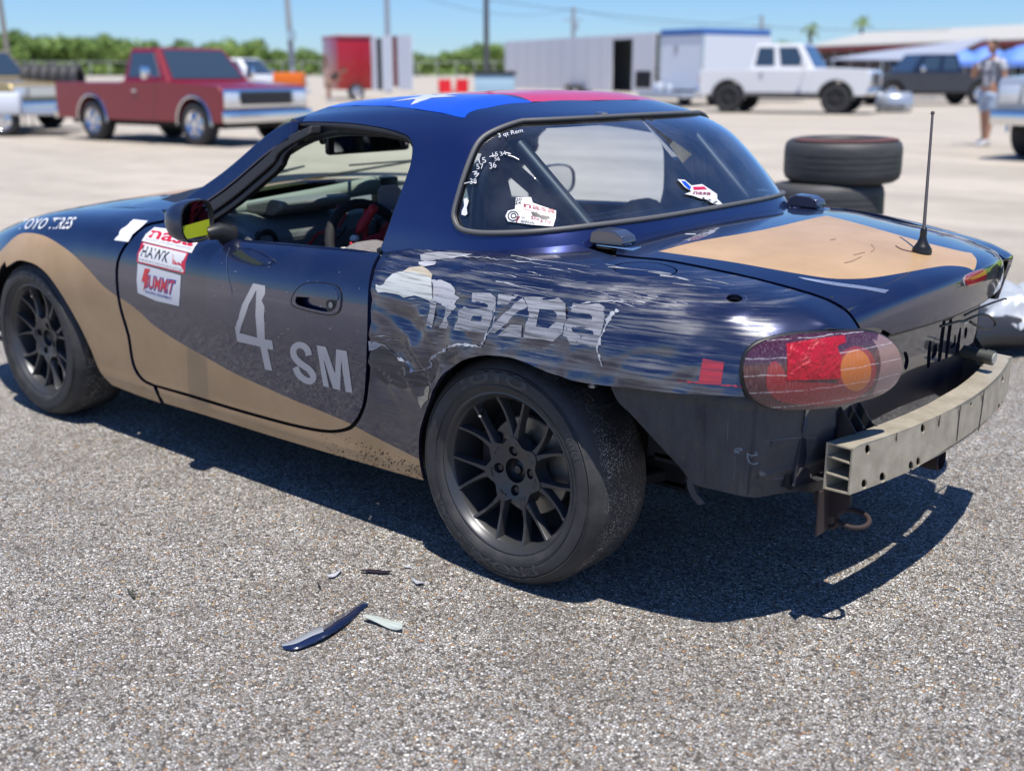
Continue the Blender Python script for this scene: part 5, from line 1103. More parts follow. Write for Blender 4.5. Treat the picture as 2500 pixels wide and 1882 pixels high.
for P in ([(1166, 470), (1238, 552), (1212, 548)], [(1166, 488), (1208, 547), (1190, 545)], [(1168, 508), (1186, 543), (1172, 540)]): decal('wing_mark', SS, KF(P), M_red, .002, 9, parent=s_)
s_ = sticker('parts_sticker', [(935, 537), (1228, 618), (1222, 720), (1215, 825), (1060, 790), (935, 735), (928, 650)], mat('worn white vinyl', (.58, .60, .64), .4, 0, .2))
M_blu = mat('dark blue print', (.02, .05, .32), .4)
text_decal('sticker_lettering', SS, 'SUMMIT', tq([(985, 606), (1198, 650), (1172, 756), (980, 702)]), M_blu, .0016, s_, .045, .0); text_decal('sticker_lettering', SS, 'SUMMIT', tq([(990, 614), (1190, 656), (1166, 746), (986, 694)]), M_red, .0022, s_, .01, .0)
decal('bolt_mark', SS, KF([(985, 570), (1022, 574), (1000, 620), (1010, 640), (975, 725), (982, 660), (962, 655)]), M_red, .0024, 9, parent=s_)
text_decal('sticker_lettering', SS, 'RACING EQUIPMENT', tq([(990, 716), (1170, 768), (1166, 784), (987, 733)]), M_blu, .0018, s_, .02)
text_decal('tyre_sponsor_lettering', SS, 'TOYO TIRES', tq([(160, 236), (524, 224), (472, 304), (118, 306)]), M_white, .0014, fender, .012, .1, spacing=1.08)
# clear protective film on the door, its edge catching light
M_film = mat('clear film edge', (.05, .07, .14), .2, 0, 1.)
strokes('film_edge', SS, [K8([(170, 15), (150, 90), (155, 200), (178, 290), (182, 330)])], 1.6, M_film, .001, door)
for _ in range(60):
    x, y = random.uniform(520, 890), random.uniform(640, 960)
    a = random.uniform(0, PI); L = random.uniform(1.5, 7)
    strokes('paint_chip', SS, [[(x, y), (x+L*math.cos(a), y+L*math.sin(a)*.5)]], random.uniform(.7, 1.5), mat('pale scrape'), .0008, door)
# chalk marks on the bare metal
M_chalk = mat('chalk', (.24, .30, .36), .8)
strokes('chalk_mark', QS, [K6([(950, 958), (985, 950), (996, 962), (960, 972), (985, 985)]), K6([(950, 960), (955, 985)])], 2.2, M_chalk, .0012, lowq)
strokes('chalk_mark', QS, [K6([(1105, 992), (1060, 1000), (1036, 985), (1045, 1040), (1075, 1056), (1105, 1050)]), K6([(1100, 975), (1060, 1010)])], 2.4, M_chalk, .0012, lowq)
for L in ([(950, 1000), (952, 1080), (944, 1170)], [(905, 760), (900, 900)], [(1100, 1165), (1300, 1150), (1510, 1135)], [(1150, 905), (1350, 880), (1500, 880)]): strokes('crease_line', QS, [K6(L)], 1.8, mat('faint dust line', (.13, .14, .16), .8), .0009, lowq)
# rear-window stickers and marker scribbles
rgp = rear_glass
M_mark = mat('white marker', (.55, .56, .58), .6)
def wtext(txt, q, m, off=.003, bold=.0, S=RS): return text_decal('window_lettering', S, txt, KW(q), m, off, rgp, bold)
stw = decal('event_sticker', RS, KW([(605, 660), (690, 658), (700, 690), (740, 705), (832, 735), (830, 775), (815, 824), (700, 815), (560, 795), (546, 765), (560, 735), (600, 725)]), M_white, .002, 6, parent=rgp)
M_dred = mat('dark red print', (.25, .01, .04), .4)
wtext('20', [(604, 664), (638, 662), (640, 678), (606, 680)], M_blk, .0026, .02); wtext('24', [(598, 682), (634, 682), (634, 698), (600, 700)], M_blk, .0026, .02)
wtext('nasa', [(650, 694), (830, 730), (826, 752), (648, 714)], M_dred, .0026, .02); wtext('TEXAS REGION', [(640, 718), (800, 752), (798, 762), (640, 729)], mat('pink print', (.5, .2, .22), .4), .0026)
wtext('7', [(604, 768), (630, 768), (628, 802), (602, 798)], M_dred, .0026, .03); wtext('th', [(636, 766), (656, 768), (655, 782), (636, 780)], M_blk, .0026); wtext('ANNUAL', [(634, 786), (714, 798), (712, 812), (632, 800)], M_blk, .0026, .02)
wtext('Slip', [(690, 764), (740, 772), (738, 796), (690, 790)], M_dred, .0026, .02); wtext('& Flip', [(744, 782), (806, 790), (804, 814), (740, 808)], M_dred, .0026, .02)
strokes('tyre_mark', RS, [KW([(590+28*math.cos(a), 765+26*math.sin(a)) for a in np.linspace(0, 2*PI, 16)]), KW([(592+14*math.cos(a), 764+13*math.sin(a)) for a in np.linspace(0, 2*PI, 10)])], 2.6, M_blk, .0026, stw)
decal('bike_mark', RS, KW([(690, 742), (720, 745), (745, 760), (790, 765), (800, 780), (760, 785), (735, 772), (700, 765)]), M_blk, .0027, 6, parent=stw)
decal('white_smudge', RS, KW([(310, 668), (328, 660), (338, 680), (326, 718), (331, 752), (318, 763), (297, 756), (299, 735), (312, 708)]), M_white, .002, 6, parent=rgp)
wtext('3 qt Rem', [(500, 298), (640, 268), (646, 296), (508, 328)], M_mark, .002, .0)
wtext('36', [(452, 462), (490, 458), (496, 488), (458, 498)], M_mark, .002, .0); wtext('15', [(470, 408), (500, 400), (504, 424), (474, 432)], M_mark, .002, .0); wtext('34', [(512, 402), (545, 396), (552, 418), (518, 424)], M_mark, .002, .0); wtext('56', [(482, 430), (512, 428), (514, 450), (486, 452)], M_mark, .002, .0)
wtext('15', [(392, 440), (432, 430), (438, 462), (398, 466)], M_mark, .002, .0); wtext('57', [(380, 470), (420, 468), (424, 496), (384, 500)], M_mark, .002, .0); wtext('38', [(345, 552), (382, 552), (384, 580), (346, 584)], M_mark, .002, .0)
strokes('marker_scribble', RS, [KW([(360, 515), (385, 512), (368, 530), (396, 522), (376, 545)]), KW([(312, 580), (345, 572), (380, 575)]), KW([(455, 428), (490, 420)]), KW([(560, 420), (590, 428), (622, 445)]), KW([(548, 405), (575, 412)])], 1.8, M_white, .002, rgp)
class FSurf(HSurf):
    def pn(s, uv):
        uv = np.asarray(uv, float).reshape(-1, 2); far = uv[:, 0] > 2; w = uv.copy(); w[far, 0] = 4-w[far, 0]; P, N = RS.pn(w); P[far, 1] *= -1; N[far, 1] *= -1; return P, N
def _full(u, v):
    far = u > 2; P = ht_fn(np.where(far, 4-u, u), v); P[:, 1] = np.where(far, -P[:, 1], P[:, 1]); return P
RSM = FSurf(_full, 1, 3, 0, 6, 160, 90)
stx = decal('state_sticker', RSM, KW([(1520, 556), (1560, 560), (1600, 592), (1660, 584), (1700, 610), (1745, 640), (1746, 668), (1790, 710), (1720, 694), (1690, 672), (1650, 665), (1610, 650), (1562, 640), (1600, 625), (1560, 600)]), M_white, .002, 6, parent=rgp)
decal('flag_mark', RSM, KW([(1540, 566), (1562, 568), (1596, 600), (1590, 618), (1560, 592)]), M_fblue, .0026, 6, parent=stx); decal('flag_mark', RSM, KW([(1606, 600), (1670, 598), (1688, 614), (1612, 618)]), M_fred, .0026, 6, parent=stx)
text_decal('window_lettering', RSM, 'nasa', KW([(1612, 626), (1712, 632), (1706, 646), (1606, 642)]), M_dred, .0026, stx, .02)
for i in range(5):
    for j in range(3):
        if (i+j) % 2 == 0: a, b = 1660+i*18+j*9, 658+i*5+j*11; decal('check_mark', RSM, KW([(a, b), (a+11, b+3), (a+14, b+11), (a+3, b+8)]), M_blk, .0026, 6, parent=stx)
# fine scratches and the painted antenna shadow on the trunk lid
def tstroke(L, w, m): strokes('lid_scratch_or_shadow', TS, [L], w, m, .0009, car)
KT = lambda L: [(x/2.6024+1650, y/2.6024+450) for x, y in L]
for k in range(5): tstroke(KT([(780+8*k, 592+3*k), (1000, 625+4*k), (1200, 652+4*k), (1352-6*k, 676+4*k)]), 1.0, mat('fine scratch', (.22, .27, .40), .35))
tstroke(KT([(1395, 392), (1430, 412), (1480, 426), (1525, 434)]), 2.2, mat('antenna shadow line', (.10, .05, .035), .5)); tstroke(KT([(60, 318), (128, 320)]), 2.4, M_torn)  # first stroke: the antenna's cast shadow painted as a dark line
for L in ([(1070, 500), (1120, 488), (1180, 460)], [(1130, 450), (1200, 432)], [(1240, 380), (1262, 412), (1240, 430)], [(980, 355), (1015, 347)]): tstroke(KT(L), 2.2, mat('tan scuff', (.30, .19, .12), .5))
# neon reflection painted as a patch over the lower half of the near mirror glass
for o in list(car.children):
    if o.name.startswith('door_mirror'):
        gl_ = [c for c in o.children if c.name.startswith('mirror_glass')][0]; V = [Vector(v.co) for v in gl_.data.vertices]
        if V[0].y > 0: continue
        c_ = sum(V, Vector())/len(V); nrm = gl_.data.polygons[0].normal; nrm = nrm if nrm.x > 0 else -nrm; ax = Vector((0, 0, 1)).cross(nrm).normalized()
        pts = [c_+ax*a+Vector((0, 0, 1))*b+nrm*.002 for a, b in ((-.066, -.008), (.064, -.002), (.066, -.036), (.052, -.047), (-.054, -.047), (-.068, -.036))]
        from_pd('neon_reflection', [tuple(p) for p in pts], [tuple(range(6))], mat('neon yellow reflection', (.62, .72, .03), .4), o)

# mud spatter on the tan sill ahead of the rear wheel
M_mud = mat('dark mud spatter', (.05, .035, .025), .9)
V = []; F = []
for _ in range(420):
    k = random.random()**.6; x = 780+250*k+random.uniform(-10, 10); yb = 1062+(x-780)*.42; y = yb+random.uniform(-28, 40)
    q = SS.pix(x, y)
    if q is None or not inside(sw_poly, np.array([q]))[0] or not inside(q_uv, np.array([q]))[0]: continue
    P, N = SS.pn([q]); p = P[0]+N[0]*.0007; r = random.uniform(.0006, .0028); t1 = Vector(N[0]).orthogonal().normalized(); t2 = Vector(N[0]).cross(t1); n = len(V)
    an = random.uniform(0, 6); V += [tuple(Vector(p)+t1*math.cos(an+j*PI/2)*r*(1.8 if j % 2 else .7)+t2*math.sin(an+j*PI/2)*r) for j in range(4)]; F.append((n, n+1, n+2, n+3))
o = from_pd('mud_spatter', V, F, M_mud, quarter); tag(o, kind='stuff')

# ================================================================ ground: exposed-aggregate asphalt, one sheet to the horizon
def ground_mat():
    m = mat('exposed aggregate', (.3, .3, .3), .85, 0, 0, .3); t = NT(m); c = t.coord('Object')
    wv = t.add('ShaderNodeTexNoise', i_Scale=60., i_Detail=2.); t.l.new(c, wv.inputs['Vector'])
    vm = t.add('ShaderNodeVectorMath', operation='MULTIPLY_ADD'); t.l.new(wv.outputs['Color'], vm.inputs[0]); vm.inputs[1].default_value = (.006, .006, 0); t.l.new(c, vm.inputs[2]); w = vm.outputs[0]
    def vor(scale, feature='F1', rnd=1.):
        n = t.add('ShaderNodeTexVoronoi', feature=feature, i_Scale=scale); n.voronoi_dimensions = '2D'; t.l.new(w, n.inputs['Vector']); n.inputs['Randomness'].default_value = rnd; return n
    stops = [(0., (.10, .092, .085)), (.12, (.24, .225, .20)), (.26, (.42, .395, .355)), (.40, (.38, .30, .215)), (.47, (.62, .595, .545)), (.66, (.50, .495, .49)), (.77, (.78, .76, .70)), (.885, (.60, .42, .23)), (.92, (.92, .90, .86)), (.985, (.52, .27, .12))]
    a = vor(132); ad = vor(132, 'DISTANCE_TO_EDGE'); b = vor(240); bd = vor(240, 'DISTANCE_TO_EDGE')
    sa = t.add('ShaderNodeSeparateColor'); t.l.new(a.outputs['Color'], sa.inputs[0]); sb = t.add('ShaderNodeSeparateColor'); t.l.new(b.outputs['Color'], sb.inputs[0])
    ca = t.ramp(sa.outputs[0], stops, 'CONSTANT'); cb = t.ramp(sb.outputs[0], stops, 'CONSTANT')
    big = t.add('ShaderNodeMath', operation='GREATER_THAN', i_0=sa.outputs[1], i_1=.5).outputs[0]
    ed = t.mix(big, bd.outputs['Distance'], ad.outputs['Distance']); edv = t.add('ShaderNodeMapRange', i_0=ed, i_1=.05, i_2=.20).outputs[0]
    col = t.mix(big, cb, ca); grain = t.noise(c, 1100, 2); col = t.mix(t.math('MULTIPLY', t.ramp(grain, [(.35, 0), (.7, 1)]), .15), col, (.12, .11, .10))
    col = t.mix(edv, (.045, .038, .031), col)
    lg = t.noise(c, .9, 5, .6); md = t.noise(c, 7, 4, .6)
    col = t.mix(t.math('MULTIPLY', t.ramp(lg, [(.38, 1), (.6, 0)]), .18), col, (.16, .13, .10)); col = t.mix(t.math('MULTIPLY', t.ramp(md, [(.40, 1), (.55, 0)]), .22), col, (.10, .09, .08))
    st = t.noise(c, .55, 4, .55); col = t.mix(t.math('MULTIPLY', t.ramp(st, [(.57, 0), (.70, 1)]), .35), col, (.11, .10, .09))
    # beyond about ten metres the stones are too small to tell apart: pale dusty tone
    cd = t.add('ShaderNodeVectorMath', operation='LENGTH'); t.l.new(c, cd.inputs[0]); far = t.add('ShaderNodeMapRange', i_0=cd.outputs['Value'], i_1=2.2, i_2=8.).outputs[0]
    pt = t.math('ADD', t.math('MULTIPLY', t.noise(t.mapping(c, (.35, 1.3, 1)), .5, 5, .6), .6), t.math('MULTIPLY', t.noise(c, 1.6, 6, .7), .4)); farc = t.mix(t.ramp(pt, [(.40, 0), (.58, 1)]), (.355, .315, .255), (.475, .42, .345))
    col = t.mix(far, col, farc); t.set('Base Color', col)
    hgt = t.math('ADD', t.math('MULTIPLY', edv, 1.), t.math('MULTIPLY', sa.outputs[2], .6)); nearb = t.math('SUBTRACT', 1., far)
    bp = t.add('ShaderNodeBump'); t.l.new(hgt, bp.inputs['Height']); bp.inputs['Distance'].default_value = .0022; t.l.new(t.math('MULTIPLY', nearb, .8), bp.inputs['Strength']); t.l.new(bp.outputs[0], t.b.inputs['Normal'])
    t.set('Roughness', t.math('SUBTRACT', .9, t.math('MULTIPLY', sa.outputs[1], .35))); return m
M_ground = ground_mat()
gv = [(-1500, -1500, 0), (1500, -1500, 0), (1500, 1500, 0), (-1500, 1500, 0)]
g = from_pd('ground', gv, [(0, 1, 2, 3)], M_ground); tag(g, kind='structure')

# ================================================================ things around the lot
HY = PH/2-FPX*math.tan(PITCH)
def G(px, D, z=0.):
    d = ray(px, HY); fh = np.array([_f[0], _f[1], 0]); fh /= np.linalg.norm(fh); p = CAMP+d/(d@fh)*D; return Vector((p[0], p[1], z))
def DY(y): return CAMP[2]*FPX/math.cos(PITCH)**0/(y-HY)
def ZY(y, D): return CAMP[2]-(y-HY)/FPX*D*1.0
RIGHT = math.degrees(math.atan2(_r[1], _r[0]))
def head(a): return math.radians(RIGHT-a)
M_bglass = mat('dark vehicle glass', (.035, .055, .07), .04, 0, 1.); MATS['dark vehicle glass'].node_tree.nodes['Principled BSDF'].inputs['Coat IOR'].default_value = 1.9; M_wheelr = mat('background tyre', (.03, .03, .032), .75); M_chr2 = mat('bright chrome', (.72, .73, .75), .15, 1.)
M_white_p = mat('white body paint', (.74, .75, .76), .25, 0, .8); M_red_p = mat('dark red body paint', (.20, .003, .014), .3, 0, .45); M_navy_p = mat('near black blue body paint', (.012, .018, .035), .2, 0, 1.)
M_gold_p = mat('gold body paint', (.40, .31, .14), .3, .3, 1.); M_silv_p = mat('silver body paint', (.42, .46, .52), .3, .4, 1.); M_amb_l = mat('amber lamp', (.7, .25, .02), .3, 0, 1.); M_hl = mat('headlamp glass', (.75, .78, .80), .1, .3, 1.)
def lib_wheel(R_, w_, chrome, parent, x, y, s):
    e = empty('wheel', (x, y, R_)); e.parent = parent
    mb = MB(); mb.lathe([(R_*.62, -w_/2), (R_*.75, -w_/2-.012), (R_*.93, -w_/2), (R_, -w_/2+.03), (R_, w_/2-.03), (R_*.93, w_/2), (R_*.62, w_/2)], 32, 'y'); mb.build('tyre', M_wheelr, e, True, 50)
    mr = M_chr2 if chrome else M_wheelr
    mb = MB(); mb.lathe([(R_*.63, s*w_/2), (R_*.58, s*(w_/2-.01)), (R_*.52, s*(w_/2-.06)), (R_*.2, s*(w_/2-.04)), (R_*.16, s*(w_/2)), (0, s*w_/2)], 24, 'y')
    for k in range(6):
        a = k*PI/3; mb.tube([(R_*.18*math.cos(a), s*(w_/2-.03), R_*.18*math.sin(a)), (R_*.56*math.cos(a), s*(w_/2-.03), R_*.56*math.sin(a))], R_*.07, 6)
    mb.build('rim', mr, e, True, 40)
def pane(name, q, s0, s1, t0, t1, m, parent, off=.012):
    """glass set on a four-corner face q (bl, br, tr, tl)"""
    q = [Vector(v) for v in q]; n = (q[1]-q[0]).cross(q[3]-q[0]).normalized()
    f = lambda s, t: (q[0]*(1-s)+q[1]*s)*(1-t)+(q[3]*(1-s)+q[2]*s)*t
    P = [f(s0, t0), f(s1, t0), f(s1, t1), f(s0, t1)]; V = [p+n*off for p in P]+[p-n*.01 for p in P]
    mb = MB(); mb.add([tuple(v) for v in V], [(0, 1, 2, 3), (7, 6, 5, 4), (0, 4, 5, 1), (1, 5, 6, 2), (2, 6, 7, 3), (3, 7, 4, 0)]); return mb.build(name, m, parent)
def near(loc, rz, W, side=-1): return Vector(loc)+Vector((-math.sin(rz), math.cos(rz), 0))*(-side)*W*.45
def vehicle(name, label, cat, loc, rz, paint, wb=3.3, W=1.95, fo=.9, ro=1.15, zb=.42, bed=1.12, belt=1.12, hood=1.10, H=1.80, cab=(-.75, .95), roof=(-.60, .35), R_=.38, kind='pickup', doors=1, chrome=True, old=False, lower=None, group=None, mirrorm=None):
    e = empty(name, loc, rz, label, cat, group); xf, xr = wb/2+fo, -wb/2-ro; hw = W/2; ra = R_*1.22
    def archp(cx): return [(cx+ra*math.cos(a), R_+.02+ra*math.sin(a)) for a in np.linspace(0, PI, 11)][::-1] if True else []
    bot = [(xr+.05, zb)]+[(x, max(z, zb)) for x, z in archp(-wb/2)]+[(x, max(z, zb)) for x, z in archp(wb/2)]+[(xf-.08, zb)]
    if kind == 'pickup': top = [(xf, zb+.12), (xf, hood-.12), (xf-.08, hood-.03), (wb/2-.3, hood+.02), (cab[1]+.1, belt), (cab[0]-.02, belt), (cab[0]-.04, bed), (xr, bed), (xr, zb+.1)]
    else: top = [(xf, zb+.12), (xf-.02, hood-.16), (xf-.14, hood-.05), (cab[1]+.1, belt), (cab[0], belt), (xr+.02, belt-.03), (xr, zb+.2)]
    mb = MB(); mb.prism(bot+top, -hw, hw, 'y'); b = mb.build('body', paint, e); bv = b.modifiers.new('b', 'BEVEL'); bv.width = .05; bv.segments = 3; bv.limit_method = 'ANGLE'; bv.angle_limit = math.radians(30)
    b.data.polygons.foreach_set('use_smooth', [True]*len(b.data.polygons)); b.data.set_sharp_from_angle(angle=math.radians(50))
    cb, ct = hw-.04, hw-.22; A = [(cab[0], -cb, belt-.02), (cab[1], -cb, belt-.02), (roof[1], -ct, H), (roof[0], -ct, H)]; B = [(x, -y, z) for x, y, z in A]
    mb = MB(); mb.add(A+B, [(0, 1, 2, 3), (7, 6, 5, 4), (1, 5, 6, 2), (4, 0, 3, 7), (3, 2, 6, 7)]); c_ = mb.build('cab', paint, e); bv = c_.modifiers.new('b', 'BEVEL'); bv.width = .05; bv.segments = 3
    for sgn, F in ((-1, A), (1, [B[1], B[0], B[3], B[2]])):
        q = [F[0], F[1], F[2], F[3]]
        if doors == 1: sp = [(.12, .86)]
        else: sp = [(.08, .40), (.50, .88)] if doors == 2 else [(.05, .30), (.36, .62), (.68, .92)]
        for a, c in sp:
            if sgn > 0: a, c = 1-c, 1-a
            pane('side_window', q, a, c, .16, .86, M_bglass, e)
    pane('windscreen', [A[1], B[1], B[2], A[2]], .06, .94, .10, .92, M_bglass, e); pane('rear_window', [B[0], A[0], A[3], B[3]], .12, .88, .25, .88, M_bglass, e)
    for sx, x in ((1, xf), (-1, xr)):
        mb = MB(); mb.box(min(x-.02*sx, x+.14*sx), max(x-.02*sx, x+.14*sx), -hw-.01, hw+.01, zb+.0, zb+.21, 0, .03); mb.build('bumper', M_chr2 if chrome else lower or paint, e, True)
    mb = MB(); mb.box(xf-.01, xf+.035, -hw*.60, hw*.60, zb+.30, hood-.12, 0, .01)
    for k in range(4): z = zb+.34+k*(hood-.5-zb)/4; mb.box(xf+.03, xf+.05, -hw*.58, hw*.58, z, z+.02)
    mb.build('grille', mat('grille dark', (.05, .05, .055), .35, .5) if old else M_chr2 if chrome else M_wheelr, e)
    if old: mb = MB(); mb.box(xf-.02, xf+.015, -hw*.97, hw*.97, zb+.24, hood-.07, 0, .01); mb.build('chrome_surround', M_chr2, e, True)
    for s in (-1, 1):
        mb = MB(); mb.box(xf-.02, xf+.04, s*hw*.80-.15, s*hw*.80+.15, zb+.30, hood-.14, 0, .02); mb.build('headlight', M_hl, e, True)
        mb = MB(); mb.box(xr-.03, xr+.02, s*hw*.90-.08, s*hw*.90+.08, zb+.32, bed-.15 if kind == 'pickup' else belt-.1, 0, .01); mb.build('tail_light', M_redlens, e, True)
        mb = MB(); mb.box(cab[1]-.36, cab[1]-.22, s*(hw+.22)-.05, s*(hw+.22)+.05, belt+.04, belt+.26, 0, .02); mb.tube([(cab[1]-.29, s*(hw-.03), belt+.06), (cab[1]-.29, s*(hw+.2), belt+.12)], .018, 8); mb.build('door_mirror', mirrorm or M_chr2, e, True)
        mb = MB(); mb.box(cab[0]+.35, cab[0]+.47, s*hw-.02 if s > 0 else -hw-.03, s*hw+.03 if s > 0 else -hw+.02, belt-.18, belt-.14); mb.build('door_handle', M_chr2 if chrome else M_wheelr, e)
        for cx in (-wb/2, wb/2):
            mb = MB(); pts = [(cx+ra*math.cos(a), s*(hw+.004), R_+.02+ra*math.sin(a)) for a in np.linspace(math.radians(-5), PI+.08, 16)]; mb.tube(pts, .025, 6); mb.build('arch_trim', M_chr2 if old else (lower or M_wheelr), e, True)
            lib_wheel(R_, .26, chrome and old or name.startswith('dark'), e, cx, s*(hw-.13), s)
        if lower: mb = MB(); mb.box(-wb/2+ra, wb/2-ra, s*hw-.01, s*hw+.012, zb, zb+.09); mb.build('rocker_trim', lower, e)
    mb = MB(); mb.box(xr+.2, xf-.2, -hw+.2, hw-.2, zb-.1, zb+.3); mb.build('underbody', M_dark, e)
    return e
# red pickup
pr = G(228, 21.6); pf = G(506, 20.4); mid = (G(228, 21.9)+G(506, 20.1))/2
rt = vehicle('red_pickup', 'dark red old square pickup truck with chrome bumper and chrome wheels', 'pickup truck', near((G(212, 21.8)+G(486, 20.3))/2, head(36), 2.0), head(36), M_red_p, wb=2.92, W=1.95, fo=.76, ro=1.12, zb=.40, bed=1.06, belt=1.08, hood=1.04, H=1.66, cab=(-.52, .80), roof=(-.44, .30), R_=.37, old=True)
mb = MB(); mb.box(.40, .70, -.75, -.35, 1.08, 1.40); 
pane('windscreen_sunshade', [(.66, .1, 1.12), (.66, .8, 1.12), (.36, .68, 1.55), (.36, .1, 1.55)], .1, .9, .3, .9, mat('pale sunshade', (.6, .72, .74), .6), rt, .02)
wt = vehicle('white_pickup', 'large white crew cab pickup truck with black wheels', 'pickup truck', near((G(1786, 37.4)+G(2042, 35.2))/2, head(28), 2.05), head(28), M_white_p, wb=3.35, W=2.0, fo=.95, ro=.95, zb=.55, bed=1.30, belt=1.32, hood=1.34, H=2.08, cab=(-1.05, 1.0), roof=(-.90, .50), R_=.45, doors=2, chrome=True, lower=mat('grey cladding', (.18, .18, .18), .6), mirrorm=M_white_p)
vehicle('dark_pickup', 'near black crew cab pickup parked behind the white pickup', 'pickup truck', (G(2180, 47)+G(2345, 45))/2, head(172), M_navy_p, wb=3.6, W=2.0, fo=.95, ro=1.2, zb=.5, bed=1.2, belt=1.22, hood=1.2, H=1.9, cab=(-1.0, 1.05), roof=(-.85, .55), R_=.42, doors=2, chrome=False)
sp_ = G(2470+300, 15.6); fr = math.radians(RIGHT+180+40); 
vehicle('silver_pickup', 'silver pickup nose with chrome bumper cut off by the right edge', 'pickup truck', sp_+Vector((-math.cos(fr)*2.6-math.sin(fr)*-.9, -math.sin(fr)*2.6+math.cos(fr)*-.9, 0)), fr, M_silv_p, wb=3.3, W=1.98, zb=.5, bed=1.2, belt=1.22, hood=1.2, H=1.85, cab=(-.9, 1.0), roof=(-.75, .5), R_=.40, doors=2, lower=M_chr2)
gp = G(-60, 27); vehicle('gold_truck', 'gold sport utility vehicle nose cut off by the left edge', 'car', gp, head(25), M_gold_p, wb=2.7, W=1.85, fo=.8, ro=.8, zb=.42, belt=1.12, hood=1.06, H=1.72, cab=(-1.6, .8), roof=(-1.45, .3), R_=.36, kind='suv', doors=2, chrome=True, bed=1.1)
vehicle('white_car', 'white car roof showing behind the red pickup bonnet', 'car', G(600, 46), head(20), M_white_p, wb=2.7, W=1.85, fo=.85, ro=.9, zb=.4, belt=1.1, hood=1.05, H=1.75, cab=(-1.5, .8), roof=(-1.3, .2), R_=.34, kind='suv', doors=2, chrome=False, bed=1.05)

# ---- tyres
def tyre_mesh(): return None
def tyre(loc, tilt=(0, 0), R_=.303, w_=.226, label='', group=None, name='tyre', red=False, axis=None):
    e = empty(name, loc, 0, label, 'tyre', group); r = R_; h = w_
    pf_ = [(r*.66, .004), (r*.70, -.0), (r*.80, -.008+.008), (r*.90, .006), (r*.97, .022), (r*.995, .045), (r, .065), (r, h-.065), (r*.995, h-.045), (r*.97, h-.022), (r*.90, h-.006), (r*.80, h), (r*.70, h-.002), (r*.66, h-.008), (r*.64, h-.02), (r*.70, h-.03), (r*.93, h-.05), (r*.95, h/2), (r*.93, .05), (r*.70, .03), (r*.64, .02)]
    mb = MB(); mb.lathe(pf_, 64, 'z', close=True); mb.build('tyre_carcass', M_tyre2, e, True, 50)
    for zz in (h*.36, h*.50, h*.64): mb = MB(); mb.lathe([(r-.004, zz-.0025), (r+.0006, zz-.002), (r+.0006, zz+.002), (r-.004, zz+.0025)], 64, 'z'); mb.build('tread_groove', M_black, e)
    if red: mb = MB(); mb.lathe([(r*.70, h+.004), (r*.80, h+.004), (r*.93, h-.004)], 48, 'z', a0=.9, a1=3.6); mb.build('red_chalk', mat('red chalk', (.10, .04, .04), .95), e)
    e.rotation_euler = (tilt[0], tilt[1], random.uniform(0, 6)) if axis is None else axis
    return e
M_tyre2 = mat('old slick rubber', (.045, .044, .044), .6); t = NT(M_tyre2); c = t.coord(); n1 = t.noise(t.mapping(c, (1, 1, 6)), 9, 4); t.set('Base Color', t.mix(n1, (.028, .028, .029), (.085, .082, .08))); t.set('Normal', t.bump(t.noise(c, 120, 3), .3, .002))
sb = G(2076, 6.12); TG = 'worn race tyres stacked on the ground behind the car'
tyre((sb[0]+.02, sb[1], .0), (0, 0), label='bottom tyre of the stack of worn tyres behind the trunk', group=TG)
tyre((sb[0]+.03, sb[1]+.05, .225), (0, 0), label='second tyre up in the stack of worn tyres', group=TG)
tyre((sb[0]-.07, sb[1]-.03, .452), (math.radians(-2), math.radians(1.5)), label='third tyre up, tilted, in the stack of worn tyres', group=TG)
tyre((sb[0]-.015, sb[1]+.02, .682), (math.radians(-1), 0), label='top tyre of the stack with red chalk on its sidewall', group=TG, red=True)
tyre((sb[0]+.36, sb[1]+.42, .0), (0, 0), label='worn tyre lying behind the stack on its right', group=TG)

# ---- trailers and boxes
def rib_box(e, x0, x1, y0, y1, z0, z1, m, name='box_body'):
    mb = MB(); mb.box(x0, x1, y0, y1, z0, z1, 0, .03); return mb.build(name, m, e, True)
def axle_set(e, xs, W, R_=.36):
    for x in xs:
        for s in (-1, 1): lib_wheel(R_, .22, True, e, x, s*(W/2-.05), s)
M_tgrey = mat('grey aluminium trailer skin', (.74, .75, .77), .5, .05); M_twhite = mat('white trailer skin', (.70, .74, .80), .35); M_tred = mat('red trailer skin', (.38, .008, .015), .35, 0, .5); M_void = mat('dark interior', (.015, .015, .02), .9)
# long grey trailer: local x from near end (0) towards the far left end
A_ = G(1600, 46.5); B_ = G(1232, 60.5); L_ = (B_-A_).length; ang = math.atan2((B_-A_).y, (B_-A_).x)
tr = empty('grey_trailer', A_, ang, 'long grey enclosed trailer with its side door open', 'trailer')
z0, z1 = .45, 2.72
W_ = 2.5; ysgn = 1 if (Matrix.Rotation(ang, 3, 'Z') @ Vector((0, 1, 0))).dot(Vector((_f[0], _f[1], 0))) > 0 else -1
def sidebox(x0, x1, z0_, z1_, m, nm, y0=0, y1=.06):
    mb = MB(); mb.box(x0, x1, min(ysgn*y0, ysgn*y1), max(ysgn*y0, ysgn*y1), z0_, z1_); return mb.build(nm, m, tr)
k_ = L_/368.
def xs(px): # position along the side for a photo column
    d = ray(px, HY); n = np.array([B_.x-A_.x, B_.y-A_.y]); M2 = np.array([[d[0], -n[0]], [d[1], -n[1]]]); s, t_ = np.linalg.solve(M2, np.array([A_.x-CAMP[0], A_.y-CAMP[1]])); return t_*L_
sidebox(xs(1493), L_, z0, z1, M_tgrey, 'side_wall'); sidebox(xs(1596), xs(1543), z0, z1, M_tgrey, 'side_wall'); sidebox(xs(1543), xs(1493), z1-.18, z1, M_tgrey, 'door_header')
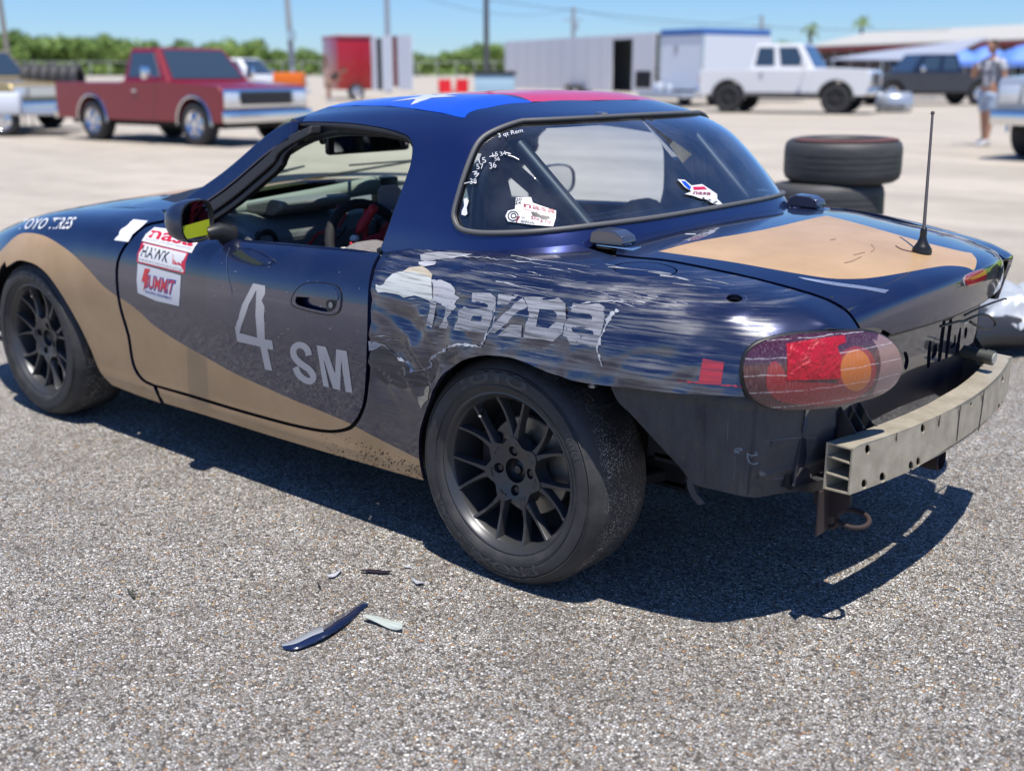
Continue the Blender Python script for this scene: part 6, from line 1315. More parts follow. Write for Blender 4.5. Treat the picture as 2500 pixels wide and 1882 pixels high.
sidebox(xs(1590), xs(1552), .62, 1.28, M_void, 'open_hatch', -.01, .02)
mb = MB(); mb.box(0, L_, min(ysgn*.06, ysgn*W_), max(ysgn*.06, ysgn*W_), z1-.04, z1+.02); mb.build('trailer_roof', M_twhite, tr)
mb = MB(); mb.box(0, L_, min(ysgn*.06, ysgn*W_), max(ysgn*.06, ysgn*W_), z0, z0+.08); mb.build('trailer_floor', M_void, tr)
mb = MB(); mb.box(0, xs(1500)-.6, min(ysgn*(W_-.05), ysgn*W_), max(ysgn*(W_-.05), ysgn*W_), z0, z1); mb.box(xs(1493)+.1, L_, min(ysgn*(W_-.05), ysgn*W_), max(ysgn*(W_-.05), ysgn*W_), z0, z1); 
mb.build('far_wall', M_tgrey, tr); mb = MB(); mb.box(L_-.05, L_, min(0, ysgn*W_), max(0, ysgn*W_), z0, z1); mb.build('end_wall', M_tgrey, tr)
for xx in np.linspace(.8, L_-.3, 12): 
    if not (xs(1596) < xx < xs(1493)): sidebox(xx, xx+.03, z0, z1, M_silv_p, 'side_seam', -.012, .0)
axle_set(tr, (L_*.42, L_*.48), 2*W_-.1 if False else .5)
for zz, rr in ((.75, .22), (1.0, .26), (.72, .2)): mb = MB(); mb.lathe([(0, -rr), (rr*.8, -rr*.7), (rr, 0), (rr*.8, rr*.7), (0, rr)], 14, 'z', (xs(1515)+rr, ysgn*(.8+zz), zz+.2)); mb.build('stored_bag', mat('pale canvas', (.42, .38, .30), .8), tr, True)
# white end of a second trailer
C0 = G(1610, 45.5); C1 = G(1717, 43.5); a2 = math.atan2((C1-C0).y, (C1-C0).x); w2_ = (C1-C0).length
t2 = empty('white_trailer', C0, a2, 'white trailer end wall with a blue top band and loading ramp', 'trailer')
s2 = 1 if (Matrix.Rotation(a2, 3, 'Z') @ Vector((0, 1, 0))).dot(Vector((_f[0], _f[1], 0))) > 0 else -1
mb = MB(); mb.box(0, w2_, 0, s2*3.5 if s2 > 0 else 0, .60, 2.55) if s2 > 0 else mb.box(0, w2_, -3.5, 0, .60, 2.55); mb.build('box_body', M_twhite, t2)
mb = MB(); mb.box(.02, w2_-.05, -.04, 3.5, 2.55, 2.80, 0, .04); mb.build('blue_band', mat('blue band', (.06, .16, .42), .4), t2, True)
for xx in (.0, w2_-.07): mb = MB(); mb.box(xx, xx+.07, -.03, .0, .6, 2.55); mb.build('corner_post', M_chr2, t2)
mb = MB(); mb.box(.05, w2_+.1, -1.1, 0, .30, .52, 0, .03); mb.build('tongue_deck', M_silv_p, t2, True)
mb = MB(); mb.box(.2, .5, -.5, -.2, .52, .85, 0, .03); mb.box(.9, 1.1, -.5, -.3, .52, .8, 0, .02); mb.build('battery_box', M_twhite, t2, True)
mb = MB(); mb.box(.8, 1.02, -.02, 0, 1.95, 2.2); mb.build('wall_vent', mat('grey vent', (.35, .37, .42), .6), t2)
lib_wheel(.36, .22, False, t2, .4, 1.0, -1); lib_wheel(.36, .22, False, t2, w2_-.4, 1.0, -1)
# grey trailer behind the white pickup
D0 = G(1722, 52); D1 = G(1950, 50); a3 = math.atan2((D1-D0).y, (D1-D0).x); t3 = empty('grey_box_trailer', D0, a3, 'low grey box trailer with a dark doorway behind the white pickup', 'trailer')
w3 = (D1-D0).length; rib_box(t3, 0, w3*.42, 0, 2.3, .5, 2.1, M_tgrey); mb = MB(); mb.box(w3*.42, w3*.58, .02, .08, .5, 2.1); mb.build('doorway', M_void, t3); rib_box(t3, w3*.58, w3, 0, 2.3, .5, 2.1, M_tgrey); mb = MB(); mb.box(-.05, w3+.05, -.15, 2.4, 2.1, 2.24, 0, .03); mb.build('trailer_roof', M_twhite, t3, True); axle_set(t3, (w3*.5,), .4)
# red trailer with open white doors
E0 = G(826, 54); E1 = G(908, 54.6); a4 = math.atan2((E1-E0).y, (E1-E0).x); w4 = (E1-E0).length; t4 = empty('red_trailer', E0, a4, 'red enclosed trailer with white rear doors swung open', 'trailer')
rib_box(t4, 0, w4, 0, 3.0, .45, 2.75, M_tred); mb = MB(); mb.box(-.03, w4+.03, -.05, 3.0, 2.75, 2.86, 0, .03); mb.build('roof_rim', mat('faded red rim', (.45, .15, .15), .5), t4, True)
def at_px(e, px, D): return e.matrix_basis.inverted() @ G(px, D)
for (pa, pb, Da, Db, m_, z_0, z_1, nm) in ((908, 918, 53, 52.6, M_twhite, .45, 2.8, 'door_frame'), (918, 933, 53.5, 53.3, M_void, .45, 2.7, 'dark_doorway'), (933, 957, 52.5, 52, M_twhite, .45, 2.78, 'open_door'), (957, 971, 53, 52.8, mat('brown red panel', (.20, .04, .035), .5), .6, 2.78, 'inner_wall'), (971, 1006, 52, 51, M_twhite, .5, 2.78, 'open_door')):
    a, b = at_px(t4, pa, Da), at_px(t4, pb, Db); mb = MB(); dx = (b-a).normalized(); nx = Vector((-dx.y, dx.x, 0))*.05; V = [a, b, b+nx, a+nx]; mb.add([(v.x, v.y, z_0) for v in V]+[(v.x, v.y, z_1) for v in V], [(0, 1, 2, 3), (4, 5, 6, 7), (0, 1, 5, 4), (1, 2, 6, 5), (2, 3, 7, 6), (3, 0, 4, 7)]); mb.build(nm, m_, t4)
axle_set(t4, (w4*.5,), .3)
# dumpster, crates, chairs
def simple(name, label, cat, px, D, w, d, z0_, z1_, m, rz=0, extra=None, group=None):
    e = empty(name, G(px, D), math.radians(RIGHT)+rz, label, cat, group); mb = MB(); mb.box(-w/2, w/2, -d/2, d/2, z0_, z1_, 0, min(.04, w*.08)); mb.build('shell', m, e, True)
    if extra: extra(e, w, d, z0_, z1_)
    return e
def lid_(m, h=.12):
    def f(e, w, d, a, b): mb = MB(); mb.box(-w/2-.05, w/2+.05, -d/2-.05, d/2+.05, b, b+h, 0, .03); mb.build('lid', m, e, True)
    return f
simple('dumpster', 'pale blue waste skip with a black lid beside the grey trailer', 'dumpster', 1208, 52, 1.75, 1.3, .1, 1.12, mat('pale blue paint', (.38, .56, .68), .5), extra=lid_(M_wheelr, .16))
simple('orange_crate', 'orange storage crate on a stand behind the red pickup', 'crate', 706, 40, 1.0, .7, .72, 1.22, mat('orange plastic', (.75, .16, .01), .5), extra=lambda e, w, d, a, b: [MB().box(x-.03, x+.03, y-.03, y+.03, 0, a).build('leg', M_wheelr, e) for x in (-.4, .4) for y in (-.25, .25)])
def chair(px, D, label, m=None):
    e = empty('folding_chair', G(px, D), head(90+random.uniform(-20, 20)), label, 'chair', 'red folding chairs by the lot edge'); m = mat('red chair cloth', (.62, .01, .02), .7)
    mb = MB(); mb.box(-.25, .25, -.26, .26, .42, .47, 0, .02); mb.build('seat', m, e, True); mb = MB(); mb.prism([(-.25, .45), (-.31, .95), (-.27, .96), (-.2, .46)], -.26, .26, 'y'); mb.build('backrest', m, e)
    for sx in (-1, 1):
        for sy in (-1, 1): mb = MB(); mb.tube([(sx*.24, sy*.25, 0), (-sx*.05, sy*.25, .5)], .014, 6); mb.build('leg', M_wheelr, e)
        mb = MB(); mb.box(-.22, .22, sx*.28-.03, sx*.28+.03, .62, .65); mb.build('armrest', m, e)
chair(1089, 47, 'left one of two red folding chairs beside the blue skip'); chair(1124, 48, 'right one of two red folding chairs beside the blue skip')
for i, (px, D) in enumerate(((990, 47), (1008, 46), (1030, 48), (1052, 47))):
    tyre(G(px, D), (0, 0), R_=.33, w_=.22, label=('loose tyre lying flat near the red trailer', 'loose tyre standing next in the row of tyres by the lot edge', 'loose tyre in the middle of the row by the lot edge', 'loose tyre nearest the red folding chairs')[i], group='loose tyres along the far lot edge', axis=(math.radians(90 if i % 2 else 0), 0, i))
# tyre rack on the left
rk = empty('tyre_rack', G(128, 27), math.radians(RIGHT)-.05, 'steel rack holding a row of standing tyres above the flat trailer', 'rack')
mb = MB(); mb.tube([(-.70, -.2, .78), (.70, -.2, .78)], .02, 8); mb.build('rail', M_chr2, rk, True); mb = MB(); mb.tube([(-.70, .2, .78), (.70, .2, .78)], .02, 8); mb.build('rail', M_chr2, rk, True)
for x in (-.68, .68):
    for y in (-.2, .2): mb = MB(); mb.tube([(x, y, 0), (x, y, .8)], .02, 8); mb.build('post', M_chr2, rk, True)
ords = ('first', 'second', 'third', 'fourth', 'fifth', 'sixth')
for i in range(6):
    p = rk.matrix_basis @ Vector((-.66+i*.222, 0, .80+.30)); tyre(p, R_=.31, w_=.20, label=ords[i]+' tyre from the left standing in the steel rack', group='tyres standing in the steel rack', axis=(0, math.radians(90), rk.rotation_euler.z))
# flat aluminium car trailer, lower left
ft = empty('flat_trailer', G(15, 24.3), math.radians(RIGHT)+.12, 'low aluminium flat trailer at the left edge beside the red pickup', 'trailer')
mb = MB(); mb.box(-3.0, 1.25, -1., 1., .40, .52, 0, .02); mb.build('deck', M_silv_p, ft, True); mb = MB(); mb.box(-1.0, .55, -1.25, -.98, .42, .85, 0, .06); mb.build('mudguard', M_twhite, ft, True)
mb = MB(); mb.prism([(1.2, .5), (1.2, .38), (2.3, .38), (2.35, .44)], -.08, .08, 'y'); mb.build('tongue', M_silv_p, ft); mb = MB(); mb.tube([(1.9, 0, .1), (1.9, 0, .6)], .04, 8); mb.build('jack', M_chr2, ft, True)
for x in (-.6, .15): lib_wheel(.32, .2, True, ft, x, -1.08, -1)
# silver bumper cover on the ground by the white pickup
e = empty('bumper_cover', G(2188, 37.2), head(10), 'silver plastic bumper cover lying on the ground before the white pickup', 'bumper cover')
rows = []; 
for a in np.linspace(-1.2, 1.2, 13): rows += [(.55*math.sin(a), -.35*math.cos(a), .02), (.60*math.sin(a), -.42*math.cos(a), .22), (.58*math.sin(a), -.38*math.cos(a), .45), (.50*math.sin(a), -.25*math.cos(a), .62)]
o = from_pd('cover_skin', rows, [(i*4+j, i*4+j+1, i*4+j+5, i*4+j+4) for i in range(12) for j in range(3)], M_silv_p, e, True); so = o.modifiers.new('s', 'SOLIDIFY'); so.thickness = .03
mb = MB(); mb.box(-.3, .3, -.45, -.40, .15, .24, 0, .02); mb.build('cover_slot', M_wheelr, e, True)
# blue canopies
def canopy(px, D, w, h, label):
    e = empty('canopy_tent', G(px, D), math.radians(RIGHT), label, 'canopy', 'blue pop-up canopies before the long building'); m = mat('blue canopy cloth', (.13, .27, .72), .6)
    V = []; n = 9
    for i in range(n):
        for j in range(n):
            x, y = -1+2*i/(n-1), -1+2*j/(n-1); V.append((x*w/2, y*w/2, h+.85*(1-max(abs(x), abs(y))**1.7)))
    o = from_pd('canopy_top', V, [(i*n+j, i*n+j+1, (i+1)*n+j+1, (i+1)*n+j) for i in range(n-1) for j in range(n-1)], m, e, True)
    mb = MB(); mb.box(-w/2, w/2, -w/2, -w/2+.02, h-.25, h+.01); mb.build('valance', m, e); mb = MB(); mb.box(w/2-.02, w/2, -w/2, w/2, h-.25, h+.01); mb.build('valance', m, e)
    for sx in (-1, 1):
        for sy in (-1, 1): mb = MB(); mb.tube([(sx*w/2, sy*w/2, 0), (sx*w/2, sy*w/2, h)], .025, 6); mb.build('leg', M_chr2, e)
canopy(2318, 62, 2.6, 1.75, 'blue canopy above the near black pickup, left of the others'); canopy(2405, 64, 2.2, 1.75, 'middle blue canopy behind the standing man'); canopy(2500, 60, 2.6, 1.75, 'blue canopy at the right edge behind the silver pickup')
# long low building
H0 = G(2760, 64); H1 = G(1985, 92); ab_ = math.atan2((H1-H0).y, (H1-H0).x); Lb = (H1-H0).length; bd = empty('long_shed', H0, ab_, 'long low building with pale metal roof and red fascia', 'building')
sb_ = 1 if (Matrix.Rotation(ab_, 3, 'Z') @ Vector((0, 1, 0))).dot(Vector((_f[0], _f[1], 0))) > 0 else -1
Y = lambda a, b: (min(a*sb_, b*sb_), max(a*sb_, b*sb_))
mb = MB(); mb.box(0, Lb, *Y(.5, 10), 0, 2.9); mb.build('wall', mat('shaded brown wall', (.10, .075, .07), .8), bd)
mb = MB(); mb.box(-.3, Lb+.3, *Y(-.5, -.35), 2.75, 3.15); mb.build('fascia', mat('red fascia', (.30, .03, .035), .5), bd)
mb = MB(); y0, y1, y2 = -.6*sb_, 5*sb_, 10.6*sb_; mb.add([(-.4, y0, 3.15), (Lb+.4, y0, 3.15), (Lb+.4, y1, 4.25), (-.4, y1, 4.25), (-.4, y2, 3.15), (Lb+.4, y2, 3.15), (-.4, y0, 3.05), (Lb+.4, y0, 3.05), (-.4, y2, 3.05), (Lb+.4, y2, 3.05)], [(0, 1, 2, 3), (3, 2, 5, 4), (0, 6, 7, 1), (4, 5, 9, 8), (0, 3, 4, 8, 6), (1, 7, 9, 5, 2)]); mb.build('roof', mat('pale metal roof', (.52, .50, .44), .5, .1), bd)
for i in range(14): x = Lb*(i+.5)/14; mb = MB(); mb.tube([(x, -.4*sb_, 0), (x, -.4*sb_, 2.8)], .06, 8); mb.build('post', mat('shed post', (.35, .33, .3), .6), bd, True)
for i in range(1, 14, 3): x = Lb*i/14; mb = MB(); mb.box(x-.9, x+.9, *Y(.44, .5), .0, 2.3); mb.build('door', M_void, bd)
K0 = G(2020, 58); K1 = G(2290, 52); ak = math.atan2((K1-K0).y, (K1-K0).x); aw = empty('metal_awning', K0, ak, 'sloping grey metal awning before the long building', 'awning'); wk = (K1-K0).length; sk = 1 if (Matrix.Rotation(ak, 3, 'Z') @ Vector((0, 1, 0))).dot(Vector((_f[0], _f[1], 0))) > 0 else -1
mb = MB(); mb.add([(0, 0, 1.85), (wk, 0, 1.75), (wk, 3*sk, 2.75), (0, 3*sk, 2.2), (0, 0, 1.80), (wk, 0, 1.70), (wk, 3*sk, 2.7), (0, 3*sk, 2.15)], [(0, 1, 2, 3), (7, 6, 5, 4), (0, 4, 5, 1), (2, 6, 7, 3), (1, 5, 6, 2), (0, 3, 7, 4)]); mb.build('awning_sheet', mat('grey sheet metal', (.40, .43, .50), .5, .2), aw)
for x in (.2, wk/2, wk-.2): mb = MB(); mb.tube([(x, .1*sk, 0), (x, .1*sk, 1.78)], .04, 6); mb.build('post', M_chr2, aw)
# ---- utility poles and wires
M_pole = mat('weathered pole wood', (.24, .22, .20), .85); M_pole2 = mat('dark pole', (.08, .085, .10), .8)
def pole(px, D, y_top, w, label, m=M_pole, arm=None, lean=0.):
    h = ZY(y_top, D); e = empty('utility_pole', G(px, D), math.radians(RIGHT), label, 'pole', 'utility poles beyond the lot'); r = w/FPX*D/2
    mb = MB(); mb.tube([(0, 0, 0), (lean*h, 0, h)], [r*1.15, r*.85], 12); mb.build('shaft', m, e, True)
    if arm: mb = MB(); mb.box(-1.0+lean*h, 1.0+lean*h, -.06, .06, arm, arm+.12); mb.build('crossarm', m, e); mb = MB(); mb.tube([(.3, -.25, arm-.9), (.3, -.25, arm-.2)], .2, 10); mb.build('transformer', M_silv_p, e, True)
    return e
pole(26, 62, -260, 11, 'wooden utility pole at the far left before the trees', lean=-.03)
pole(716, 80, -200, 13, 'grey utility pole with a fitting behind the red pickup', mat('grey pole', (.33, .36, .38), .7), lean=-.03); 
mb = MB(); 
e = pole(949, 74, -230, 12, 'pale utility pole rising behind the red trailer', mat('pale pole', (.30, .34, .40), .7)); pole(1188, 70, -240, 12, 'dark utility pole left of the long grey trailer', M_pole2)
pole(1398, 120, 32, 10, 'short far pole above the long grey trailer', mat('grey pole'), 6.2); pole(1853, 120, 50, 10, 'short far pole above the white pickup bed', mat('grey pole'), 5.6)
p_ = G(716, 79.6); mb = MB(); mb.lathe([(0, -.35), (.3, -.3), (.3, .3), (0, .35)], 12, 'z', (p_.x, p_.y, ZY(95, 80))); 
fit = mb.build('pole_fitting', M_chr2, None, True); tag(fit, 'round metal fitting clamped low on the grey utility pole', 'fitting')
for i, (a, b, ya, yb) in enumerate((((949, 74), (1398, 120), -20, 34), ((1398, 120), (1853, 120), 34, 52), ((1188, 70), (2700, 90), 15, 60))):
    P, Q = G(*a), G(*b); za, zb_ = ZY(ya, a[1]), ZY(yb, b[1]); mb = MB(); mb.tube([(P.x+(Q.x-P.x)*t_, P.y+(Q.y-P.y)*t_, za+(zb_-za)*t_-2.0*4*t_*(1-t_)*.6) for t_ in np.linspace(0, 1, 14)], .02, 5); w_ = mb.build('overhead_wire', M_pole2); tag(w_, ('sagging wire from the pale pole to the short far pole', 'sagging wire between the two short far poles', 'long wire running right from the dark pole')[i], 'wire', 'overhead wires')
# ---- fence posts at the far edge
fe = empty('far_fence', (0, 0, 0), 0, 'low chain fence posts along the foot of the far trees', 'fence'); fpx = np.linspace(-60, 1300, 30); FP_ = [G(x, 230) for x in fpx]
for p in FP_: mb = MB(); mb.tube([(p.x, p.y, 0), (p.x, p.y, 3.2)], .09, 5); mb.build('post', mat('galvanised post', (.45, .46, .47), .5), fe)
for z in (.3, 3.1): mb = MB(); mb.tube([(p.x, p.y, z) for p in FP_], .05, 4); mb.build('rail', mat('galvanised post'), fe)
# ---- trees
def leaf_mat(nm, a, b):
    m = mat(nm, a, .6, 0, 0, .25); t = NT(m); oi = t.add('ShaderNodeObjectInfo'); n = t.noise(t.coord(), .55, 3); t.set('Base Color', t.mix(t.math('MULTIPLY', t.math('ADD', n, oi.outputs['Random']), .55, True), a, b)); return m
M_leaf = leaf_mat('leaves', (.05, .11, .025), (.24, .34, .08)); M_trunk = mat('bark', (.09, .07, .05), .9)
def crown_mesh(seed, w, h, n=900, size=.7):
    rs = random.Random(seed); V = []; F = []; bl = [(rs.gauss(0, w*.24), rs.gauss(0, w*.24), rs.uniform(h*.30, h*.80), rs.uniform(.20, .36)*w) for _ in range(9)]
    for _ in range(n):
        cx, cy, cz, r = rs.choice(bl); d = Vector((rs.gauss(0, 1), rs.gauss(0, 1), rs.gauss(0, 1))).normalized(); p = Vector((cx, cy, cz))+Vector((d.x, d.y, d.z*.8))*r*rs.uniform(.72, 1.05)
        a = (d+Vector((rs.uniform(-.6, .6), rs.uniform(-.6, .6), rs.uniform(-.2, .9)))).normalized().orthogonal().normalized(); b = a.cross(d).normalized(); s = size*rs.uniform(.5, 1.1); k = len(V)
        V += [tuple(p-a*s-b*s*.6), tuple(p+a*s-b*s*.5), tuple(p+a*s*.8+b*s*.7), tuple(p-a*s*.7+b*s*.6)]; F.append((k, k+1, k+2, k+3))
    me = bpy.data.meshes.new('crown'); me.from_pydata(V, [], F); me.materials.append(M_leaf); return me
def trunk_mesh(h):
    mb = MB(); mb.tube([(0, 0, 0), (.1, 0, h*.35), (0, .1, h*.7)], [.35, .25, .08], 7)
    for a in (0, 2.1, 4.2): mb.tube([(0, 0, h*.35), (math.cos(a)*1.8, math.sin(a)*1.8, h*.62)], [.16, .04], 5)
    me = bpy.data.meshes.new('trunk'); me.from_pydata(mb.v, [], mb.f); me.materials.append(M_trunk); return me
CR = [crown_mesh(11+i, 13, 14) for i in range(5)]; TM = trunk_mesh(13)
def tree(px, D, sc_, i, label, group):
    e = empty('broadleaf_tree', G(px, D), random.uniform(0, 6), label, 'tree', group); e.scale = (sc_*random.uniform(.9, 1.15), sc_*random.uniform(.9, 1.15), sc_)
    for nm, me in (('crown', CR[i % 5]), ('trunk', TM)): o = bpy.data.objects.new(nm, me); COL.objects.link(o); o.parent = e
def topy(px): return float(np.interp(px, [-100, 0, 60, 190, 235, 300, 380, 480, 590, 700, 850, 1000, 1100, 1160, 1240, 1400, 1800, 1900, 2000], [70, 72, 88, 92, 84, 98, 108, 104, 100, 118, 128, 132, 125, 112, 112, 120, 125, 105, 112]))
xs_ = np.arange(-120, 2060, 30.)
SEGL = ((60, 'behind the gold vehicle at the far left'), (200, 'above the tyre rack'), (340, 'above the bed of the red pickup'), (480, 'above the red pickup roof'), (620, 'above the red pickup bonnet'), (760, 'around the grey utility pole'), (920, 'behind the red trailer'), (1060, 'just right of the red trailer'), (1180, 'above the red folding chairs'), (1300, 'at the left end of the grey trailer'), (1500, 'behind the long grey trailer'), (1720, 'behind the white trailer'), (1900, 'above the bed of the white pickup'), (9999, 'behind the white pickup cab'))
for k, px in enumerate(xs_):
    for row in (0, 1):
        D = 400+row*40+random.uniform(-12, 12); h = ZY(topy(px)+random.uniform(-11, 12)+row*2, D); sc_ = h/(14*.80+13*.25)
        tree(px+random.uniform(-8, 8)+15*row, D, max(.35, sc_), k*3+row, ('front' if row == 0 else 'back')+' row broadleaf tree of the far wood '+next(w for lim, w in SEGL if px < lim), 'trees of the far wood')
und = []; 
for x in np.arange(-150, 2100, 12.): p = G(x, 392); h = random.uniform(1.5, 4.5); und.append((p, h))
V = []; F = []
for p, h in und:
    for _ in range(26):
        q = Vector((p.x+random.uniform(-4, 4), p.y+random.uniform(-4, 4), random.uniform(.2, h))); s = random.uniform(.4, 1.); a = Vector((random.gauss(0, 1), random.gauss(0, 1), random.gauss(0, 1))).normalized(); b = a.orthogonal().normalized(); k = len(V); V += [tuple(q-a*s), tuple(q+b*s), tuple(q+a*s), tuple(q-b*s)]; F.append((k, k+1, k+2, k+3))
ug = from_pd('undergrowth', V, F, M_leaf); tag(ug, 'dense green undergrowth at the foot of the far trees', 'undergrowth', kind='stuff')
for (px, yt, lab) in ((1972, 68, 'small palm tree left of the taller palm behind the shed roof'), (2094, 55, 'taller palm tree rising behind the long shed roof')):
    D = 150; h = ZY(yt+12, D); e = empty('palm_tree', G(px, D), 0, lab, 'tree', 'palm trees behind the long building'); mb = MB(); mb.tube([(0, 0, 0), (.1, 0, h)], [.3, .2], 8); mb.build('trunk', M_trunk, e, True)
    mb = MB()
    for i in range(26):
        a = i*2.4; el = random.uniform(-.5, 1.2); L = random.uniform(1.2, 1.8); d = Vector((math.cos(a)*math.cos(el), math.sin(a)*math.cos(el), math.sin(el))); s = Vector((-math.sin(a), math.cos(a), 0))*.22; p0 = Vector((.1, 0, h)); p1 = p0+d*L*.6; p2 = p0+d*L-Vector((0, 0, .5)); mb.add([tuple(p0), tuple(p1-s), tuple(p2), tuple(p1+s)], [(0, 1, 2, 3)])
    mb.build('crown', M_leaf, e)
# ---- people
def skin_mesh(name, joints, edges, m, parent, sub=2, root=0):
    me = bpy.data.meshes.new(name); me.from_pydata([j[0] for j in joints], edges, []); o = link_mesh(name, me, m, parent)
    md = o.modifiers.new('skin', 'SKIN'); sv = me.skin_vertices[0].data
    for i, j in enumerate(joints): r = j[1]; sv[i].radius = (r, r) if not isinstance(r, tuple) else r
    sv[root].use_root = True; md.use_smooth_shade = True; s = o.modifiers.new('sub', 'SUBSURF'); s.levels = sub; s.render_levels = sub; return o
M_skin = mat('tanned skin', (.42, .22, .14), .55); M_denim = mat('pale denim', (.34, .42, .55), .8); M_shirt = mat('grey patterned shirt', (.30, .32, .37), .85); M_hair = mat('dark hair', (.05, .03, .02), .8)
t = NT(M_shirt); n1 = t.noise(t.coord(), 11, 3); t.set('Base Color', t.mix(t.ramp(n1, [(.48, 0), (.54, 1)]), (.13, .15, .20), (.55, .56, .58)))
def hand(name, wr, d, parent, m):
    d = Vector(d).normalized(); a = d.orthogonal().normalized(); b = d.cross(a); J = [(tuple(Vector(wr)), .028), (tuple(Vector(wr)+d*.06), (.036, .018))]; E_ = [(0, 1)]
    for k, L in enumerate((.065, .075, .07, .055)):
        base = Vector(wr)+d*.095+a*(.030-.020*k); i = len(J); J += [(tuple(base), .010), (tuple(base+d*L*.5-b*.006), .009), (tuple(base+d*L-b*.02), .007)]; E_ += [(1, i), (i, i+1), (i+1, i+2)]
    i = len(J); J += [(tuple(Vector(wr)+d*.04+a*.045), .012), (tuple(Vector(wr)+d*.085+a*.062), .009)]; E_ += [(1, i), (i, i+1)]
    return skin_mesh(name, J, E_, m, parent, 1)
def person(loc, rz, label, hipz=.92, bend=0., arms=None, shirt=M_shirt, shorts=M_denim, skin=M_skin, stride=.10, sc_=1., group=None):
    e = empty('person', loc, rz, label, 'person', group); e.scale = (sc_,)*3; B = lambda x, y, z: (x+math.sin(bend)*(z-hipz) if z > hipz else x, y, hipz+(z-hipz)*math.cos(bend) if z > hipz else z)
    sh = 1.42; J = [((0, 0, hipz), (.15, .11)), (B(0, 0, 1.10), (.145, .10)), (B(.0, 0, 1.28), (.17, .11)), (B(0, 0, sh), (.13, .085)), (B(.01, 0, 1.49), .055), (B(.025, 0, 1.56), .055)]
    E_ = [(0, 1), (1, 2), (2, 3), (3, 4), (4, 5)]
    for s in (-1, 1):
        i = len(J); x = stride*s; J += [((0+.01, s*.095, hipz-.06), .095), ((x*.5+.02, s*.10, .50), .062), ((x*.6, s*.10, .36), .058), ((x, s*.10, .10), .038), ((x+.02, s*.10, .045), .036), ((x+.17, s*.11, .03), (.04, .025))]; E_ += [(0, i), (i, i+1), (i+1, i+2), (i+2, i+3), (i+3, i+4), (i+4, i+5)]
    arms = arms or {-1: [(.02, -.26, 1.12), (.12, -.27, .88)], 1: [(.02, .26, 1.12), (.12, .27, .88)]}; hands = []
    for s in (-1, 1):
        i = len(J); el, wr = arms[s]; J += [(B(0, s*.19, 1.41), .058), (B(*el), .042), (B(*wr), .028)]; E_ += [(3, i), (i, i+1), (i+1, i+2)]; hands.append((Vector(B(*wr)), Vector(B(*wr))-Vector(B(*el))))
    skin_mesh('body', J, E_, skin, e)
    for w, d in hands: hand('hand', w, d, e, skin)
    # head with face
    hc_ = Vector(B(.045, 0, 1.655)); bm = bmesh.new(); bmesh.ops.create_uvsphere(bm, u_segments=20, v_segments=14, radius=1)
    for v in bm.verts:
        x, y, z = v.co; k = 1-.18*max(0, -z); nose = .22*math.exp(-((y/.16)**2+((z+.12)/.22)**2)) if x > 0 else 0; eye = -.06*(math.exp(-(((abs(y)-.36)/.16)**2+((z-.08)/.12)**2)) if x > 0 else 0); mouth = -.04*math.exp(-((y/.3)**2+((z+.52)/.06)**2)) if x > 0 else 0; v.co = Vector((x*(.098+.0*k)*(1+nose+eye+mouth), y*.076*k, z*.118))+hc_
    me = bpy.data.meshes.new('head'); bm.to_mesh(me); bm.free(); o = link_mesh('head', me, skin, e); me.polygons.foreach_set('use_smooth', [True]*len(me.polygons))
    for s in (-1, 1): mb = MB(); mb.lathe([(0, -.012), (.022, -.006), (.026, .004), (.012, .012)], 10, 'y', (hc_.x-.005, s*.078, hc_.z-.005)); mb.build('ear', skin, e, True)
    mb = MB(); V = []; n = 14
    for i in range(n):
        for j in range(8): a = 2*PI*i/n; el = .05+j*(PI/2-.05)/7; V.append((hc_.x-.012+math.cos(a)*math.cos(el)*.103, math.sin(a)*math.cos(el)*.083, hc_.z+.012+math.sin(el)*.118-(.05 if math.cos(a) < 0 and j < 2 else 0)))
    mb.add(V, [(i*8+j, ((i+1) % n)*8+j, ((i+1) % n)*8+j+1, i*8+j+1) for i in range(n) for j in range(7)]); mb.build('hair', M_hair, e, True, 80)
    # shirt and shorts follow the body
    SJ = [(B(0, 0, hipz+.02), (.175, .135)), (B(0, 0, 1.10), (.165, .12)), (B(0, 0, 1.28), (.188, .128)), (B(0, 0, 1.42), (.145, .10)), (B(0, .20, 1.40), .072), (B(0, -.20, 1.40), .072)]
    def mid_(s): el = arms[s][0]; return (B((el[0])*.6, s*.19+(el[1]-s*.19)*.6, 1.41+(el[2]-1.41)*.6), .066)
    SJ += [mid_(1), mid_(-1)]; skin_mesh('shirt', SJ, [(0, 1), (1, 2), (2, 3), (3, 4), (3, 5), (4, 6), (5, 7)], shirt, e)
    PJ = [((0, 0, hipz+.04), (.17, .13)), ((0, 0, hipz-.04), (.165, .13))]; PE = [(0, 1)]
    for s in (-1, 1): i = len(PJ); PJ += [((.01, s*.095, hipz-.14), .115), ((stride*s*.4+.01, s*.105, .56), .095)]; PE += [(1, i), (i, i+1)]
    skin_mesh('shorts', PJ, PE, shorts, e)
    for s in (-1, 1): x = stride*s; mb = MB(); mb.prism([(x-.07, 0), (x+.20, 0), (x+.21, .04), (x+.12, .075), (x+.03, .11), (x-.06, .11)], s*.11-.045, s*.11+.045, 'y'); o = mb.build('shoe', mat('pale trainer', (.5, .5, .52), .6), e, True); bv = o.modifiers.new('b', 'BEVEL'); bv.width = .02; bv.segments = 2
    return e
man = person(G(2422, 20.3), head(150), 'standing man in grey patterned shirt and pale denim shorts near the silver pickup', arms={-1: [(.10, -.30, 1.16), (.26, -.16, 1.30)], 1: [(.0, .28, 1.13), (.06, .30, .88)]}, sc_=1.0)
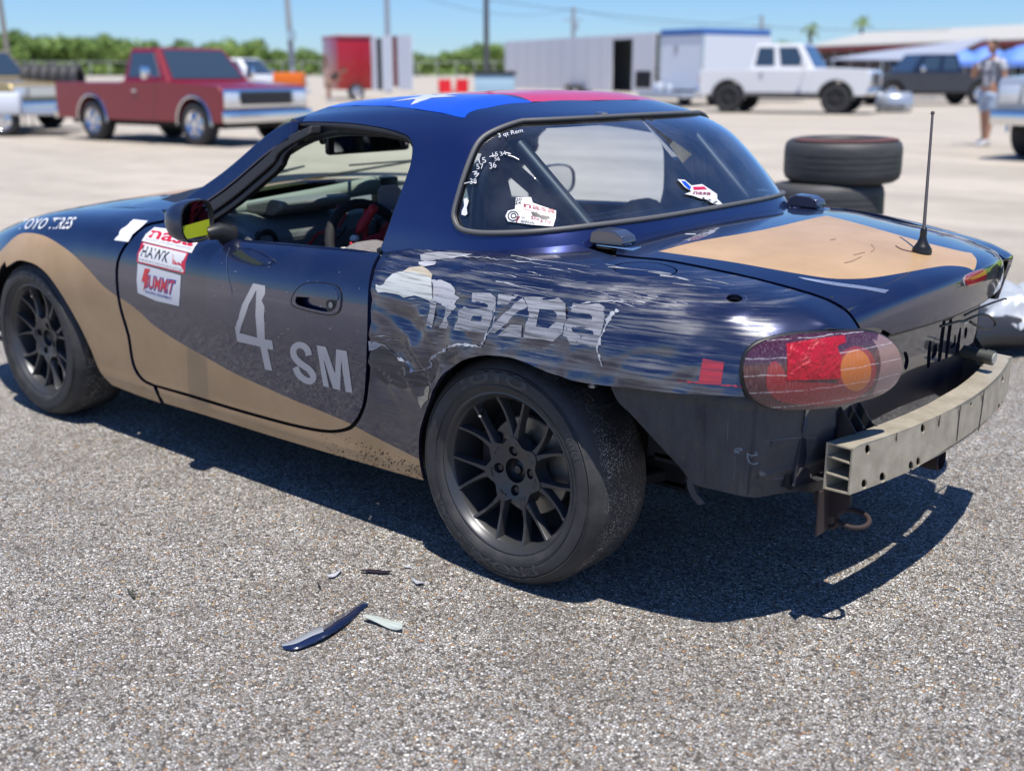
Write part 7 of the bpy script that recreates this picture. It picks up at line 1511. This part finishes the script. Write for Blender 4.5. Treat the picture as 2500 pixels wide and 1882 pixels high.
person(G(800, 50), head(-20), 'person in black shirt bending forward left of the red trailer', hipz=.88, bend=1.0, arms={-1: [(.12, -.24, 1.25), (.30, -.20, 1.10)], 1: [(.12, .24, 1.25), (.30, .20, 1.10)]}, shirt=mat('black shirt', (.015, .015, .018), .8), shorts=mat('tan trousers', (.25, .18, .12), .8))
# ---- removed bumper cover with plastic sheet, behind the race car on the right
bc = empty('removed_bumper', (0, 0, 0), 0, 'black removed bumper cover lying on the asphalt under crumpled white plastic', 'bumper cover')
b0 = onZ(2390, 860, .0); q0 = G(2500, 4.4); M_bp = mat('scuffed black plastic', (.022, .022, .025), .4)
c0 = onZ(2440, 850, .10); ux = Vector((_r[0], _r[1], 0)); uy = Vector((_f[0], _f[1], 0)).normalized(); c0 = Vector((c0[0], c0[1], 0))+uy*.12
rows = []
for i, a in enumerate(np.linspace(0, 1, 22)):
    p = c0+ux*(-.22+1.5*a)+uy*(.35*math.sin(a*2.6)); hgt = .15+.03*math.sin(a*9); rows += [tuple(p+Vector((0, 0, .02))), tuple(p-uy*.10+Vector((0, 0, .06+.02*math.sin(a*13)))), tuple(p-uy*.14+Vector((0, 0, hgt*.6))), tuple(p-uy*.08+Vector((0, 0, hgt))), tuple(p+uy*.10+Vector((0, 0, hgt+.02*math.sin(a*7)))), tuple(p+uy*.25+Vector((0, 0, hgt-.04)))]
o = from_pd('bumper_skin', rows, [(i*6+j, i*6+j+1, i*6+j+7, i*6+j+6) for i in range(21) for j in range(5)], M_bp, bc, True); so = o.modifiers.new('s', 'SOLIDIFY'); so.thickness = .006
V = []; n = 22
for i in range(n):
    for j in range(n):
        a, b = i/(n-1), j/(n-1); p = c0+ux*(.0+.75*a)+uy*(.10+.45*b); w = min(a, 1-a, b, 1-b); V.append(tuple(p+Vector((0, 0, .14+.13*min(1, w*4)+random.uniform(-.018, .018)+.04*math.sin(a*17+b*5)*math.sin(b*13)))))
sh_ = from_pd('plastic_sheet', V, [(i*n+j, i*n+j+1, (i+1)*n+j+1, (i+1)*n+j) for i in range(n-1) for j in range(n-1)], mat('crumpled white plastic', (.36, .39, .43), .3), None, True); tag(sh_, 'crumpled white plastic sheet on top of the removed bumper cover', 'plastic sheet')
# lime green race car just outside the frame on the right (its paint shows in the lid)
vehicle('lime_car', 'lime green hatchback parked just outside the frame beside the race car', 'car', Vector((1.9, 5.6, 0)), math.radians(200), mat('lime body paint', (.42, .62, .02), .3, 0, 1.), wb=2.4, W=1.7, fo=.75, ro=.7, zb=.3, belt=.85, hood=.82, H=1.32, cab=(-1.35, .65), roof=(-1.1, .1), R_=.30, kind='suv', doors=1, chrome=False, bed=.8)

# ================================================================ debris on the asphalt
def flake(name, label, cat, pts, m, z=.006, curl=.012, per=3, group=None, m2=None, split=None):
    P = [onZ(x, y, z) for x, y in smooth_path(pts, per, True)]; c = np.mean(P, 0); n = len(P); rs = random.Random(len(P)+int(pts[0][0]))
    V = [tuple(p+np.array([0, 0, curl*(.5+.5*math.sin(i*2*PI/n*2+1))])) for i, p in enumerate(P)]; V2 = [(v[0], v[1], v[2]-.0012) for v in V]; cc_ = (c[0], c[1], c[2]+curl*.35); k = 2*n
    F = [(i, (i+1) % n, k) for i in range(n)]+[((i+1) % n+n, i+n, k+1) for i in range(n)]+[(i, i+n, (i+1) % n+n, (i+1) % n) for i in range(n)]
    mb = MB(); mb.add(V+V2+[cc_, (cc_[0], cc_[1], cc_[2]-.0012)], F); o = mb.build(name, m, None, True, 70); tag(o, label, cat, group); return o
KD = lambda L: [(x/5.53+650, y/5.53+1350) for x, y in L]
M_tapeb = mat('glossy navy tape', (.008, .016, .05), .22, 0, 1.)
# long strip: ribbon with a curled near end
top = smooth_path(KD([(195, 1225), (400, 1150), (640, 1018), (760, 985), (870, 925), (960, 850), (1060, 800), (1180, 725), (1300, 650)]), 3); bot = smooth_path(KD([(235, 1290), (390, 1300), (600, 1225), (790, 1135), (900, 1070), (1010, 1000), (1130, 915), (1260, 790), (1385, 690)]), 3)
V = []; n = len(top)
for i in range(n):
    t_ = i/(n-1); lift = .007*abs(math.sin(t_*PI*1.1)); a = onZ(*top[i], .004+lift*.4); b = onZ(*bot[i], .004+lift); m_ = (a+b)/2+np.array([0, 0, .001]); V += [tuple(a), tuple(m_), tuple(b)]
F = [(i*3+j, i*3+j+1, i*3+j+4, i*3+j+3) for i in range(n-1) for j in range(2)]
ti = int(n*.38); fm = [1 if (i < ti and j == 0) else 0 for i in range(n-1) for j in range(2)]
o = from_pd('tape_strip', V, F, [M_tapeb, mat('silver tape back', (.45, .48, .52), .25, .2)], None, True, fm); so = o.modifiers.new('s', 'SOLIDIFY'); so.thickness = .001; tag(o, 'long navy tape strip with a silver end lying on the asphalt', 'tape')
flake('vinyl_scrap', 'white teardrop vinyl scrap beside the long navy tape strip', 'scrap', KD([(1320, 905), (1380, 880), (1520, 865), (1700, 910), (1790, 955), (1835, 1010), (1825, 1048), (1700, 1025), (1500, 955)]), mat('dirty white vinyl', (.38, .42, .38), .6))
flake('vinyl_scrap', 'thin grey vinyl sliver left of the black scrap', 'scrap', KD([(820, 325), (900, 290), (990, 225), (1020, 240), (980, 280), (900, 320)]), M_lgrey, curl=.006)
flake('vinyl_scrap', 'slim black leaf-shaped scrap on the asphalt', 'scrap', KD([(1265, 245), (1400, 225), (1500, 222), (1620, 240), (1710, 258), (1600, 268), (1450, 262)]), mat('black scrap', (.02, .012, .02), .5), curl=.004)
flake('vinyl_scrap', 'small pale grey three-pointed vinyl chip', 'scrap', KD([(1955, 340), (2010, 365), (2080, 375), (2145, 408), (2080, 420), (2030, 415), (1990, 375)]), M_lgrey, curl=.004)
flake('vinyl_scrap', 'tiny dark upright chip nearest the grey sliver', 'scrap', KD([(690, 380), (705, 395), (745, 475), (725, 470), (700, 420)]), mat('black scrap'), curl=.003)
flake('vinyl_scrap', 'narrow grey chip right of the black leaf-shaped scrap', 'scrap', KD([(1850, 178), (1920, 172), (2000, 188), (1930, 190)]), M_lgrey, curl=.003)
tw = [onZ(x, y, .006) for x, y in ((313, 1438), (318, 1447), (322, 1452), (328, 1458))]
mb = MB(); mb.tube([tuple(p) for p in tw], .003, 5); mb.tube([tuple(tw[1]), tuple(tw[1]+np.array([.012, .015, .008]))], .002, 5); mb.tube([tuple(tw[2]), tuple(tw[2]+np.array([-.014, .01, .006]))], .002, 5); o = mb.build('weed_sprig', mat('dry weed', (.06, .06, .04), .8)); tag(o, 'tiny dry weed sprig on the open asphalt', 'sprig')
